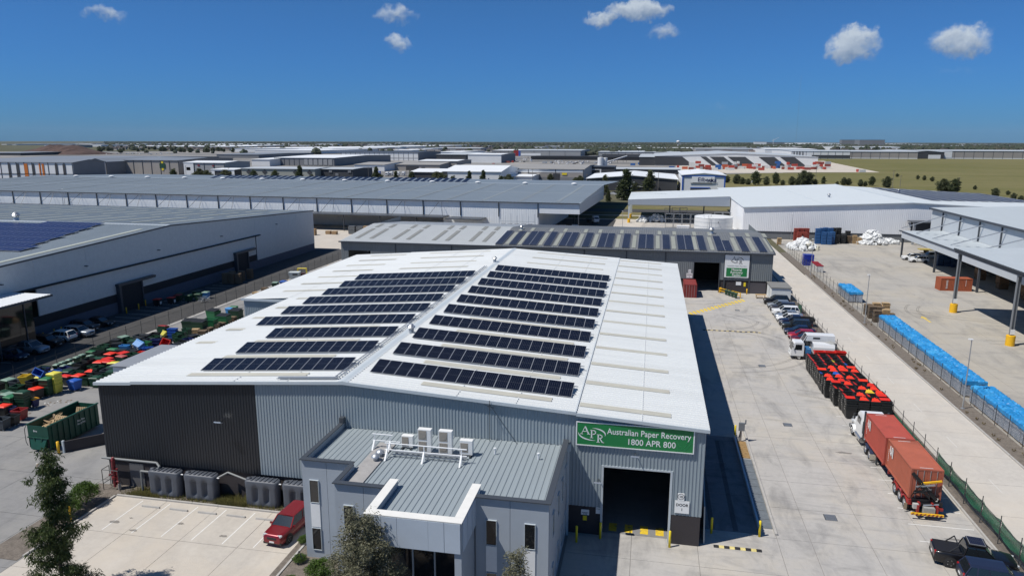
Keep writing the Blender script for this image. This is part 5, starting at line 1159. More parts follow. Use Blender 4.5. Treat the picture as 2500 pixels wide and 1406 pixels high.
tag(MB().tube([(-46.4,50.2,2.75),(-41.0,50.2,2.75),(-40.6,50.0,2.5),(-40.9,49.95,2.2)], .1, 10).build('stormwater_pipe', pg, None), 'grey stormwater pipe running along the charcoal wall into the first tank', 'pipe')
tag(MB().tube([(-41.5,49.9,2.0),(-42.4,49.9,2.0),(-42.4,49.9,.05)], .09, 10).build('drain_pipe', pg), 'grey elbow pipe dropping left of the first tank', 'pipe')
tag(MB().tube([(-35.0,49.9,2.1),(-34.3,50.3,2.45),(-32.4,50.0,2.1)], .08, 10).build('link_pipe', pg), 'grey pipe bridging the gap between the tanks', 'pipe')
fh = thing('fire_booster', 'red fire hydrant booster pipes behind a black cage', 'hydrant', (-45.3, 49.85, .03))
hr = mat('hydrant_red', (.22,.025,.03), .5, var=.15, scale=6)
MB().tube([(.1,.25,.3),(.1,.25,2.75),(.15,.1,2.9),(.2,0,2.7),(.2,0,.25)], .11, 10).cyl((.2,0,1.0),(.2,0,1.25),.2,n=10).cyl((.2,0,1.6),(.2,0,1.8),.18,n=10).cyl((.2,0,.8),(.65,0,.8),.1,n=10).cyl((.2,0,1.4),(-.2,-.1,1.4),.09,n=10).cyl((.55,0,.3),(.55,0,2.0),.08,n=10).build('pipework', hr, fh)
MB().cyl((.65,0,.1),(.65,0,.6),.13,n=10).build('valve', steel, fh)
cg_ = MB()
for x in (-.75,-.75+.0,.85): cg_.cyl((x,-.25,0),(x,-.25,1.9),.03,n=6)
cg_.tube([(-.75,-.25,1.9),(.85,-.25,1.9)], .03).tube([(-.75,-.25,.6),(-.75,.6,.6)], .03).tube([(-.75,.6,0),(-.75,.6,1.9),(-.75,-.25,1.9)], .03).tube([(-.75,-.25,1.0),(-.2,-.25,1.0)], .02)
cg_.build('cage', dsteel, fh)
tag(MB().box(-44.15,-42.75,50.66,50.71,.03,2.25).build('service_door', mat('grey_service_door', (.12,.12,.125), .6, var=.08), None), 'grey service door in the dark base wall near the booster', 'door')
ws_ = MB().prism(((-.82,-.09,0),(-.82,.09,0),(-.82,.06,.12),(-.82,-.06,.12)), (1.64,0,0)).mesh('wheel_stop', kerb_m)
for i in range(5): tag(ob('wheel_stop', ws_, None, (-40.0+2.61*i, 47.75, .004), rnd.uniform(-.02,.02)), f'concrete wheel stop in the front car park, {nth(i+1)} from the left', 'wheel stop', 'wheel stops')
hoopm = MB().tube([(-.3,0,0),(-.22,0,.5),(0,0,1.0),(.22,0,.5),(.3,0,0)], .03).build('bike_hoop', dsteel, None, (-23.9,42.6,.06)); tag(hoopm, 'thin dark hoop rail by the office corner', 'hoop')
# ================================================================== left neighbour warehouse
grey_roof = mat('grey_roof_steel', (.20,.235,.262), .45, var=.06, scale=.4, dirt=((.165,.195,.215), .5, .8))
panel_l = mat('pale_precast_panel', (.66,.65,.62), .85, var=.06, scale=1.5, bump=.15)
panel_b = mat('slate_precast_panel', (.105,.115,.15), .85, var=.08, scale=1)
band_d = mat('charcoal_precast_band', (.022,.022,.026), .8, var=.1)
lw = thing('warehouse', 'long grey-roofed warehouse with shaded precast gable wall and blue solar array at left', 'warehouse', (-130, 115, 0))
def lz(y): return 10.9 + (183-y)*2.75/60 if y > 123 else 13.65 - (123-y)*.0435
XW = -91.8
def wallq(b, y0, y1, f0, f1, x=XW, th=.2):
    b.hexa(((x-th,y0,f0(y0)),(x,y0,f0(y0)),(x,y1,f0(y1)),(x-th,y1,f0(y1)),(x-th,y0,f1(y0)),(x,y0,f1(y0)),(x,y1,f1(y1)),(x-th,y1,f1(y1)))); return b
cst = lambda z: (lambda y: z)
ys = [55,67,79,90.7,101,111,123,133,143,153,163,173,183]
for y0, y1 in zip(ys, ys[1:]):
    wp(lw, 'upper_panel', wallq(MB(), y0+.015, y1-.015, cst(8.0 if y1 <= 153 else 2.0), lambda y: lz(y)-.02), panel_l)
for y0, y1 in zip(ys[3:10], ys[4:10]):
    wp(lw, 'lower_panel', wallq(MB(), y0+.015, y1-.015, cst(3.45), cst(7.72), XW-.06), panel_l)
wp(lw, 'dark_band', wallq(MB(), 79, 153, cst(2.0), cst(3.44), XW-.08), band_d)
wp(lw, 'base_wall', wallq(MB(), 40, 183, cst(-.02), cst(1.98), XW-.04), panel_b)
wp(lw, 'ledge', MB().box(XW-.1, XW+.35, 88, 154.8, 7.74, 7.98), band_d)
wp(lw, 'corner_trim', MB().box(XW-.02, XW+.06, 153.0, 153.12, 2.0, 7.73), band_d)
b = MB()
for y0, y1 in ((40,123),(123,183.3)): wallq(b, y0, y1, lambda y: lz(y)-.01, lambda y: lz(y)+.22, XW+.12, .3)
wp(lw, 'verge_cap', b, trim)
wp(lw, 'end_wall', MB().box(-190, XW-.25, 182.7, 182.95, 0, 10.8), panel_l)
r1 = MB().corr((-230, 123, 13.75), (1,0,0), (0,-1,-.0435), (0,0,1), 230+XW, lambda u: (0, 83), .75, .05)
r2 = MB().corr((-230, 123, 13.75), (1,0,0), (0,1,-2.75/60), (0,0,1), 230+XW, lambda u: (0, 60.5), .75, .05)
lr = wp(lw, 'roof', r1, grey_roof); sub(lr, 'far_slope', r2, grey_roof)
sub(lr, 'ridge_cap', MB().box(-230, XW-.2, 122.7, 123.3, 13.72, 13.88), mat('bright_ridge_cap', (.62,.66,.68), .4))
sk_y = mat('yellowed_rooflight', (.40,.42,.36), .5, var=.1)
def lstrip(x, y0, y1, w=.9):
    z = lambda y: lz(y)+.16
    sub(lr, 'skylight', MB().hexa([(x,y0,z(y0)),(x+w,y0,z(y0)),(x+w,y1,z(y1)),(x,y1,z(y1))] + [(x,y0,z(y0)+.03),(x+w,y0,z(y0)+.03),(x+w,y1,z(y1)+.03),(x,y1,z(y1)+.03)]), sk_y)
for k in range(14):
    x = -97.5-6.6*k; lstrip(x, 127, 145); lstrip(x, 150, 166); lstrip(x, 169, 180)
lstrip(-94.8, 78, 118); lstrip(-94.9, 55, 74)
def dock_door(y0, y1, zt, jut, bar):
    d = wp(lw, 'dock_door', MB().box(XW+.05,XW+.2,y0+.5,y1-.3,0,zt-.4), band_d)
    sub(d, 'door_portal', MB().box(XW-.05,XW+jut,y0,y0+.5,0,zt-.3).box(XW-.05,XW+jut,y0-.1,bar,zt-.3,zt+.12).box(XW-.05,XW+jut*.6,y1-.28,y1,0,zt-.31), trim)
dock_door(107.0, 113.3, 5.1, .7, 116.6); dock_door(143.6, 149.0, 5.1, .7, 152)
of2 = wp(lw, 'office_block', MB().box(XW+.05, -87.2, 50, 85.0, 0, 7.4), glass_d)
sub(of2, 'office_awning', MB().box(XW+.05, -85.0, 45, 86.6, 7.75, 8.05), trim); sub(of2, 'awning_sheet', MB().corr((XW+.1,45,8.06), (0,1,0), (1,0,0), (0,0,1), 41.4, lambda u: (0, 6.6), .5, .05), mat('pale_awning_steel', (.60,.63,.65), .4))
for k in range(8): wp(lw, 'office_mullion', MB().box(-87.2,-87.1,52+4.5*k,52.15+4.5*k,0,7.4), trim)
for y in (84.5,100.5,118.5,139.0,162.5): flood_ = wp(lw, 'wall_light', MB().box(XW, XW+.5, y, y+.35, 9.5, 9.62), dsteel)
lb = MB().lathe([(0,0),(.11,0),(.11,1.1),(0,1.12)], n=10).mesh('bollard', orange_y, True)
for i, (x, y) in enumerate(((-90.3,107.1),(-90.3,110.2),(-91.2,113.2),(-90.9,93.4),(-90.9,92.0),(-90.9,89.9),(-90.9,88.6))):
    tag(ob('bollard', lb, None, (x, y, -.02)), ('amber bollard left of the shaded dock door','amber bollard in the middle of the shaded dock door','amber bollard right of the shaded dock door','amber bollard in shade by the left office, farthest of four','amber bollard in shade by the left office, second of four','amber bollard in shade by the left office, third of four','amber bollard in shade by the left office, nearest of four')[i], 'bollard', 'amber bollards in the shade')
whirly(-127.9, 123.8, 13.7, 'silver turbine vent on the left warehouse ridge', 2.0)
def flat_pv(w, l, cell):
    b = MB().box(0, w, 0, l, -.05, 0, 1); g = .05
    b.add(((g,g,.006),(w-g,g,.006),(w-g,l-g,.006),(g,l-g,.006)), ((0,1,2,3),), 0); return b.mesh('solar_panel', [cell, pv_frame])
FP = flat_pv(1.28, 2.05, pv_blue); e_ = Matrix.Rotation(math.atan(.0435)+R(2), 4, 'X').to_euler()
for r_ in range(6):
    y = 117.5 - 4.55*r_; x1 = -105.2 + (1.15*r_ if r_ < 5 else 7); n = int((x1+131.5)/1.32)
    t = thing('solar_array_row', 'row of blue solar panels on the left grey roof, ' + ('nearest the ridge' if r_ == 0 else nth(r_+1) + ' down from the ridge'), 'solar panels', (x1, y, lz(y)+.35), 0, 'solar rows on the left roof')
    for k in range(n):
        if r_ == 0 and k > 9: ys_ = (0,)
        else: ys_ = (0, 2.1)
        for yy in ys_: ob('panel', FP, t, (-1.32*(k+1), yy, yy*.078), rot=e_)
    MB().box(-1.32*n, .4, -.1, -.02, -.25, -.15).box(-1.32*n, .4, 2.05, 2.12, -.1, .0).build('rail', alum, t)

# ================================================================== material recovery facility behind
MX0, MX1, MY0 = -67.3, 24.3, 146.7
mr = thing('recovery_facility', 'long low steel shed with solar panels and a white and green facility sign', 'shed', (-20, 165, 0))
mz = lambda y: 8.2 + (y-146.4)*1.3/14.6 if y < 161 else 9.5 + (y-161)*.4/5.5
ridge_y = 166.5
def mroof(x0, x1, m_, par=None, nm='roof'):
    b = MB()
    for y0, y1, z0, z1 in ((146.4,161,8.2,9.5),(161,ridge_y,9.5,9.9)):
        d = Vector((0, y1-y0, z1-z0)); b.corr((x0,y0,z0), (1,0,0), d.normalized(), (0,-d.z,d.y), x1-x0, lambda u: (0, d.length), .5, .05)
    d = Vector((0, 20, -1.7)); b.corr((x0,ridge_y,9.9), (1,0,0), d.normalized(), (0,.085,1), x1-x0, lambda u: (0, d.length), .5, .05)
    return wp(mr, nm, b, m_) if par is None else sub(par, nm, b, m_)
mroof_o = mroof(-32.2, MX1+.2, mat('weathered_grey_roof', (.15,.158,.163), .55, var=.12, scale=.5, dirt=((.20,.20,.195), .5, .75)))
mroof(MX0-.2, -32.25, mat('pale_zinc_roof', (.46,.48,.48), .5, var=.05, scale=.5), mroof_o, 'zinc_roof')
sub(mroof_o, 'front_gutter', MB().box(MX0-.3, MX1+.3, 146.1, 146.38, 8.0, 8.25), trim)
sub(mroof_o, 'side_verge', MB().hexa(((MX1+.15,146.4,8.05),(MX1+.35,146.4,8.05),(MX1+.35,161,9.35),(MX1+.15,161,9.35),(MX1+.15,146.4,8.3),(MX1+.35,146.4,8.3),(MX1+.35,161,9.6),(MX1+.15,161,9.6))), trim)
mc2 = mat('mid_grey_wall_steel', (.175,.195,.205), .5, var=.06, scale=.8, stretch=(1,1,.1))
b = MB()
for x0, x1, z0 in ((MX0,-65.6,2.6),(-65.6,-60.4,6.2),(-60.4,9.1,2.6),(9.1,14.15,6.05),(14.15,MX1,2.6)):
    b.corr((x0,MY0,0), (1,0,0), (0,0,1), (0,-1,0), x1-x0, lambda u, z0=z0: (z0, 8.05), .38, .04)
wp(mr, 'front_cladding', b, mc2)
wp(mr, 'side_cladding', MB().corr((MX1,MY0,0), (0,1,0), (0,0,1), (1,0,0), 39, lambda u: (2.6, mz(min(166,146.7+u))-.15), .38, .04), mc2)
wp(mr, 'left_cladding', MB().corr((MX0,MY0,0), (0,1,0), (0,0,1), (-1,0,0), 39, lambda u: (0, mz(min(166,146.7+u))-.15), .38, .04), mc2)
wp(mr, 'base_wall', MB().box(-60.3, 9.0, MY0+.1, MY0+.3, 0, 2.62).box(14.25, MX1-.1, MY0+.1, MY0+.3, 0, 2.62), precast_d)
for x in (-54.5,-41.8,-28.0,-13.2,-4.5,3.4,15.15,20.0): wp(mr, 'downpipe', MB().box(x-.12,x+.12,MY0-.12,MY0-.02,0.1,8.0), trim)
wp(mr, 'interior', MB().box(MX0+1, MX1-1, 160, 160.3, 0, 8.8), black_void)  # black sheet paints the darkness behind the facility opening
wp(mr, 'grey_door', MB().box(20.05,23.3,MY0-.04,MY0+.1,.1,2.2), mat('dull_roller_door', (.07,.065,.075), .6)); wp(mr, 'door_jamb', MB().box(9.0,9.15,MY0-.08,MY0+.3,0,6.1).box(14.1,14.25,MY0-.08,MY0+.3,0,6.1), trim)
def mstrip(x, y0, y1, w, m_): sub(mroof_o, 'skylight', MB().hexa([(x,y0,mz(y0)+.06),(x+w,y0,mz(y0)+.06),(x+w,y1,mz(y1)+.06),(x,y1,mz(y1)+.06)] + [(x,y0,mz(y0)+.09),(x+w,y0,mz(y0)+.09),(x+w,y1,mz(y1)+.09),(x,y1,mz(y1)+.09)]), m_)
sk_g = mat('grey_rooflight', (.23,.235,.22), .6, var=.1); sk_c = mat('cream_rooflight', (.30,.31,.265), .5, var=.12, scale=1.5)
for x in (-65.2,-61.8,-56.4,-53.2,-47.2,-44.2,-38.8,-35.8): mstrip(x, 149.6, 160.0, .9, sk_g); mstrip(x, 161.6, 165.8, .9, sk_g)
AR = [(-32.4,-30.4),(-29.4,-27.8),(-26.6,-23.5),(-22.0,-20.2),(-18.8,-15.6),(-13.9,-12.2),(-10.7,-7.5),(-5.6,-3.9),(-2.3,.9),(2.75,4.4),(5.8,8.9),(10.0,12.0),(13.5,16.9),(18.3,20.1),(21.7,23.4)]
MP = flat_pv(1.58, 1.02, pv_navy); em = Matrix.Rotation(math.atan(1.3/14.6), 4, 'X').to_euler()
for i, (x0, x1) in enumerate(AR):
    t = thing('solar_array', f'navy solar panel strip on the facility roof, {nth(i+1)} from the left', 'solar panels', (x0, 147.3, mz(147.3)+.2), 0, 'solar strips on the facility roof')
    nc = 2 if x1-x0 > 2.6 else 1
    for c_ in range(nc):
        nr = 13 if not (i == 12 and c_ == 1) else 9
        for r_ in range(nr): ob('panel', MP, t, (c_*1.62, 1.045*r_, 1.045*r_*1.3/14.6), rot=em)
    nx = AR[i+1][0] if i+1 < len(AR) else x1+2
    if nx - x1 > .9: mstrip((x1+nx)/2-.45, 148, 160, .8, sk_c); mstrip((x1+nx)/2-.45+.4, 161.5, 165.5, .8, sk_c)
whirly(13.6, 164.2, mz(164), 'turbine vent on the facility roof above the solar strips', 1.6); whirly(-29.5, 163.5, mz(163), 'low vent on the facility roof near the zinc sheets', 1.2)
fs = thing('facility_sign', 'tall white sign with black logo over a green Material Recovery Facility panel', 'sign', (17.45, MY0-.16, 3.2))
MB().box(-2.35,2.35,-.05,.05,0,4.55).build('board', sign_w, fs); MB().box(-2.0,2.0,-.065,-.052,.2,1.95).build('green_panel', sign_g, fs)
for s, z in (('Material', 1.38), ('Recovery', .84), ('Facility', .3)): lettering(fs, s, .62, sign_w, (0,-.075,z), align='CENTER', bold=.012)
lettering(fs, 'Australian Paper Recovery', .34, mat('sign_grey_print', (.25,.3,.3), .5), (0,-.06,2.25), align='CENTER'); apr_logo(fs, -1.15, 2.75, 1.55, -.06, black_p)
small_sign('door_sign', 'white board reading DOOR 2 beside the facility opening', 7.7, 8.9, 2.75, 3.75, [('DOOR', .32, .55), ('2', .32, .15)], y=MY0-.1)
small_sign('speed_sign', 'small white speed sign above the facility door board', 8.05, 8.6, 3.8, 4.5, [('10', .3, .25)], y=MY0-.1)
small_sign('notice_sign', 'white notice on the dark wall under the facility sign', 17.5, 18.5, 1.6, 2.3, [], y=MY0+.05); small_sign('hazard_sign', 'yellow notice on the dark wall right of the white one', 19.0, 19.4, 1.4, 2.2, [], back=yellow, y=MY0+.05)
def yrail(pts, label):
    t = thing('safety_rail', label, 'rail', (*pts[0], 0))
    for p in pts: MB().box(-.08,.08,-.08,.08,0,1.1).build('post', orange_y, t, (p[0]-pts[0][0], p[1]-pts[0][1], 0))
    d = Vector((pts[-1][0]-pts[0][0], pts[-1][1]-pts[0][1], 0))
    for z in (.5, 1.0): MB().bar((0,0,z), d+Vector((0,0,z)), .09, .12).build('rail', orange_y, t)
yrail([(14.3,146.2),(15.5,144.9),(16.7,143.4),(17.9,141.9)], 'yellow safety rail slanting out from the facility door')
for x, y, lab in ((14.6,146.3,'amber bollard at the right of the facility opening'),(19.6,145.9,'amber bollard by the grey roller door, left'),(8.9,146.2,'amber bollard at the left of the facility opening')): tag(ob('bollard', lb, None, (x, y, 0)), lab, 'bollard', 'amber bollards by the facility')
hut = thing('site_hut', 'white portable hut with flat grey roof at the fence corner', 'hut', (25.2, 143.2, 0))
MB().box(-1.75,1.75,-2.6,3.0,.1,2.5).build('walls', mat('hut_white', (.66,.69,.70), .5, var=.04), hut); MB().box(-1.9,1.9,-2.75,3.15,2.5,2.65).build('roof', mat('hut_roof', (.20,.20,.19), .7, var=.1), hut); MB().box(-1.77,-1.75,-.4,.5,.15,2.2).build('door', trim_l, hut)
pt = thing('picnic_bench', 'weathered timber bench by the hut', 'bench', (21.8, 142.6, 0)); MB().box(-1,1,-.35,.35,.7,.76).build('top', timber, pt); MB().box(-1,1,-.8,-.55,.4,.45).box(-1,1,.55,.8,.4,.45).build('seat', timber, pt)
for s in (-1,1): MB().bar((s*.8,-.7,0),(s*.8,.2,.7),.08).bar((s*.8,.7,0),(s*.8,-.2,.7),.08).build('leg', timber_d, pt)

# ================================================================== long grey warehouse behind
lg = thing('long_warehouse', 'very long grey-roofed warehouse with white braced wall behind the facility', 'warehouse', (-22.3, 227.8, 0), R(-2.8))
pale_w = mat('pale_white_wall_steel', (.80,.83,.84), .5, var=.04, scale=.5, stretch=(1,1,.1))
LL = 285
gz = lambda y: 10.5 + y*2.0/66
for i in range(6):
    x0, x1 = -LL*(i+1)/6, -LL*i/6
    MB().corr((x0,-.2,10.5), (1,0,0), Vector((0,66.2,2.0)).normalized(), (0,0,1), x1-x0-.02, lambda u: (0, 66.25), 1.2, .06).build('roof_sheet', grey_roof, lg)
    MB().corr((x0,66,12.5), (1,0,0), Vector((0,66,-2.0)).normalized(), (0,0,1), x1-x0-.02, lambda u: (0, 66), 2.4, .06).build('rear_roof_sheet', grey_roof, lg)
lsk = mat('faint_rooflight', (.235,.262,.268), .5, var=.1)
for k in range(22):
    x = -8-12.6*k; MB().hexa([p_ for p_ in ((x,2,gz(2)+.07),(x+.9,2,gz(2)+.07),(x+.9,64,gz(64)+.07),(x,64,gz(64)+.07),(x,2,gz(2)+.1),(x+.9,2,gz(2)+.1),(x+.9,64,gz(64)+.1),(x,64,gz(64)+.1))]).build('skylight', lsk, lg)
MB().box(-LL,0,30,30.25,gz(30)+.06,gz(30)+.12).build('roof_seam', trim_l, lg)
MB().box(-LL,.1,-.36,-.2,10.25,10.52).build('gutter', trim, lg)
MB().box(-LL,0,65.6,66.4,12.48,12.62).build('ridge_cap', trim_l, lg)
MB().corr((-LL,.3,0), (1,0,0), (0,0,1), (0,-1,0), LL-13.5, lambda u: (0 if u > LL-46 else 5.6, 10.4), .6, .03).build('wall_cladding', pale_w, lg)
MB().box(-13.5,0,.2,.4,7.0,10.4).build('fascia_wall', pale_w, lg)
MB().corr((0,0,0), (0,1,0), (0,0,1), (1,0,0), 66, lambda u: (7.0, gz(u)-.05), 1.0, .06).build('end_panel', mat('painted_shade_end_steel', (.42,.45,.47), .5), lg)  # end panel's shade is put into a darker steel colour
MB().box(-.05,.12,-.75,66,10.45,10.6).build('verge', trim_l, lg)
MB().box(-LL,-14,9,9.3,0,5.5).build('recessed_wall', panel_l, lg); MB().box(-13.6,-13.4,.4,60,0,10.3).build('bay_wall', pale_w, lg)
MB().box(-LL,-44,-6.5,.2,5.35,5.6).build('canopy', trim, lg); MB().box(-43,-31,-7,.2,5.0,5.25).build('canopy', trim, lg)
for k in range(21):
    x = -13.6-13.2*k
    MB().box(x-.15,x+.15,.0,.2,5.6,10.3).build('post', trim, lg)
    if k > 2:
        MB().bar((x+8.5,-4.5,5.7),(x+6.6,.1,9.9),.09).bar((x+3.5,-4.5,5.7),(x+5.6,.1,9.9),.09).build('canopy_stay', trim, lg)
        MB().box(x-.12,x+.12,-6.2,-5.9,0,5.3).build('canopy_post', trim, lg)
MB().box(-.4,-.1,-.3,0,0,7).build('corner_post', trim, lg); MB().box(-5,-4.7,20,20.3,0,7).build('corner_post', trim, lg)
for k in range(13):
    t = thing('ridge_vent', f'white ridge vent on the long grey roof, {nth(k+1)} from its right end', 'roof vent', (0,0,0), 0, 'ridge vents on the long roof')
    p = lg.matrix_basis @ Vector((-12-20.5*k, 64.5, 12.45)); t.location = p; t.rotation_euler = (0,0,R(-2.8))
    MB().lathe([(.7,0),(.75,.35),(1.15,.4),(1.15,.6),(.5,.85),(0,.9)], n=12).build('cowl', white_p, t); MB().box(-.9,.9,-.9,.9,-.3,.05).build('curb', steel, t)
LP_ = flat_pv(2.2, 8.0, pv_navy); M3 = Matrix.Rotation(R(-2.8), 4, 'Z') @ Matrix.Rotation(R(9), 4, 'X'); e3 = M3.to_euler()
for k in range(40):
    x = -62-3.2*k
    if k % 13 == 12: continue
    p = lg.matrix_basis @ Vector((x, 69.5, 12.55)); t = thing('solar_array', f'dark solar strip behind the long ridge, {nth(k+1)} from the right', 'solar panels', p, 0, 'solar strips on the long roof')
    ob('panel', LP_, t, (0,0,0), rot=e3)
ld = tag(MB().tube([(-200,-1,10.6),(-200,-1,5.6)], .08).tube([(-199.2,-1,10.6),(-199.2,-1,5.6)], .08).tube([(-200,-1,11.6),(-199.2,-1,11.6)],.06).build('roof_ladder', steel, None, (-22.3,227.8,0), R(-2.8)), 'thin access ladder on the long white wall near the left edge', 'ladder')
# things under the canopies
def crate_stack(name, cat, x, y, w, d, n, h, m_, label, group, gap=.03, rz=0):
    t = thing(name, label, cat, (x, y, 0), rz, group); me = MB()
    me.frus(-w/2, w/2, -d/2, d/2, .06, h-.02, .03)
    for s in (-1,1): me.box(s*w*.38-.05, s*w*.38+.05, -d/2, d/2, 0, .06)
    me.box(-w/2-.02, w/2+.02, -d/2-.02, d/2+.02, h-.14, h-.04)
    me = me.mesh('crate', m_)
    for k in range(n): ob('crate', me, t, (0,0,h*k))
    return t
card = mat('cardboard_brown', (.36,.24,.13), .85, var=.12, scale=3, obj=True)
for i, (x, y, n) in enumerate(((-103.5,216.5,1),(-101.2,216.3,1),(-89.6,214.8,3),(-87.8,214.6,3),(-86.0,214.9,2),(-107,213,2))): crate_stack('carton_stack', 'cartons', x, y, 1.6, 1.4, n, 1.05, card, f'brown carton stack under the long canopy, {nth(i+1)} in order', 'carton stacks under the long canopy')
for i, x in enumerate((-96.0,-93.2,-80,-76,-72)): crate_stack('machine_stack', 'machinery', x, 218.5, 2.2, 1.6, 2, 1.3, mat('machine_grey', (.12,.13,.14), .6, var=.3, scale=2), f'grey machinery crate under the long canopy, {nth(i+1)} from the left', 'machinery under the long canopy')
rkk = thing('drying_rack', 'white tubular rack with trays in front of the long white wall', 'rack', (-47.2, 221.5, 0))
for k in range(7): MB().cyl((1.9*k,0,0),(1.9*k,0,7.4-.6*(k % 2)),.07,n=6).build('upright', trim_l, rkk)
for z in (2.6, 5.0): MB().bar((0,0,z),(11.4,0,z),.12).build('cross_rail', trim_l, rkk)
for k in range(5): MB().box(.6+2.2*k,1.9+2.2*k,-.6,.5,2.8+.0,4.3).build('cage', mat('cage_wire', (.33,.34,.36), .5, alpha=.6), rkk)
wtr = mat('truck_white', (.7,.71,.71), .4)
def lorry(x, y, rz, label, body=None, group='delivery trucks', Lb=5.2):
    t = thing('delivery_truck', label, 'truck', (x, y, 0), rz, group)
    MB().loft([[(x0,-1.05,z),(x1,-1.05,z),(x1,1.05,z),(x0,1.05,z)] for x0, x1, z in ((1.6,3.6,.6),(1.6,3.7,1.1),(1.6,3.6,1.6),(1.65,3.2,2.6),(1.7,3.1,2.7))]).build('cab', wtr, t)
    MB().hexa(((3.62,-.95,1.6),(3.63,.95,1.6),(3.3,.9,2.45),(3.29,-.9,2.45),(3.4,-.95,1.6),(3.4,.95,1.6),(3.1,.9,2.45),(3.1,-.9,2.45))).build('windscreen', glass_c, t)
    for s in (-1,1): MB().box(2.2,3.2,s*1.06-.02,s*1.06+.02,1.6,2.35).build('side_window', glass_c, t)
    MB().box(-Lb+1.4,1.5,-1.15,1.15,.9,3.4 if body else 1.2).build('body', body or dsteel, t)
    for xx in (2.6,-1.6,-2.6 if Lb > 5 else -1.0):
        for s in (-1,1): MB().cyl((xx,s*.8,.45),(xx,s*1.08,.45),.45,n=12).build('wheel', rubber, t)
    return t
for i, (x, y, rz) in enumerate(((-21.3,268,R(-60)),(-33.2,236,R(-90)),(-28.5,237,R(-90)),(-24.5,239,R(-90)))): lorry(x, y, rz, ('white tray truck parked beyond the long warehouse corner','white truck under the open bay, leftmost','white truck under the open bay, middle','white truck under the open bay, rightmost')[i])
crate_stack('timber_pack', 'timber pack', -32.5, 229.3, 3.4, 1.2, 3, .7, timber, 'timber pack in the mouth of the open bay', 'timber packs')

# ================================================================== white warehouse with canopy and tank
ww = thing('white_warehouse', 'large white warehouse with shallow roof and slatted wall at right of centre', 'warehouse', (60, 290, 0))
wroof = mat('pale_zinc_white_roof', (.53,.57,.59), .45, var=.03, scale=.3)
wz = lambda x: 9.75 + (x-28.6)*2.25/49 if x < 77.5 else 12.0 - (x-77.5)*2.25/49
b = MB(); b.corr((28.8,234,0), (1,0,0), (0,0,1), (0,-1,0), 85, lambda u: (2.3, wz(28.8+u)-.15), .55, .03); wp(ww, 'front_cladding', b, mat('slatted_white_wall', (.78,.79,.80), .55, var=.03, scale=.6, stretch=(1,1,.1)))
wp(ww, 'base_wall', MB().box(29.0,114,234.05,234.3,0,2.2), mat('grey_base_panel', (.17,.18,.19), .8, var=.1)); wp(ww, 'base_trim', MB().box(28.8,114,233.88,234.03,2.15,2.35), trim)
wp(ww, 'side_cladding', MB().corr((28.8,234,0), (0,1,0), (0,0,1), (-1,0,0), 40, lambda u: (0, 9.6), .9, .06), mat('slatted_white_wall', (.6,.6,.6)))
def wslope(x0, x1, y0, y1, n=.9):
    z0, z1 = wz(x0), wz(x1); d = Vector((x1-x0,0,z1-z0)); return MB().corr((x0,y0,z0), (0,1,0), d.normalized(), (0,0,1), y1-y0, lambda u: (0, d.length), n, .05)
wr = wp(ww, 'roof', wslope(28.5, 53, 233.6, 330), wroof); sub(wr, 'roof_sheet', wslope(53.1, 77.5, 233.6, 330), wroof); sub(wr, 'roof_sheet', wslope(77.5, 130, 233.6, 318), wroof)
sub(wr, 'ridge_seam', MB().box(77.3,77.7,233.6,330,12.0,12.12), trim_l); sub(wr, 'roof_seam', MB().box(53.0,53.12,233.6,330,wz(53)+.02,wz(53)+.08), trim_l)
b = MB()
for x0, x1 in ((28.4,77.5),(77.5,114)): b.hexa(((x0,233.5,wz(x0)-.2),(x1,233.5,wz(x1)-.2),(x1,233.7,wz(x1)-.2),(x0,233.7,wz(x0)-.2),(x0,233.5,wz(x0)+.08),(x1,233.5,wz(x1)+.08),(x1,233.7,wz(x1)+.08),(x0,233.7,wz(x0)+.08)))
wp(ww, 'verge_trim', b, trim_l)
cz = lambda x: 8.6 + (x+8.3)*1.75/36.5
d = Vector((36.9,0,1.75)); b = MB().corr((-8.4,271,8.6), (0,1,0), d.normalized(), (0,0,1), 40, lambda u: (0, d.length), .9, .05); wp(ww, 'canopy_roof', b, wroof)
wp(ww, 'canopy_fascia', MB().hexa(((-8.4,270.9,6.7),(28.4,270.9,6.75),(28.4,271.05,6.75),(-8.4,271.05,6.7),(-8.4,270.9,8.55),(28.4,270.9,10.3),(28.4,271.05,10.3),(-8.4,271.05,8.55))), mat('blue_white_fascia', (.33,.37,.42), .6))
wp(ww, 'link_roof', wslope(28.4, 28.45, 271, 311), wroof)
for x, y in ((-8.0,271.3),(-8.0,290),(-8.0,310),(8,310),(22,310)): wp(ww, 'canopy_column', MB().box(x-.25,x+.25,y-.25,y+.25,0,8.4), trim_l)
for x, y in ((-7.9,270.6),(-7.9,289)): tag(MB().lathe([(0,0),(.55,0),(.55,1.5),(0,1.5)], n=12).build('column_guard', orange_y, None, (x, y, 0)), 'amber guard round the white canopy column, ' + ('front' if y < 280 else 'rear'), 'column guard')
for i, x in enumerate((60.0,90.0)): whirly(x, 262+26*i, wz(x), ('white roof vent left of the white warehouse ridge','white roof vent right of the white warehouse ridge')[i], 1.5)
WPV = flat_pv(1.9, 3.4, pv_blue)
for r_ in range(9):
    x0 = 88 + 4.6*r_
    t = thing('solar_array_row', f'blue solar row on the far slope of the white warehouse, {nth(r_+1)} from the ridge', 'solar panels', (x0, 250+2.5*r_, wz(x0)+.3), 0, 'solar rows on the white warehouse')
    for k in range(int((316-250-2.5*r_)/2.0)): ob('panel', WPV, t, (3.4, 2.0*k, -.1), rot=(0, R(2.6), pi/2))
wt_ = thing('water_tank', 'broad white cylindrical fire water tank in front of the white warehouse', 'water tank', (20.6, 243.6, 0))
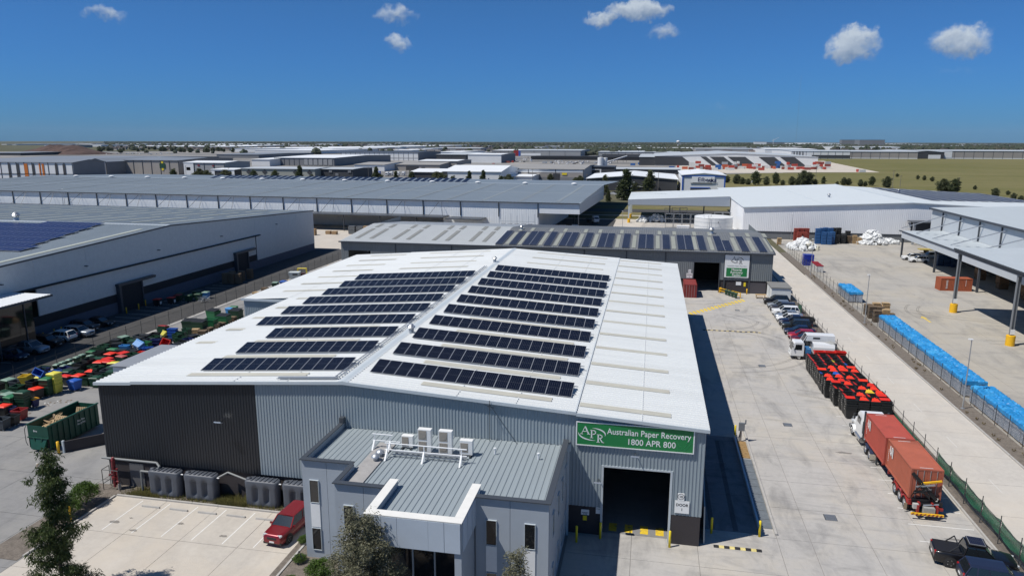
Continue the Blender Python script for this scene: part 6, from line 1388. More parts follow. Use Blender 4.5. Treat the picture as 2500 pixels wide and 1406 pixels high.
MB().lathe([(6.15,0),(6.15,5.6),(6.0,5.75),(3.0,6.05),(0,6.15)], n=40).build('shell', mat('tank_white', (.68,.69,.69), .5, var=.04, scale=.6), wt_, smooth=False)
hoop = MB().lathe([(6.17,-.04),(6.2,-.04),(6.2,.04),(6.17,.04)], n=40).mesh('seam_hoop', trim_l)
for z in (1.4,2.8,4.2,5.55): ob('seam_hoop', hoop, wt_, (0,0,z))
MB().tube([(-2.2,-6.3,0),(-2.2,-6.3,6.6)], .06).tube([(-1.7,-6.4,0),(-1.7,-6.4,6.6)], .06).tube([(-3.5,-5.2,6),(-3.5,-5.2,7),(-1.2,-5.9,7),(-1.2,-5.9,6)], .05).build('ladder', steel, wt_); MB().cyl((1.0,-6.2,4.6),(1.0,-6.5,4.2),.12,n=8).build('outlet', dsteel, wt_)
for i in range(11):
    x, y = 6.6+2.9*(i % 8), 256+ (9 if i > 5 else 0) + (1.5*i if i > 7 else 0)
    t = thing('cage_rack', f'grey steel cage rack behind the fire tank, {nth(i+1)} of the group', 'rack', (min(x,27), y, 0), 0, 'cage racks in the tank yard')
    b = MB()
    for sx in (-1.3,1.3):
        for sy in (-.8,.8): b.box(sx-.06,sx+.06,sy-.06,sy+.06,0,5.2)
    for z in (.2,1.7,3.3,5.0):
        for sy in (-.8,.8): b.box(-1.3,1.3,sy-.05,sy+.05,z,z+.1)
        for q in range(5): b.box(-1.2+.55*q,-1.15+.55*q,-.8,.8,z,z+.06)
    b.build('frame', mat('rack_grey_steel', (.27,.28,.29), .5, var=.1, scale=2), t)
tag(MB().box(-2.0,2.0,-1,1,0,1.9).box(-2.1,2.1,-1.1,1.1,1.9,2.05).build('pump_hut', white_p, None, (11.0,246.5,0)), 'low white pump box left of the fire tank', 'pump box')
bagw = mat('white_plastic_film', (.66,.67,.66), .4, var=.12, scale=4, obj=True); bagc = mat('cream_plastic_film', (.60,.57,.46), .45, var=.12, scale=4, obj=True)
def bag_meshes(m_):
    out_ = []
    for s in range(5):
        rr = random.Random(s); b = MB(); n = 5
        for k, (z, q) in enumerate(((0,.75),(.25,1.0),(.6,1.0),(.95,.85),(1.1,.4))): b.v += [(q*cos(2*pi*i/n)*rr.uniform(.7,1.25)*.62, q*sin(2*pi*i/n)*rr.uniform(.7,1.25)*.55, z*rr.uniform(.9,1.1)*.8) for i in range(n)]
        b.f = [[k*n+i, k*n+(i+1) % n, (k+1)*n+(i+1) % n, (k+1)*n+i] for k in range(4) for i in range(n)] + [[4*n+i for i in range(n)]]; b.mi = [0]*len(b.f)
        out_.append(b.mesh('bag', m_))
    return out_
BG = [bag_meshes(bagw), bag_meshes(bagc)]
def bag_pile(cx, cy, rx, ry, h, n, label, cream_side=0):
    t = thing('bag_pile', label, 'bag pile', (cx, cy, 0), 0, 'heaps of wrapped plastic')
    for i in range(n):
        a = rnd.uniform(0, 2*pi); q = math.sqrt(rnd.random()); x, y = q*cos(a)*rx, q*sin(a)*ry
        z = max(0, h*(1-q**1.4)*rnd.uniform(.6,1.0) - .3)
        cr = 1 if (cream_side and x > rx*.1 and rnd.random() < .5) else 0
        ob('bag', BG[cr][i % 5], t, (x, y, z), rot=(rnd.uniform(-.7,.7), rnd.uniform(-.7,.7), rnd.uniform(0,6)), scale=[rnd.uniform(.8,1.5)]*3)
bag_pile(42.8, 213, 3.9, 4.2, 3.0, 160, 'heap of white and cream plastic bales beside the lane fence', 1)
bag_pile(65.2, 227.9, 4.0, 3.0, 4.2, 160, 'taller heap of white plastic bales before the white wall'); bag_pile(70.5, 229.2, 2.2, 1.6, 1.5, 26, 'low tail of white bales right of the tall heap')
bag_pile(-3.0, 274, 1.8, 1.6, 2.2, 26, 'white bales heaped by the canopy column'); bag_pile(2.2, 276, 4.0, 2.4, 2.6, 60, 'grey bales heaped under the canopy')
cr_r, cr_b, cr_k = mat('crate_red', (.26,.045,.03), .6, var=.1, scale=2), mat('crate_blue', (.02,.09,.24), .55, var=.1, scale=2), mat('crate_black', (.015,.016,.017), .6, var=.1, scale=2)
i = 0
for x, y, n in ((44.3,230.4,4),(45.8,230.9,4),(47.4,231.0,4),(44.9,228.6,3),(46.5,228.9,3)): i += 1; crate_stack('crate_stack', 'crates', x, y, 1.4, 1.4, n, .98, cr_r, f'red plastic crate stack before the white wall, {nth(i)} in order', 'crate stacks')
i = 0
for x, y, n in ((49.4,225.2,5),(50.9,226.8,5),(52.2,228.2,5),(50.9,224.2,4),(52.4,224.0,4),(53.6,225.6,4),(53.4,227.4,5)): i += 1; crate_stack('crate_stack', 'crates', x, y, 1.35, 1.35, n, .92, cr_b, f'blue plastic crate stack beside the red crates, {nth(i)} in order', 'crate stacks')
i = 0
for x, y, n in ((54.6,229.0,5),(56.2,229.4,5),(55.2,226.4,3),(57.0,227.0,3),(57.6,228.6,3),(58.9,229.6,4)): i += 1; crate_stack('crate_stack', 'crates', x, y, 1.3, 1.3, n, .9, cr_k, f'black plastic crate stack right of the blue crates, {nth(i)} in order', 'crate stacks')
crate_stack('drum_stack', 'drums', 38.8, 184.8, 2.4, 2.0, 2, 1.35, mat('blue_film', (.01,.03,.30), .3, var=.15, scale=3), 'blue-wrapped drum pallets by the lane fence', 'wrapped drums')
for i, y in enumerate((175.2,177.6,180.0)): t = crate_stack('tote_box', 'tote', 39.4, y, 1.5, 1.6, 1, 1.5, mat('tote_white', (.58,.58,.57), .5, var=.1, scale=3), f'white tote with a red top by the lane fence, {nth(i+1)} from the camera', 'totes'); MB().box(-.8,.8,-.85,.85,1.5,1.62).build('red_cover', BC['dred'], t)
bm_ = mat('bale_navy', (.02,.05,.11), .5, var=.2, scale=3)
for i, (x, y) in enumerate(((70.6,190.4),(72.0,190.0),(73.4,189.4),(71.2,192.2),(72.8,191.8))): crate_stack('bale_stack', 'bales', x, y, 1.3, 1.3, 3, .95, bm_, f'navy bale stack at the canopy mouth, {nth(i+1)} in order', 'navy bale stacks')

# ================================================================== right-hand canopy building
rb_ = thing('canopy_warehouse', 'pale warehouse with braced wall and tall loading canopies at the right edge', 'warehouse', (80, 150, 0))
croof = mat('canopy_roof_steel', (.41,.45,.475), .45, var=.04, scale=.3)
rw = mat('pale_blue_white_wall', (.50,.535,.56), .55, var=.03, scale=.5)
wp(rb_, 'wall', MB().box(76,76.3,55,214,5.5,12.1), rw); wp(rb_, 'lower_wall', MB().box(78,78.3,55,214,0,5.5), black_void)  # lower wall coloured near-black to stand in for shade under the canopy
wp(rb_, 'gable_wall', MB().box(76.35,130,213.6,213.9,0,12.0), rw)
rr_ = wp(rb_, 'roof', MB().corr((75.6,50,12.25), (0,1,0), Vector((1,0,.03)).normalized(), (0,0,1), 164.5, lambda u: (0, 55), .8, .06), croof)
sub(rr_, 'roof_edge', MB().box(75.3,75.62,50,214.5,11.8,12.28), trim)
for y in (206,195,184,173,162,151,140,129,118,107):
    wp(rb_, 'wall_post', MB().box(75.7,75.98,y-.15,y+.15,5.6,11.9), trim)
    wp(rb_, 'canopy_stay', MB().bar((67.5,y+4,6.95),(75.9,y-2,11.2),.22), steel)
wp(rb_, 'low_canopy', MB().corr((65.6,60,6.75), (0,1,0), Vector((1,0,.02)).normalized(), (0,0,1), 145, lambda u: (0, 10.3), .8, .05), croof)
wp(rb_, 'low_fascia', MB().box(65.35,65.6,60,203,5.2,6.7), rw); wp(rb_, 'low_edge', MB().box(65.2,65.6,60,205,6.71,6.95), trim)
for y in (203,180,157): wp(rb_, 'low_column', MB().box(65.6,66.0,y-.2,y+.2,0,6.6), trim)
wp(rb_, 'high_canopy', MB().corr((53.6,50,11.45), (0,1,0), Vector((1,0,.035)).normalized(), (0,0,1), 88, lambda u: (0, 22), .8, .06), croof)
wp(rb_, 'canopy_fascia', MB().box(53.5,53.7,50,138.1,10.75,11.42), trim); wp(rb_, 'canopy_gutter', MB().box(53.3,53.5,50,138.2,11.25,11.48), dsteel); wp(rb_, 'canopy_end', MB().hexa(((53.75,137.9,10.8),(75.2,137.9,11.5),(75.2,138.1,11.5),(53.75,138.1,10.8),(53.75,137.9,11.4),(75.2,137.9,12.15),(75.2,138.1,12.15),(53.75,138.1,11.4))), trim)
for i, (x, y) in enumerate(((54.1,137.2),(53.9,115.6),(53.9,94))):
    wp(rb_, 'canopy_column', MB().box(x-.24,x-.17,y-.24,y+.24,0,11.0).box(x+.17,x+.24,y-.24,y+.24,0,11.0).box(x-.169,x+.169,y-.04,y+.04,0,11.0), mat('column_grey', (.20,.21,.22), .5))
    if i < 2:
        g_ = thing('column_guard', ('amber guard drum round the farther canopy column','amber guard drum round the nearer canopy column')[i], 'column guard', (x, y, 0), 0, 'amber column guards'); MB().lathe([(0,0),(.62,0),(.62,1.55),(.5,1.6),(0,1.6)], n=18).build('drum', orange_y, g_, smooth=False)
        small_sign('notice_sign', ('white notice on the farther canopy column','white notice on the nearer canopy column')[i], x-.3, x+.3, 1.75, 2.55, [], y=y-.32)
for i in range(14):
    crate_stack('carton_stack', 'cartons', 72.5+2.1*(i % 2), 110+5.2*i, 1.8, 1.6, 2+(i % 3), 1.2, mat('dim_timber', (.20,.11,.05), .8, var=.2, scale=2), f'stacked timber crates in the dark canopy bay, {nth(i+1)} from the near end', 'crates in the canopy bay')
pr = thing('walkway_portal', 'dark grey steel portal shelter against the white wall', 'shelter', (80, 230, 0))
for x in (76.9,83.5): wp(pr, 'post', MB().box(x-.3,x+.3,228.6,229.2,0,6.5), steel)
wp(pr, 'roof', MB().box(76.4,84.2,228.2,233.8,6.5,6.75), trim); wp(pr, 'back_panel', MB().box(77.3,83.2,233.0,233.2,2.5,6.4), trim); wp(pr, 'shade_roof', MB().hexa(((77.0,222,3.2),(85,222,2.9),(85,229,2.9),(77,229,3.2),(77,222,3.35),(85,222,3.05),(85,229,3.05),(77,229,3.35))), mat('shade_grey', (.09,.095,.105), .7))
fk = thing('yellow_trailer', 'yellow flat trailer parked under the grey shade roof', 'trailer', (76.5, 212, 0)); MB().box(-3.5,3.5,-1,1,.9,1.15).build('deck', mat('faded_yellow', (.42,.33,.08), .6, var=.2, scale=2), fk); MB().bar((3.4,-1,1.1),(3.4,-1,3.0),.12).bar((3.4,1,1.1),(3.4,1,3.0),.12).build('stanchion', orange_y, fk)
for s in (-1,1): MB().cyl((-1.5,s*.7,.45),(-1.5,s*1.0,.45),.45,n=12).build('wheel', rubber, fk); MB().cyl((1.5,s*.7,.45),(1.5,s*1.0,.45),.45,n=12).build('wheel', rubber, fk)

# ================================================================== blue-wrapped pallets along the fence
film = mat('blue_shrink_film', (.022,.22,.50), .45, spec=.35, var=.3, scale=2.2, dirt=((.07,.36,.64), .48, .7), bump=.35, bscale=4)
def brick_mat():
    M_ = mat('wrapped_block_stack', (.30,.34,.39), .4, var=.1, scale=4); t = M_.node_tree; b = t.nodes['Principled BSDF']
    g = N(t, 'ShaderNodeNewGeometry'); sp = N(t, 'ShaderNodeSeparateXYZ'); t.links.new(g.outputs['Position'], sp.inputs[0])
    ad = N(t, 'ShaderNodeMath', operation='ADD'); t.links.new(sp.outputs['X'], ad.inputs[0]); t.links.new(sp.outputs['Y'], ad.inputs[1])
    cb = N(t, 'ShaderNodeCombineXYZ'); t.links.new(ad.outputs[0], cb.inputs['X']); t.links.new(sp.outputs['Z'], cb.inputs['Y'])
    br = N(t, 'ShaderNodeTexBrick'); br.inputs['Scale'].default_value = 1.0; br.inputs['Brick Width'].default_value = .42; br.inputs['Row Height'].default_value = .155; br.inputs['Mortar Size'].default_value = .03
    br.inputs['Color1'].default_value = (.56,.58,.61,1); br.inputs['Color2'].default_value = (.33,.38,.44,1); br.inputs['Mortar'].default_value = (.17,.21,.28,1)
    t.links.new(cb.outputs[0], br.inputs['Vector']); t.links.new(br.outputs['Color'], b.inputs['Base Color']); return M_
brickm = brick_mat()
HOOD = []
for s in range(6):
    rr = random.Random(50+s); b = MB(); n = 7
    vs = [(-.615+1.23*i/(n-1), -.615+1.23*j/(n-1), 2.02+rr.uniform(-.05,.09) + (.10 if 0 < i < n-1 and 0 < j < n-1 else -.03)) for j in range(n) for i in range(n)]
    b.add(vs, [(j*n+i, j*n+i+1, (j+1)*n+i+1, (j+1)*n+i) for j in range(n-1) for i in range(n-1)])
    edge = [(i,0) for i in range(n)] + [(n-1,j) for j in range(1,n)] + [(i,n-1) for i in range(n-2,-1,-1)] + [(0,j) for j in range(n-2,0,-1)]
    top_ = [vs[j*n+i] for i, j in edge]; low = [(x*1.03, y*1.03, 1.62+rr.uniform(-.18,.12)) for x, y, z in top_]; m_ = len(edge)
    b.add(top_+low, [(i, m_+i, m_+(i+1) % m_, (i+1) % m_) for i in range(m_)])
    HOOD.append(b.mesh('blue_hood', film))
LOAD = MB().box(-.57,.57,-.57,.57,.14,1.98).mesh('block_load', brickm); BASE = pallet_mesh(timber_d)
def blue_pallet(x, y, label, s):
    t = thing('wrapped_pallet', label, 'pallet', (x + rnd.uniform(-.03,.03), y + rnd.uniform(-.03,.03), 0), rnd.choice((0, pi/2)), 'blue-wrapped pallets by the lane fence')
    ob('pallet_base', BASE, t); ob('block_load', LOAD, t); ob('blue_hood', HOOD[s % 6], t)
k_ = 0
for nm, y0, n in (('the short far block', 142.6, 7), ('the long middle row', 90.5, 28), ('the nearest row', 63.7, 21)):
    for r_ in range(n):
        for c_ in range(2):
            k_ += 1; blue_pallet(38.35+1.25*c_, y0+1.2*r_, f'blue-wrapped pallet in {nm}, {"fence" if c_ == 0 else "yard"} side, {nth(r_+1)} from its near end', k_)
# ================================================================== fences and lamp posts
link = mat('chain_link_mesh', (.10,.105,.10), .6, alpha=.13)
cloth = mat('green_shade_cloth', (.012,.115,.060), .7, var=.18, scale=1.2, alpha=.90)
FPOST = MB().cyl((0,0,0),(0,0,2.35),.035,n=6).mesh('post', dsteel)
def fence(name, x, ys, label, cat='fence', cloths=(), mesh_h=1.8, group='chain-link fences'):
    t = thing(name, label, cat, (x, ys[0], 0), 0, group)
    for y in ys: ob('post', FPOST, t, (0, y-ys[0], 0))
    for y0, y1 in zip(ys, ys[1:]): MB().poly(((0,y0-ys[0],.05),(0,y1-ys[0],.05),(0,y1-ys[0],mesh_h),(0,y0-ys[0],mesh_h))).build('mesh_panel', link, t)
    MB().bar((0,0,mesh_h),(0,ys[-1]-ys[0],mesh_h),.03).build('top_wire', dsteel, t)
    for a, b_, z0, z1, sag in cloths:
        ys_ = [y for y in ys if a <= y <= b_]
        for y0, y1 in zip(ys_, ys_[1:]):
            n, mz_ = 8, 5; vs = []
            for i in range(n+1):
                f_ = i/n; y = y0 + (y1-y0)*f_; dip = sag*sin(pi*f_)
                for j in range(mz_+1):
                    q = j/mz_; z = z0 + (z1-z0)*q - dip*(.4+.6*q)
                    vs.append((.05 + .16*sag*2*sin(q*9+f_*5+y0)*(1 if 0 < i < n else .3) + .02*sin(f_*14), y-ys[0], z))
            MB().add(vs, [(i*(mz_+1)+j, (i+1)*(mz_+1)+j, (i+1)*(mz_+1)+j+1, i*(mz_+1)+j+1) for i in range(n) for j in range(mz_)]).build('shade_cloth', cloth, t, smooth=True)
    return t
fence('yard_fence', 27.0, [46.0+3.12*i for i in range(34)], 'chain-link yard fence with sagging green shade cloth beside the lane', cloths=((46,70.9,.75,1.95,.22),(70.9,113,.05,1.05,.0),(128,134,.05,1.7,.25)))
rail_b = tag(MB().tube([(27.4+.1*sin(y*.7), y, .08) for y in range(44, 72, 2)], .09, 6).build('fallen_hose', dsteel), 'black hose lying along the foot of the shade cloth fence', 'hose')
fence('lane_fence', 37.45, [60.0+3.0*i for i in range(49)], 'dark chain-link fence between the lane strip and the blue pallets')
fence('left_fence', -77.7, [52.0+3.3*i for i in range(36)], 'chain-link fence between the bins and the left drive')
def lamp_post(x, y, label, h=8.2):
    t = thing('lamp_post', label, 'lamp post', (x, y, 0), 0, 'lamp posts along the lane')
    MB().cyl((0,0,0),(0,0,h),.08,.05,n=8).build('pole', steel, t); MB().box(-.35,.12,-.12,.12,h,h+.1).build('lamp_head', sign_w, t); MB().cyl((0,0,0),(0,0,.08),.22,n=10).build('base_plate', steel, t)
for i, (x, y) in enumerate(((36.1,85.7),(36.3,125.9),(36.7,171),(43.2,232.2))): lamp_post(x, y, 'slim grey lamp post beside the lane, ' + ('nearest','second','third','farthest, before the white wall')[i])
lamp_post(-9.5, 252, 'slim post beside the back lane', 6)
for i in range(40):
    y = rnd.uniform(66, 170); o = MB()
    for k in range(9): a = rnd.uniform(0,6.3); o.add([(0,0,0),(.12*cos(a),.12*sin(a),.3),(.2*cos(a+.3),.2*sin(a+.3),.18)], ((0,1,2),))
    tag(o.build('tussock', mat('dry_tussock', (.16,.12,.06), .9), None, (36.4+rnd.uniform(-.5,.6), y, .02), rnd.uniform(0,6)), 'small dry tussock in the gravel strip beside the lane', 'plant', 'tussocks in the gravel strip')
# ================================================================== the estate beyond
fw_white = mat('far_white_wall', (.74,.75,.75), .6, var=.04, scale=.1); fw_grey = mat('far_grey_wall', (.33,.335,.34), .7, var=.05, scale=.1); fw_taupe = mat('far_taupe_wall', (.34,.315,.29), .8, var=.06, scale=.1)
fw_dark = mat('far_charcoal_wall', (.05,.052,.058), .7, var=.1, scale=.1); fw_olive = mat('far_olive_grey_wall', (.33,.34,.30), .8, var=.05, scale=.1); fw_mid = mat('far_mid_wall', (.20,.205,.215), .7, var=.06, scale=.1)
fr_white = mat('far_white_roof', (.74,.76,.77), .5, var=.03, scale=.05); fr_grey = mat('far_grey_roof', (.20,.22,.245), .5, var=.08, scale=.05); fr_pale = mat('far_pale_roof', (.45,.48,.50), .5, var=.05, scale=.05); fr_dark = mat('far_dark_roof', (.06,.068,.08), .5, var=.1, scale=.05); fr_tan = mat('far_tan_roof', (.30,.29,.27), .6, var=.1, scale=.05)
def FB(label, u0, u1, vb, vt, vr, wall, roof, rise=1.2, pil=0, axis='x', pm=None, name='industrial_building', cat='building', band=None, doors=(), parts=(), group='industrial buildings beyond', maxd=220, side=None):
    p, q = G(u0, vb), G(u1, vb); y0 = (p.y+q.y)/2; x0, x1 = p.x, q.x; c = Vector(((x0+x1)/2, y0, 0)); h = max(4, HT((u0+u1)/2, vt, (c.x, c.y)))
    um = (u0+u1)/2; d = G(um, vr, h+rise*.6).y - y0 if h+rise < CAMH-2 else 60
    d = max(18, min(maxd, d)) if d > 0 else maxd
    w = (x1-x0)/2; t = thing(name, label, cat, c, 0, group)
    wl = MB().box(-w, w, 0, .3, 0, h).build('front_wall', wall, t)
    MB().box(w-.3, w, .31, d-.31, 0, h).build('side_wall', side or wall, t); MB().box(-w, -w+.3, .31, d-.31, 0, h).build('side_wall', side or wall, t); MB().box(-w, w, d-.3, d, 0, h).build('rear_wall', wall, t)
    b = MB(); o = .6
    if axis == 'x':    # ridge runs left-right
        b.hexa(((-w-o,-o,h),(w+o,-o,h),(w+o,d/2,h+rise),(-w-o,d/2,h+rise),(-w-o,-o,h+.35),(w+o,-o,h+.35),(w+o,d/2,h+rise+.35),(-w-o,d/2,h+rise+.35)))
        b.hexa(((-w-o,d/2,h+rise),(w+o,d/2,h+rise),(w+o,d+o,h),(-w-o,d+o,h),(-w-o,d/2,h+rise+.35),(w+o,d/2,h+rise+.35),(w+o,d+o,h+.35),(-w-o,d+o,h+.35)))
        for s in (-1, 1): MB().prism(((s*(w-.16),0,h),(s*(w-.16),d,h),(s*(w-.16),d/2,h+rise)), (s*.15,0,0)).build('gable', side or wall, t)
    else:              # ridge runs away from the camera: gable to the front
        b.hexa(((-w-o,-o,h),(0,-o,h+rise),(0,d+o,h+rise),(-w-o,d+o,h),(-w-o,-o,h+.35),(0,-o,h+rise+.35),(0,d+o,h+rise+.35),(-w-o,d+o,h+.35)))
        b.hexa(((0,-o,h+rise),(w+o,-o,h),(w+o,d+o,h),(0,d+o,h+rise),(0,-o,h+rise+.35),(w+o,-o,h+.35),(w+o,d+o,h+.35),(0,d+o,h+rise+.35)))
        MB().prism(((-w,.05,h),(w,.05,h),(0,.05,h+rise)), (0,.2,0)).build('gable', wall, t)
    b.build('roof', roof, t)
    if pil:
        me = MB().box(-.25,.25,-.25,0,0,h-.05).mesh('pilaster', pm or trim)
        for k in range(pil+1): ob('pilaster', me, t, (-w+.3+(2*w-.6)*k/pil, 0, 0))
    if band:
        for z0, z1, m_ in band: MB().box(-w+.02, w-.02, -.12, -.02, h*z0, h*z1).build('wall_band', m_, t)
    for k, (f0, f1, z1, m_) in enumerate(doors): MB().box(-w+2*w*f0, -w+2*w*f1, -.2, -.05, 0, h*z1).build('door', m_, t)
    for nm, f0, f1, z0, z1, m_ in parts: MB().box(-w+2*w*f0, -w+2*w*f1, -.35, -.14, h*z0, h*z1).build(nm, m_, t)
    t['hh'] = h; t['dd'] = d; t['ww'] = w
    return t
orange_m = mat('orange_panel', (.55,.16,.02), .6); green_s = mat('dark_green_panel', (.01,.06,.03), .6)
FB('grey-roofed warehouse with orange columns at the far left', -80, 206, 436, 397, 374, fw_white, fr_grey, 2.0, 12, parts=[('orange_column',f,f+w_,0,.93,orange_m) for f, w_ in ((.50,.035),(.655,.012),(.685,.02))] + [('dark_opening',f,f+.025,0,.93,fw_dark) for f in (.33,.42,.58,.82,.90)] + [('white_lower_band',.0,1,.28,.31,trim)], maxd=34, side=fw_mid)
FB('deep grey-roofed hall behind the orange-columned front', -120, 262, 425, 393, 374, fw_mid, fr_grey, 1.5, 0, maxd=190)
gw = FB('taupe-grey wing with a green and yellow logo at the far left', 270, 452, 426, 392, 376, fw_taupe, fr_grey, 1.5, 7, parts=[('green_sign',.70,.79,.45,.8,green_s),('yellow_mark',.73,.76,.3,.45,yellow),('yellow_mark',.73,.76,.8,.95,yellow)], maxd=85)
FB('recessed dark bay with orange stripes between the two left warehouses', 208, 268, 428, 396, 385, fw_mid, fr_grey, 3.0, 6, axis='y', parts=[('orange_column',.22,.32,0,.8,orange_m),('orange_column',.75,.9,0,.8,orange_m),('dark_opening',.4,.6,0,.8,fw_dark)])
FB('low grey shed with dark verge at the left edge', -40, 62, 380, 374, 369, fw_dark, fr_grey, 1.0)
FB('white-fronted workshop with a bright low roof', 443, 558, 429, 398, 392, fw_grey, fr_white, 1.0, 4, parts=[('white_front',.0,.24,0,1,fw_white),('red_sign',.34,.39,.75,.85,BC['dred']),('red_sign',.70,.74,.72,.82,BC['dred']),('orange_mark',.06,.16,.4,.65,BC['amber'])], maxd=40)
dm = FB('olive-grey showroom wall with dark diamond panels', 579, 780, 440, 413, 407, fw_olive, fr_pale, .6, 0, maxd=60)
for k, f_ in enumerate((.10,.32,.74,.93)):
    for j in (0, 1):
        h_ = dm['hh']; x = -dm['ww']+2*dm['ww']*f_; z = h_*(.72-.5*j); r_ = h_*.26; MB().prism(((x-r_,-.1,z),(x,-.1,z-r_*.9),(x+r_,-.1,z),(x,-.1,z+r_*.9)), (0,-.1,0)).build('diamond_panel', fw_dark, dm)
FB('charcoal checkered office at the showroom end', 781, 866, 440, 414, 408, fw_dark, fr_pale, .6, 0, parts=[('grey_panel',.05+.2*i,.15+.2*i,.1+.3*((i*2) % 3),.35+.3*((i*2) % 3),fw_mid) for i in range(5)], maxd=60)
FB('white framed entry portal of the showroom', 514, 578, 438, 415, 410, fw_dark, fr_white, .5, 0, parts=[('white_frame',0,.14,0,1,fw_white),('white_frame',.88,1,0,1,fw_white),('white_frame',.141,.879,.88,1,fw_white)], maxd=30)
FB('white warehouse with bright roof left of centre', 612, 662, 406, 390, 373, fw_white, fr_white, 1.2, 0, maxd=150)
FB('dark glass-fronted warehouse under a bright white roof', 660, 826, 405, 386, 370, fw_mid, fr_white, 1.5, 12, parts=[('pale_panel',.5+.08*i,.56+.08*i,.1,.85,fw_grey) for i in range(6)], maxd=190)
FB('dark striped flat roof warehouse behind the bright roofs', 520, 640, 386, 378, 372, fw_mid, fr_grey, 1.0)
FB('long white warehouse with many dark pilasters and dark roof', 822, 1030, 392, 373, 366, fw_white, fr_dark, 1.4, 16, pm=fw_mid, band=[(.28,.34,fw_mid)], maxd=120, side=fw_mid)
FB('grey depot with a white front and blue trailers before it', 862, 942, 418, 403, 393, fw_white, fr_tan, 1.5, 0, maxd=80)
FB('brown-grey depot with open loading side', 942, 1078, 416, 403, 392, fw_taupe, fr_tan, 2.2, 0, doors=((.35,.6,.75,fw_dark),(.65,.72,.6,fw_dark)), maxd=90)
FB('taupe factory with a white roof in the middle distance', 1018, 1120, 413, 394, 389, fw_taupe, fr_white, 1.0, 3, maxd=70)
FB('bright white-roofed factory with dark left wall in the centre', 1078, 1226, 450, 420, 405, fw_white, fr_white, 3.2, 0, axis='x', parts=[('dark_wall',.0,.07,0,1,fw_dark),('blue_logo',.78,.80,.3,.5,BC['navy'])], maxd=90)
FB('dark annexe at the left of the bright factory', 1000, 1079, 448, 421, 412, fw_dark, fr_white, 1.6, 0, maxd=60)
FB('long pale shed with tan doors and dark base beyond the factory', 1085, 1428, 439, 413, 397, fw_taupe, fr_tan, 1.5, 5, band=[(.72,.97,fw_white),(0,.28,fw_mid)], doors=((.78,.83,.62,fw_dark),(.60,.66,.62,fw_dark),(.30,.34,.55,fw_dark)), parts=[('yellow_sign',.845,.88,.5,.68,yellow)], maxd=110, side=fw_grey)
FB('low canopy wing in front of the pale shed', 1242, 1300, 445, 432, 425, fw_white, fr_white, .6, 0, maxd=40)
FB('charcoal showroom with white gable roof behind the trees', 1430, 1652, 466, 438, 415, fw_dark, fr_white, 2.2, 0, axis='y', parts=[('white_awning',.34,.72,.34,.42,fw_white),('white_unit',.45,.47,.6,.78,fw_white),('white_unit',.52,.54,.6,.8,fw_white)], maxd=70)
FB('dark low warehouse with a tilted white frame mark', 1428, 1500, 430, 408, 404, fw_dark, fr_dark, .5, 0, maxd=30, parts=[('white_frame',.15,.2,.2,.75,fw_white),('white_frame',.5,.55,.2,.75,fw_white),('white_frame',.201,.499,.2,.27,fw_white),('white_frame',.201,.499,.68,.75,fw_white)])
FB('grey strip warehouse with skylit roof behind the showroom', 1480, 1660, 425, 414, 409, fw_dark, fr_pale, 1.0, 10, maxd=45)
sh = FB('white and blue trade shop with a lettered signboard', 1664, 1768, 474, 429, 411, fw_white, fr_white, 1.2, 0, axis='y', parts=[('blue_border',0,.03,0,1,BC['blue']),('blue_border',.97,1,0,1,BC['blue']),('blue_border',.031,.969,.93,1,BC['blue']),('dark_opening',.2,.62,0,.30,fw_dark),('blue_stripe',.2,.66,.31,.36,BC['blue']),('grey_stripe',.2,.70,.56,.60,fw_mid)], maxd=60, name='trade_shop')
MB().box(-sh['ww']*.55, sh['ww']*.5, -.5, -.36, sh['hh']*.62, sh['hh']*.95).build('signboard', sign_w, sh)
lettering(sh, 'Eilbeck', 3.2, BC['navy'], (-sh['ww']*.28, -.55, sh['hh']*.68), bold=.05); lettering(sh, 'ABUS', 2.0, BC['navy'], (sh['ww']*.2, -.55, sh['hh']*.66), bold=.08)
sw = FB('huge white warehouse with slanted black stripes beside stacked containers', 1598, 1985, 406, 383, 366, fw_white, fr_pale, 4.0, 0, axis='y', maxd=240)
for f0, f1 in ((.0,.20),(.335,.375),(.40,.50),(.53,.655),(.75,.86),(.90,1.0)):
    w_, h_ = sw['ww'], sw['hh']; f1b = min(1.0, f1)
    X = lambda f: -w_ + 2*w_*f*.86
    sk_ = 2*w_*.075
    MB().prism(((X(f0)-(0 if f0 == 0 else 0),-.1,h_*.99),(X(f1),-.1,h_*.99),(X(f1)+sk_,-.1,.5),(X(f0)+(0 if f0 == 0 else sk_),-.1,.5)), (0,-.15,0)).build('black_stripe', fw_dark, sw)
FB('grey depot with a blue corner in the far centre', 1262, 1420, 382, 368, 361, fw_grey, fr_pale, 1.0, 4, parts=[('blue_panel',.0,.03,0,1,BC['blue']),('white_shutter',.04,.36,.1,.5,fw_white),('brown_panel',-.08,-.001,0,1,BC['dred'])])
FB('white-roofed office block in the far centre', 1200, 1262, 378, 368, 362, fw_mid, fr_white, 1.0, 3)
FB('white box warehouse in the far centre', 1140, 1226, 398, 378, 374, fw_white, fr_white, .8, 0, side=fw_mid)
FB('dark warehouse behind the white box', 1062, 1140, 392, 378, 370, fw_dark, fr_pale, 1.0, 2)
FB('white warehouse behind the pilastered one', 1066, 1130, 380, 372, 368, fw_white, fr_white, .8)
FB('long grey-roofed warehouse, far centre right', 1458, 1660, 382, 372, 364, fw_grey, fr_pale, 1.0, 12, doors=((.05,.9,.45,fw_dark),))
FB('white gabled warehouse far behind the skylit roof', 1505, 1690, 370, 362, 356, fw_white, fr_white, 1.0)
FB('flat grey warehouse on the centre horizon', 1335, 1500, 362, 358, 355, fw_grey, fr_pale, .6)
FB('charcoal warehouse beside the shed of stripes', 1598, 1600, 404, 385, 380, fw_dark, fr_pale, .6)
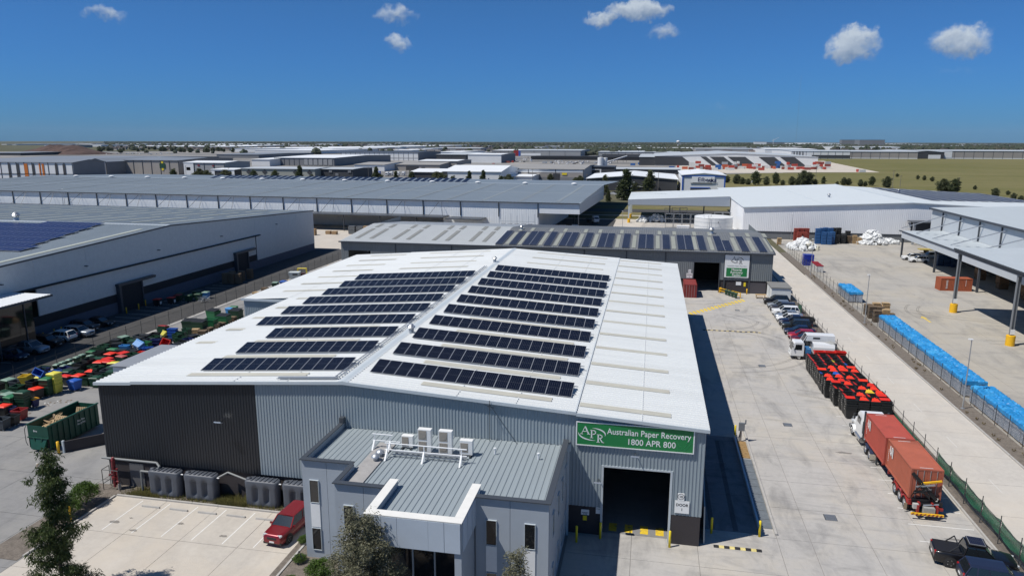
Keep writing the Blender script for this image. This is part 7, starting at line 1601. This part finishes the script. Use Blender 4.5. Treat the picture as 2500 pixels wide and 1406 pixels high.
FB('dark-walled unit with pale roof at the stripe end', 1560, 1600, 404, 384, 372, fw_dark, fr_pale, .8)
FB('pale warehouse with vertical dark slots far right', 1935, 2070, 388, 370, 362, fw_white, fr_pale, 1.0, 8, parts=[('dark_slot',.03+.05*i,.055+.05*i,.1,1,fw_mid) for i in range(4)] + [('dark_band',.35,1,.1,.5,fw_dark)])
FB('long taupe panelled warehouse beyond the field', 2062, 2232, 388, 371, 362, fw_taupe, fr_pale, 1.2, 8, band=[(0,.12,fw_white)])
FB('dark gabled workshop beyond the field', 2222, 2300, 388, 372, 364, fw_dark, fr_pale, 2.0, 0, axis='y', parts=[('white_wall',.55,.9,0,.6,fw_white)])
FB('white and taupe warehouse beyond the field, rightmost', 2300, 2640, 389, 370, 361, fw_taupe, fr_pale, 1.0, 16, band=[(0,.12,fw_white)], parts=[('white_panel',.0,.11,.12,1,fw_white)])
FB('flat white distribution centre on the right horizon', 2040, 2190, 367, 359, 355, fw_white, fr_white, .8); FB('pale distribution centre behind the stripes', 1700, 1870, 372, 364, 358, fw_grey, fr_pale, 1.0); FB('low white depot far right of the stripes', 1870, 1990, 376, 365, 357, fw_white, fr_white, 1.0)
FB('dark blue-grey box tower block on the right horizon', 2060, 2152, 357, 342, 340, fw_mid, fr_dark, .2, 0, parts=[('pale_core',.30,.42,0,1,fw_grey)], maxd=60)
FB('small pale block on the horizon right of centre', 1842, 1870, 356, 347, 346, fw_white, fr_pale, .2, maxd=40); FB('slate block on the horizon right of centre', 1872, 1912, 356, 348, 347, fw_mid, fr_dark, .2, maxd=40)
for i, (u0, u1, vb, vt, vr) in enumerate(((0,20,354,352,350),(28,42,355,353,351),(48,78,353,351,349),(190,215,358,354,351),(235,330,354,352,349),(262,395,360,357,352),(370,545,356,353,350),(330,585,362,358,354),(540,830,372,363,358),(780,925,367,360,354),(610,780,376,368,361),(930,1010,372,367,364),(2190,2260,356,353,350),(2010,2050,354,350,348),(1960,1990,354,351,349))):
    FB(f'long white polytunnel roof on the plain, {nth(i+1)} of the far group', u0, u1, vb, vt, vr, fw_white, fr_white, .4, name='greenhouse', cat='greenhouse', group='white roofs on the plain', maxd=1400)
rf = random.Random(77)
for i in range(99):
    v = rf.choice((rf.uniform(351,358), rf.uniform(355,362), rf.uniform(362,371))); u = rf.uniform(100, 2480) if v < 362 else rf.uniform(820, 1960)
    w_ = rf.uniform(18, 70)*(v-344)/16
    FB(f'small distant shed toward the horizon, {nth(i+1)} of the scatter', u-w_/2, u+w_/2, v, v-rf.uniform(.35,.55)*(v-344)*.62, v-(v-344)*.62, rf.choice((fw_white,fw_white,fw_grey,fw_taupe,fw_mid)), rf.choice((fr_white,fr_white,fr_pale,fr_grey,fr_tan)), rf.uniform(.3,1.2), name='distant_shed', cat='shed', group='small sheds toward the horizon', maxd=rf.uniform(40,140))
sp_ = G(90, 378); b = MB(); n = 40; m_ = 8
vs = []
for j in range(m_+1):
    for i in range(n+1):
        f_, q = i/n, j/m_; prof = sin(pi*min(1, f_*1.15))**.7 if f_ < .87 else 0
        vs.append((-75+180*f_, 130*q, 19*max(0, prof)*sin(pi*q)**.8*(1+.25*sin(f_*23)*.5+rnd.uniform(-.1,.1))))
b.add(vs, [(j*(n+1)+i, j*(n+1)+i+1, (j+1)*(n+1)+i+1, (j+1)*(n+1)+i) for j in range(m_) for i in range(n)])
tag(b.build('stockpile', mat('red_brown_rubble', (.085,.052,.042), .95, var=.35, scale=.15, bump=.6, bscale=.5), None, sp_), 'long red-brown rubble stockpile at the far left', 'stockpile')
tag(MB().box(-90,95,0,60,0,5.5).build('shade_net_roof', mat('black_shade_net', (.018,.02,.026), .9), None, G(1430, 391)), 'broad black shade-net roof over the far car yard', 'net roof')
tk2 = thing('storage_tank', 'pair of white storage tanks in the middle distance', 'tank', G(1466, 406)); MB().lathe([(0,0),(3.6,0),(3.6,10.5),(0,11)], n=18).build('tank_shell', fw_white, tk2); MB().lathe([(0,0),(2.6,0),(2.6,10),(0,10.3)], n=16).build('tank_shell', fw_white, tk2, (5.5,4,0))
cv = thing('conveyor', 'inclined white conveyor beside the storage tanks', 'conveyor', G(1500, 398)); MB().bar((-8,-25,2),(16,35,9),1.6,1.4).build('belt_housing', fw_white, cv)
for q in (.2,.5,.8,.98): MB().bar((-8+24*q,-25+60*q,0),(-8+24*q,-25+60*q,2+7*q),.4).build('trestle', dsteel, cv)
wt2 = thing('water_tower', 'white ball water tower on the horizon', 'water tower', G(1655, 358)); hh = HT(1655, 343, wt2.location); MB().lathe([(0,0),(.09*hh,0),(.05*hh,.3*hh),(.05*hh,.6*hh)], n=12).build('stem', fw_white, wt2); MB().lathe([(.05*hh,.58*hh),(.2*hh,.62*hh),(.3*hh,.78*hh),(.22*hh,.93*hh),(0,hh)], n=16).build('ball', fw_white, wt2, smooth=True)
rm = thing('radio_mast', 'hair-thin radio mast rising high over the right horizon', 'mast', G(1942, 360)); hm = HT(1950, 185, rm.location); MB().cyl((0,0,0),(0,0,hm),.45,.3,n=4).build('mast', mat('mast_grey', (.25,.27,.3), .6), rm)
cr = thing('tower_crane', 'pale tower crane on the horizon right of centre', 'crane', G(1887, 357)); hc = HT(1887, 340, cr.location); MB().bar((0,0,0),(0,0,hc),2.2).build('tower', fw_white, cr); MB().bar((-8,0,hc*.75),(34,0,hc*1.25),1.6).build('jib', fw_white, cr)
# container stacks on the apron
ccol = [cmat('stack_red', (.42,.06,.04)), cmat('stack_white', (.62,.62,.60)), cmat('stack_brown', (.24,.06,.045)), cmat('stack_grey', (.36,.38,.40)), cmat('stack_blue', (.03,.12,.35)), cmat('stack_orange', (.5,.1,.04))]
CM = [MB().box(-3,3,-1.2,1.2,0,2.6).box(-3.05,-2.9,-1.25,1.25,-.0,2.65).box(2.9,3.05,-1.25,1.25,0,2.65).mesh('container_shell', c_) for c_ in ccol]
k_ = 0
for i in range(42):
    u = 1688 + 8.1*i; v = 414 + rnd.uniform(-3.5, 2.2)
    
    p = G(u, v)
    for k in range(rnd.choice((1,2,2,3)) if v < 415 else rnd.choice((1,1,2))):
        k_ += 1; o = ob('stacked_container', CM[rnd.choice((0,0,0,1,1,2,2,3,5,1)) if i not in (8,26) else 4], None, p+Vector((rnd.uniform(-.3,.3),0,2.62*k)), rnd.choice((0,0,pi/2)))
        tag(o, f'container on the striped warehouse apron, {nth(i+1)} column from left, {("ground","second","third")[k]} tier', 'container', 'containers on the far apron')
for i, (u, v) in enumerate(((1640,412),(1655,410),(1672,413),(2095,420),(2105,421),(1170,407),(1190,406),(1205,404),(1240,398),(1252,397),(1330,399),(1345,399),(1545,404),(1560,402))):
    o = ob('stacked_container', CM[(4,0,5,0,1,5,0,0,2,0,3,3,4,4)[i]], None, G(u, v), (i % 2)*pi/2); tag(o, f'single container among the far sheds, {nth(i+1)} from the start of the line', 'container', 'single far containers')
# far vehicles
lor = [(492,'blue'),]
for i, (u, v, c_) in enumerate(((888,428,'blue'),(903,428,'white'),(925,428,'blue'),(945,430,'white'),(955,429,'white'),(972,429,'white'),(985,429,'white'))): lorry(G(u,v).x, G(u,v).y, R(-80), f'parked truck in the far depot, {nth(i+1)} from the left', body=BC['blue'] if c_ == 'blue' else fw_white, group='trucks in the far depot')
SC = MB().loft([[(x,-.9*k,z0),(x,.9*k,z0),(x,.9*k,z1),(x,-.9*k,z1)] for x, k, z0, z1 in ((-2.2,.9,.3,.9),(-1.8,1,.25,1.1),(-1.2,.85,.25,1.5),(.3,.85,.25,1.5),(1.0,1,.25,1.0),(2.0,.95,.25,.8),(2.2,.8,.35,.7))])
SCM = [SC.mesh('car_body', paint_m('far_'+n_, c_)) for n_, c_ in (('white',(.7,.7,.7)),('silver',(.35,.37,.4)),('dark',(.03,.03,.04)),('red',(.3,.02,.02)))]
for i in range(110):
    if i < 60: u, v = rnd.uniform(1255,1300) if i < 20 else rnd.uniform(1340,1500), rnd.uniform(385,397) if i < 20 else rnd.uniform(394,402)
    elif i < 85: u, v = rnd.uniform(250,420), rnd.uniform(374,378)
    else: u, v = rnd.uniform(790,860), rnd.uniform(399,404)
    tag(ob('distant_car', SCM[rnd.choice((0,0,0,1,2))], None, G(u, v), rnd.uniform(0,3)), 'tiny parked car in a distant yard of the estate', 'car', 'tiny cars in the distant yards')
for i, (u, v, c_) in enumerate(((1497,476,0),(1500,474,2),(1478,478,2),(1745,462,0),(1830,447,0),(1842,446,0),(1300,452,1),(1320,452,0))): tag(ob('distant_car', SCM[c_], None, G(u, v), 0), f'car on the street beyond the white canopy, {nth(i+1)} along', 'car', 'cars on the back street')
# power poles and street lights
for i, (u, v, vt) in enumerate(((2178,462,415),(2197,458,428),(1262,452,416),(1300,452,412),(1606,470,418),(1990,452,405),(2338,470,432),(455,434,404),(900,440,408),(992,440,403),(1432,455,424),(560,438,408))):
    p = G(u, v); h = max(6, min(16, HT(u, vt, p))); t = thing('power_pole', f'thin power pole beyond the sheds, {nth(i+1)} in the list from right to left', 'pole', p, 0, 'power poles beyond')
    MB().cyl((0,0,0),(0,0,h),.16,.11,n=6).build('pole', mat('pole_wood', (.2,.18,.16), .8), t); MB().box(-1.1,1.1,-.06,.06,h-.8,h-.65).build('cross_arm', timber_d, t)
for y0, y1, z in ((288,300,9.5),(305,305,10.2)):
    tag(MB().tube([(-300+20*k, y0+(y1-y0)*k/30, z-.6*sin(pi*(k % 3)/3)) for k in range(31)], .03, 4).build('power_line', dsteel), f'thin overhead wire strung along the street {"near" if y0 < 300 else "far"} side', 'wire')
# ================================================================== trees
def leaf_mat(name, a, b_, rough=.55):
    M_ = mat(name, a, rough, var=.0, spec=.3); t = M_.node_tree; b = t.nodes['Principled BSDF']
    oi = N(t, 'ShaderNodeObjectInfo'); g = N(t, 'ShaderNodeNewGeometry')
    wn = N(t, 'ShaderNodeTexNoise'); wn.inputs['Scale'].default_value = 3.0; wn.inputs['Detail'].default_value = 3; t.links.new(g.outputs['Position'], wn.inputs['Vector'])
    ad = N(t, 'ShaderNodeMath', operation='MULTIPLY_ADD'); t.links.new(g.outputs['Random Per Island'], ad.inputs[0]); ad.inputs[1].default_value = .6; t.links.new(wn.outputs['Fac'], ad.inputs[2])
    mr_ = N(t, 'ShaderNodeMapRange'); mr_.inputs['From Min'].default_value = .3; mr_.inputs['From Max'].default_value = 1.2; t.links.new(ad.outputs[0], mr_.inputs['Value'])
    mx = N(t, 'ShaderNodeMix', data_type='RGBA'); mx.inputs['A'].default_value = (*a, 1); mx.inputs['B'].default_value = (*b_, 1)
    t.links.new(mr_.outputs[0], mx.inputs['Factor']); t.links.new(mx.outputs['Result'], b.inputs['Base Color'])
    tr_ = N(t, 'ShaderNodeBsdfTranslucent'); t.links.new(mx.outputs['Result'], tr_.inputs['Color']); sh_ = N(t, 'ShaderNodeMixShader'); sh_.inputs[0].default_value = .25
    o = t.nodes['Material Output']; t.links.new(b.outputs[0], sh_.inputs[1]); t.links.new(tr_.outputs[0], sh_.inputs[2]); t.links.new(sh_.outputs[0], o.inputs['Surface'])
    return M_
lf_euc = leaf_mat('eucalypt_leaf', (.024,.046,.013), (.10,.13,.040)); lf_gum = leaf_mat('grey_gum_leaf', (.06,.068,.042), (.24,.23,.145)); lf_shrub = leaf_mat('shrub_leaf', (.025,.055,.010), (.10,.17,.025)); lf_far = leaf_mat('street_tree_leaf', (.034,.054,.022), (.11,.13,.055)); lf_far2 = leaf_mat('olive_tree_leaf', (.05,.066,.028), (.135,.145,.07))
bark = mat('grey_bark', (.16,.13,.10), .9, var=.3, scale=4)
def leaf(b, p, r, ln, wd, droop):
    a = r.uniform(0, 2*pi); d = Vector((cos(a)*(1-droop), sin(a)*(1-droop), r.uniform(-.6,.6)*(1-droop) - droop)).normalized()
    s = d.cross(Vector((r.uniform(-1,1), r.uniform(-1,1), r.uniform(-1,1)))).normalized()*wd/2
    q = Vector(p); o = len(b.v); b.v += [tuple(q-s*.4), tuple(q+d*ln*.5-s), tuple(q+d*ln), tuple(q+d*ln*.5+s)]; b.f.append([o,o+1,o+2,o+3]); b.mi.append(0)
def tree_meshes(seed, h, shape, nb, per, ln, wd, droop, lm, trunk_r=.14, r_clump=.55, start=.18):
    """trunk with limbs; leaf clumps hang round the limb tips. shape(f) gives crown radius at height fraction f"""
    r = random.Random(seed); tb, lb_ = MB(), MB(); pts = []; n = 8
    for i in range(n+1): pts.append(Vector((r.uniform(-1,1)*.035*h*(i/n), r.uniform(-1,1)*.035*h*(i/n), h*.96*i/n)))
    for i in range(n): tb.cyl(pts[i], pts[i+1], trunk_r*(1-i/n*.85), trunk_r*(1-(i+1)/n*.85), 7, cap=False)
    for k in range(nb):
        f_ = start + (1-start)*((k+r.random())/nb); R_ = shape(f_)*r.uniform(.55,1.12); a = k*2.39996 + r.uniform(-.5,.5)
        i = min(n-1, int(f_*n)); base = pts[i].lerp(pts[i+1], f_*n-i)
        tip = base + Vector((cos(a)*R_, sin(a)*R_, h*r.uniform(.0,.09) - droop*.08*R_))
        mid = base.lerp(tip, .5) + Vector((0,0,.08*R_)); br = max(.012, trunk_r*(1-f_)*.35)
        tb.cyl(base, mid, br, br*.6, 5, cap=False); tb.cyl(mid, tip, br*.6, br*.25, 4, cap=False)
        ncl = max(2, int(R_/r_clump*1.4))
        for c_ in range(ncl):
            q = base.lerp(tip, .35+.7*(c_+r.random())/ncl) + Vector((r.gauss(0,.3), r.gauss(0,.3), r.gauss(0,.25)))*r_clump
            rc = r_clump*r.uniform(.55,1.15)
            for _ in range(per):
                v = Vector((r.gauss(0,1), r.gauss(0,1), r.gauss(0,.8))); v = v.normalized()*rc*r.random()**.5
                leaf(lb_, q+v, r, ln*r.uniform(.7,1.3), wd*r.uniform(.7,1.3), droop*r.uniform(.5,1.2))
    return tb.mesh('trunk', bark, True), lb_.mesh('crown', lm)
def tree(name, label, loc, meshes, cat='tree', rz=0, scale=None, group=None):
    t = thing(name, label, cat, loc, rz, group)
    if scale: t.scale = scale if isinstance(scale, (tuple, list)) else (scale,)*3
    ob('trunk', meshes[0], t); ob('crown', meshes[1], t); return t
p = AY(105, 1112, 36.3); hL = p.z
tree('eucalyptus_tree', 'tall drooping eucalyptus in the left foreground corner', (p.x+.15, 36.3, 0), tree_meshes(3, hL, lambda f: 1.75*(1-f)**.5*(.78+.3*sin(f*17)) + .2, 80, 84, .29, .058, .6, lf_euc, .13, .46, .08), rz=.6)
tree('gum_tree', 'bushy grey-green gum tree in front of the office entrance', (AY(900,1400,36.6).x, 36.4, 0), tree_meshes(8, AY(895,1256,36.4).z, lambda f: 2.55*sin(pi*min(1,(f*.80+.18)))**.6, 84, 84, .22, .055, .25, lf_gum, .12, .58, .2))
tree('gum_tree', 'small gum sapling by the right office window', (AY(1265,1400,38.6).x, 38.4, 0), tree_meshes(12, AY(1262,1352,38.4).z, lambda f: 1.1*sin(pi*min(1,f*.8+.15))**.7, 34, 70, .19, .05, .25, lf_gum, .06, .42, .25))
def shrub_meshes(seed, rx, h, n, lm):
    r = random.Random(seed); lb_, tb = MB(), MB()
    for k in range(9): a = r.uniform(0,6.3); tb.cyl((0,0,0),(cos(a)*rx*.5, sin(a)*rx*.5, h*.6), .03, .012, 5)
    for _ in range(n):
        a = r.uniform(0,2*pi); u_ = r.uniform(-.2,1); q = math.sqrt(max(0,1-u_*u_))*(r.random()**.3)
        bump_ = 1+.18*sin(a*5+seed)*sin(u_*7)
        leaf(lb_, (cos(a)*q*rx*bump_, sin(a)*q*rx*bump_, h*.45+h*.5*u_*bump_*r.random()**.3), r, .13, .06, .1)
    return tb.mesh('stems', bark), lb_.mesh('foliage', lm)
def shrub(name, label, loc, me, sc=None, group='garden shrubs'):
    t = thing(name, label, 'shrub', loc, rnd.uniform(0,6), group); 
    if sc: t.scale = sc
    ob('stems', me[0], t); ob('foliage', me[1], t)
SM = [shrub_meshes(21, 1.15, 2.2, 5200, lf_shrub), shrub_meshes(22, 1.0, 1.5, 4200, lf_shrub)]
shrub('round_shrub', 'round green shrub behind the tall eucalyptus', (-45.6, 47.0, 0), SM[0]); shrub('round_shrub', 'dark green shrub at the eucalyptus foot by the kerb', (-45.4, 45.1, 0), SM[0], (.8,.8,.75))
shrub('round_shrub', 'bright green clipped shrub at the office corner', (-21.6, 41.2, .05), SM[1]); shrub('round_shrub', 'low brownish shrub beside the office corner', (-24.0, 42.8, .05), SM[1], (.5,.5,.4)); shrub('round_shrub', 'low shrub at the left edge of the entry garden', (-23.4, 40.2, .05), SM[1], (.55,.55,.4)); shrub('round_shrub', 'low shrub between the red car and the office wall', (-24.9, 45.2, .05), SM[1], (.5,.4,.4))
yr = tag(MB().cyl((0,0,0),(0,0,1.3),.07,n=8).build('marker_post', orange_y, None, (-44.75,44.5,0)), 'amber marker post in the corner garden', 'post')
# weeds among the tanks: uncountable blades
b = MB(); r = random.Random(4)
for _ in range(6000):
    x = r.choice((r.uniform(-42.6,-25.2), r.uniform(-34.9,-32.3), r.gauss(-42,.7))); y = r.uniform(49.1,50.5) if r.random() < .55 else r.uniform(49.1,49.5); h = r.uniform(.1,.42)*(1.5 if -35 < x < -32.3 else 1); a = r.uniform(0,6.3); w_ = .02; dx, dy = cos(a)*h*.4, sin(a)*h*.4
    b.add([(x-w_,y,.03),(x+w_,y,.03),(x+dx,y+dy,.03+h)], ((0,1,2),))
struct('weed_grass', b, leaf_mat('weed_blade', (.06,.075,.015), (.20,.17,.06)), kind='stuff')
# street trees and far trees from shared shapes
TP = [tree_meshes(31, 10, lambda f: 2.6*(1-f)**.6*sin(pi*min(1,f+.25))**.3+.2, 48, 44, .6, .4, .15, lf_far, .18, .95, .04), tree_meshes(32, 10, lambda f: 3.3*sin(pi*min(1,f*.85+.12))**.6, 48, 44, .6, .4, .15, lf_far, .2, 1.1, .1),
      tree_meshes(33, 10, lambda f: 4.6*sin(pi*min(1,f*.9+.1))**.6, 52, 46, .65, .45, .15, lf_far2, .22, 1.4, .02), tree_meshes(34, 10, lambda f: 2.0*(1-f)**.5+.3, 44, 44, .55, .36, .2, lf_far2, .16, .8, .03)]
ST = [(489,436,22,2),(506,436,18,2),(553,437,20,2),(621,438,20,1),(673,438,20,1),(668,438,12,2),(733,439,32,0),(762,438,10,2),(425,433,18,1),(919,440,30,0),(928,440,14,2),(967,440,20,0),(1005,441,20,1),(1065,446,24,2),(1078,446,22,2),(1106,447,15,1),(1146,447,27,0),(1180,447,29,0),(1223,449,17,1),(1241,450,22,2),(1344,441,16,2),(1405,452,18,2),(1416,452,22,2),(1476,474,46,3),(1485,492,26,0),(1528,488,72,0),(1517,488,40,1),(1586,468,52,3),(1578,468,30,1),(1549,466,22,2),(1680,463,44,3),
      (1775,446,16,2),(1799,449,22,2),(1812,450,16,2),(1844,452,32,1),(1870,452,20,2),(1893,451,28,1),(1933,452,20,2),(1962,452,34,2),(1975,452,30,2),(2010,450,18,1),(2060,452,18,2),(2072,452,16,2),(2100,455,16,2),(2128,454,22,1),(2166,458,26,2),(2303,468,30,2),(2312,468,22,2),(2330,472,34,1),(2428,480,20,2),(2474,490,18,2),(2492,492,14,2),(2240,438,10,2),(2256,440,11,2),(2276,443,11,2),(2190,432,8,2),(1826,451,14,2),(1910,452,12,2),(1948,453,18,2),(1990,452,14,2),(2044,453,10,2),(2112,455,12,2),(1768,440,16,1),(2380,463,10,2),(2460,476,10,2)]
for i, (u, v, hp, k) in enumerate(ST):
    if u < 1250: v += 8; hp += 9
    p = G(u, v); h = 1.0*max(2.0, HT(u, v-hp, p)); s = h/10; tree('street_tree', f'street tree beyond the sheds, {nth(i+1)} in the row counted from the left', p, TP[k], rz=rnd.uniform(0,6), scale=(s*rnd.uniform(.9,1.2), s*rnd.uniform(.9,1.2), s), group='street trees beyond the sheds')
for i in range(62):
    u = rnd.uniform(195, 580) if i < 40 else rnd.uniform(580, 860); v = rnd.uniform(364, 374) if i < 40 else rnd.uniform(366,372); p = G(u, v); s = rnd.uniform(.8,1.25)
    tree('distant_tree', f'dark tree on the plain at the far left, number {nth(i+1) if i < 59 else "six" + "ty" } by position'.replace('number ', '') if i < 59 else f'dark tree near the white roofs, {nth(i-58)} of the last three', p, TP[rnd.choice((1,2,2))], rz=rnd.uniform(0,6), scale=(s*1.3,s*1.3,s), group='trees on the plain')
# far wood that reads as one mass
b = MB(); r = random.Random(11)
def lump(x, y, w, h):
    n = 6; o = len(b.v); ang = r.uniform(0,6)
    for z, q in ((0,.8),(.35,1.0),(.7,.8),(1.0,.25)): b.v += [(x+cos(ang+2*pi*i/n)*w*q*r.uniform(.7,1.25), y+sin(ang+2*pi*i/n)*w*q*r.uniform(.7,1.25), h*z*r.uniform(.85,1.1)) for i in range(n)]
    for k in range(3):
        for i in range(n): b.f.append([o+k*n+i, o+k*n+(i+1) % n, o+(k+1)*n+(i+1) % n, o+(k+1)*n+i]); b.mi.append(0)
    b.f.append([o+3*n+i for i in range(n)]); b.mi.append(0)
for _ in range(15000):
    y = 1500*(11000/1500)**r.random(); x = r.uniform(-.85, .95)*y*1.0 - .2*y*0
    if y < 2600 and (x/y < -.2 and r.random() < .85 or x/y > .05): continue
    if y < 4200 and x/y < -.12 and r.random() < .8: continue
    if 4200 < y < 9000 and x/y < -.12 and r.random() < .35: continue
    h = r.uniform(6, 15); lump(x, y, h*r.uniform(.6,1.1), h)
struct('far_woodland', b, mat('far_woodland_leaf', (.030,.042,.022), .9, var=.5, scale=.02, dirt=((.05,.05,.03), .45, .65)), kind='stuff')
b = MB(); b2 = MB()
for _ in range(2600):
    y = 1900*(7000/1900)**r.random(); x = r.uniform(-.85,.95)*y; w_ = r.uniform(5,12); h = r.uniform(3.5,6); b.box(x-w_, x+w_, y, y+w_, 0, h); b2.prism(((x-w_-.5,y-.5,h),(x+w_+.5,y-.5,h),(x+w_+.5,y+w_+.5,h),(x-w_-.5,y+w_+.5,h)), (0,0,1.2))
struct('far_suburb_walls', b, mat('far_house_wall', (.42,.38,.34), .8, var=.35, scale=.01), kind='stuff'); struct('far_suburb_roofs', b2, mat('far_house_roof', (.22,.17,.15), .8, var=.5, scale=.01), kind='stuff')
sheet('hills', [(-9000,14000),(9000,14000),(9000,23500),(-9000,23500)], -.05, mat('far_plain_haze_green', (.04,.05,.035), .95, var=.3, scale=.002))
# ------------------------------------------------------------------ thin summer haze over the plain
hz_ = MB().box(-16500, 16500, -400, 24500, -1.2, 352).build('haze', None)
hm_ = bpy.data.materials.new('summer_haze'); hm_.use_nodes = True; t_ = hm_.node_tree; t_.nodes.clear()
o_ = N(t_, 'ShaderNodeOutputMaterial'); v_ = N(t_, 'ShaderNodeVolumePrincipled'); v_.inputs['Color'].default_value = (.62,.80,.98,1); v_.inputs['Density'].default_value = HAZE
t_.links.new(v_.outputs[0], o_.inputs['Volume']); hz_.data.materials.clear(); hz_.data.materials.append(hm_); hz_['kind'] = 'stuff'
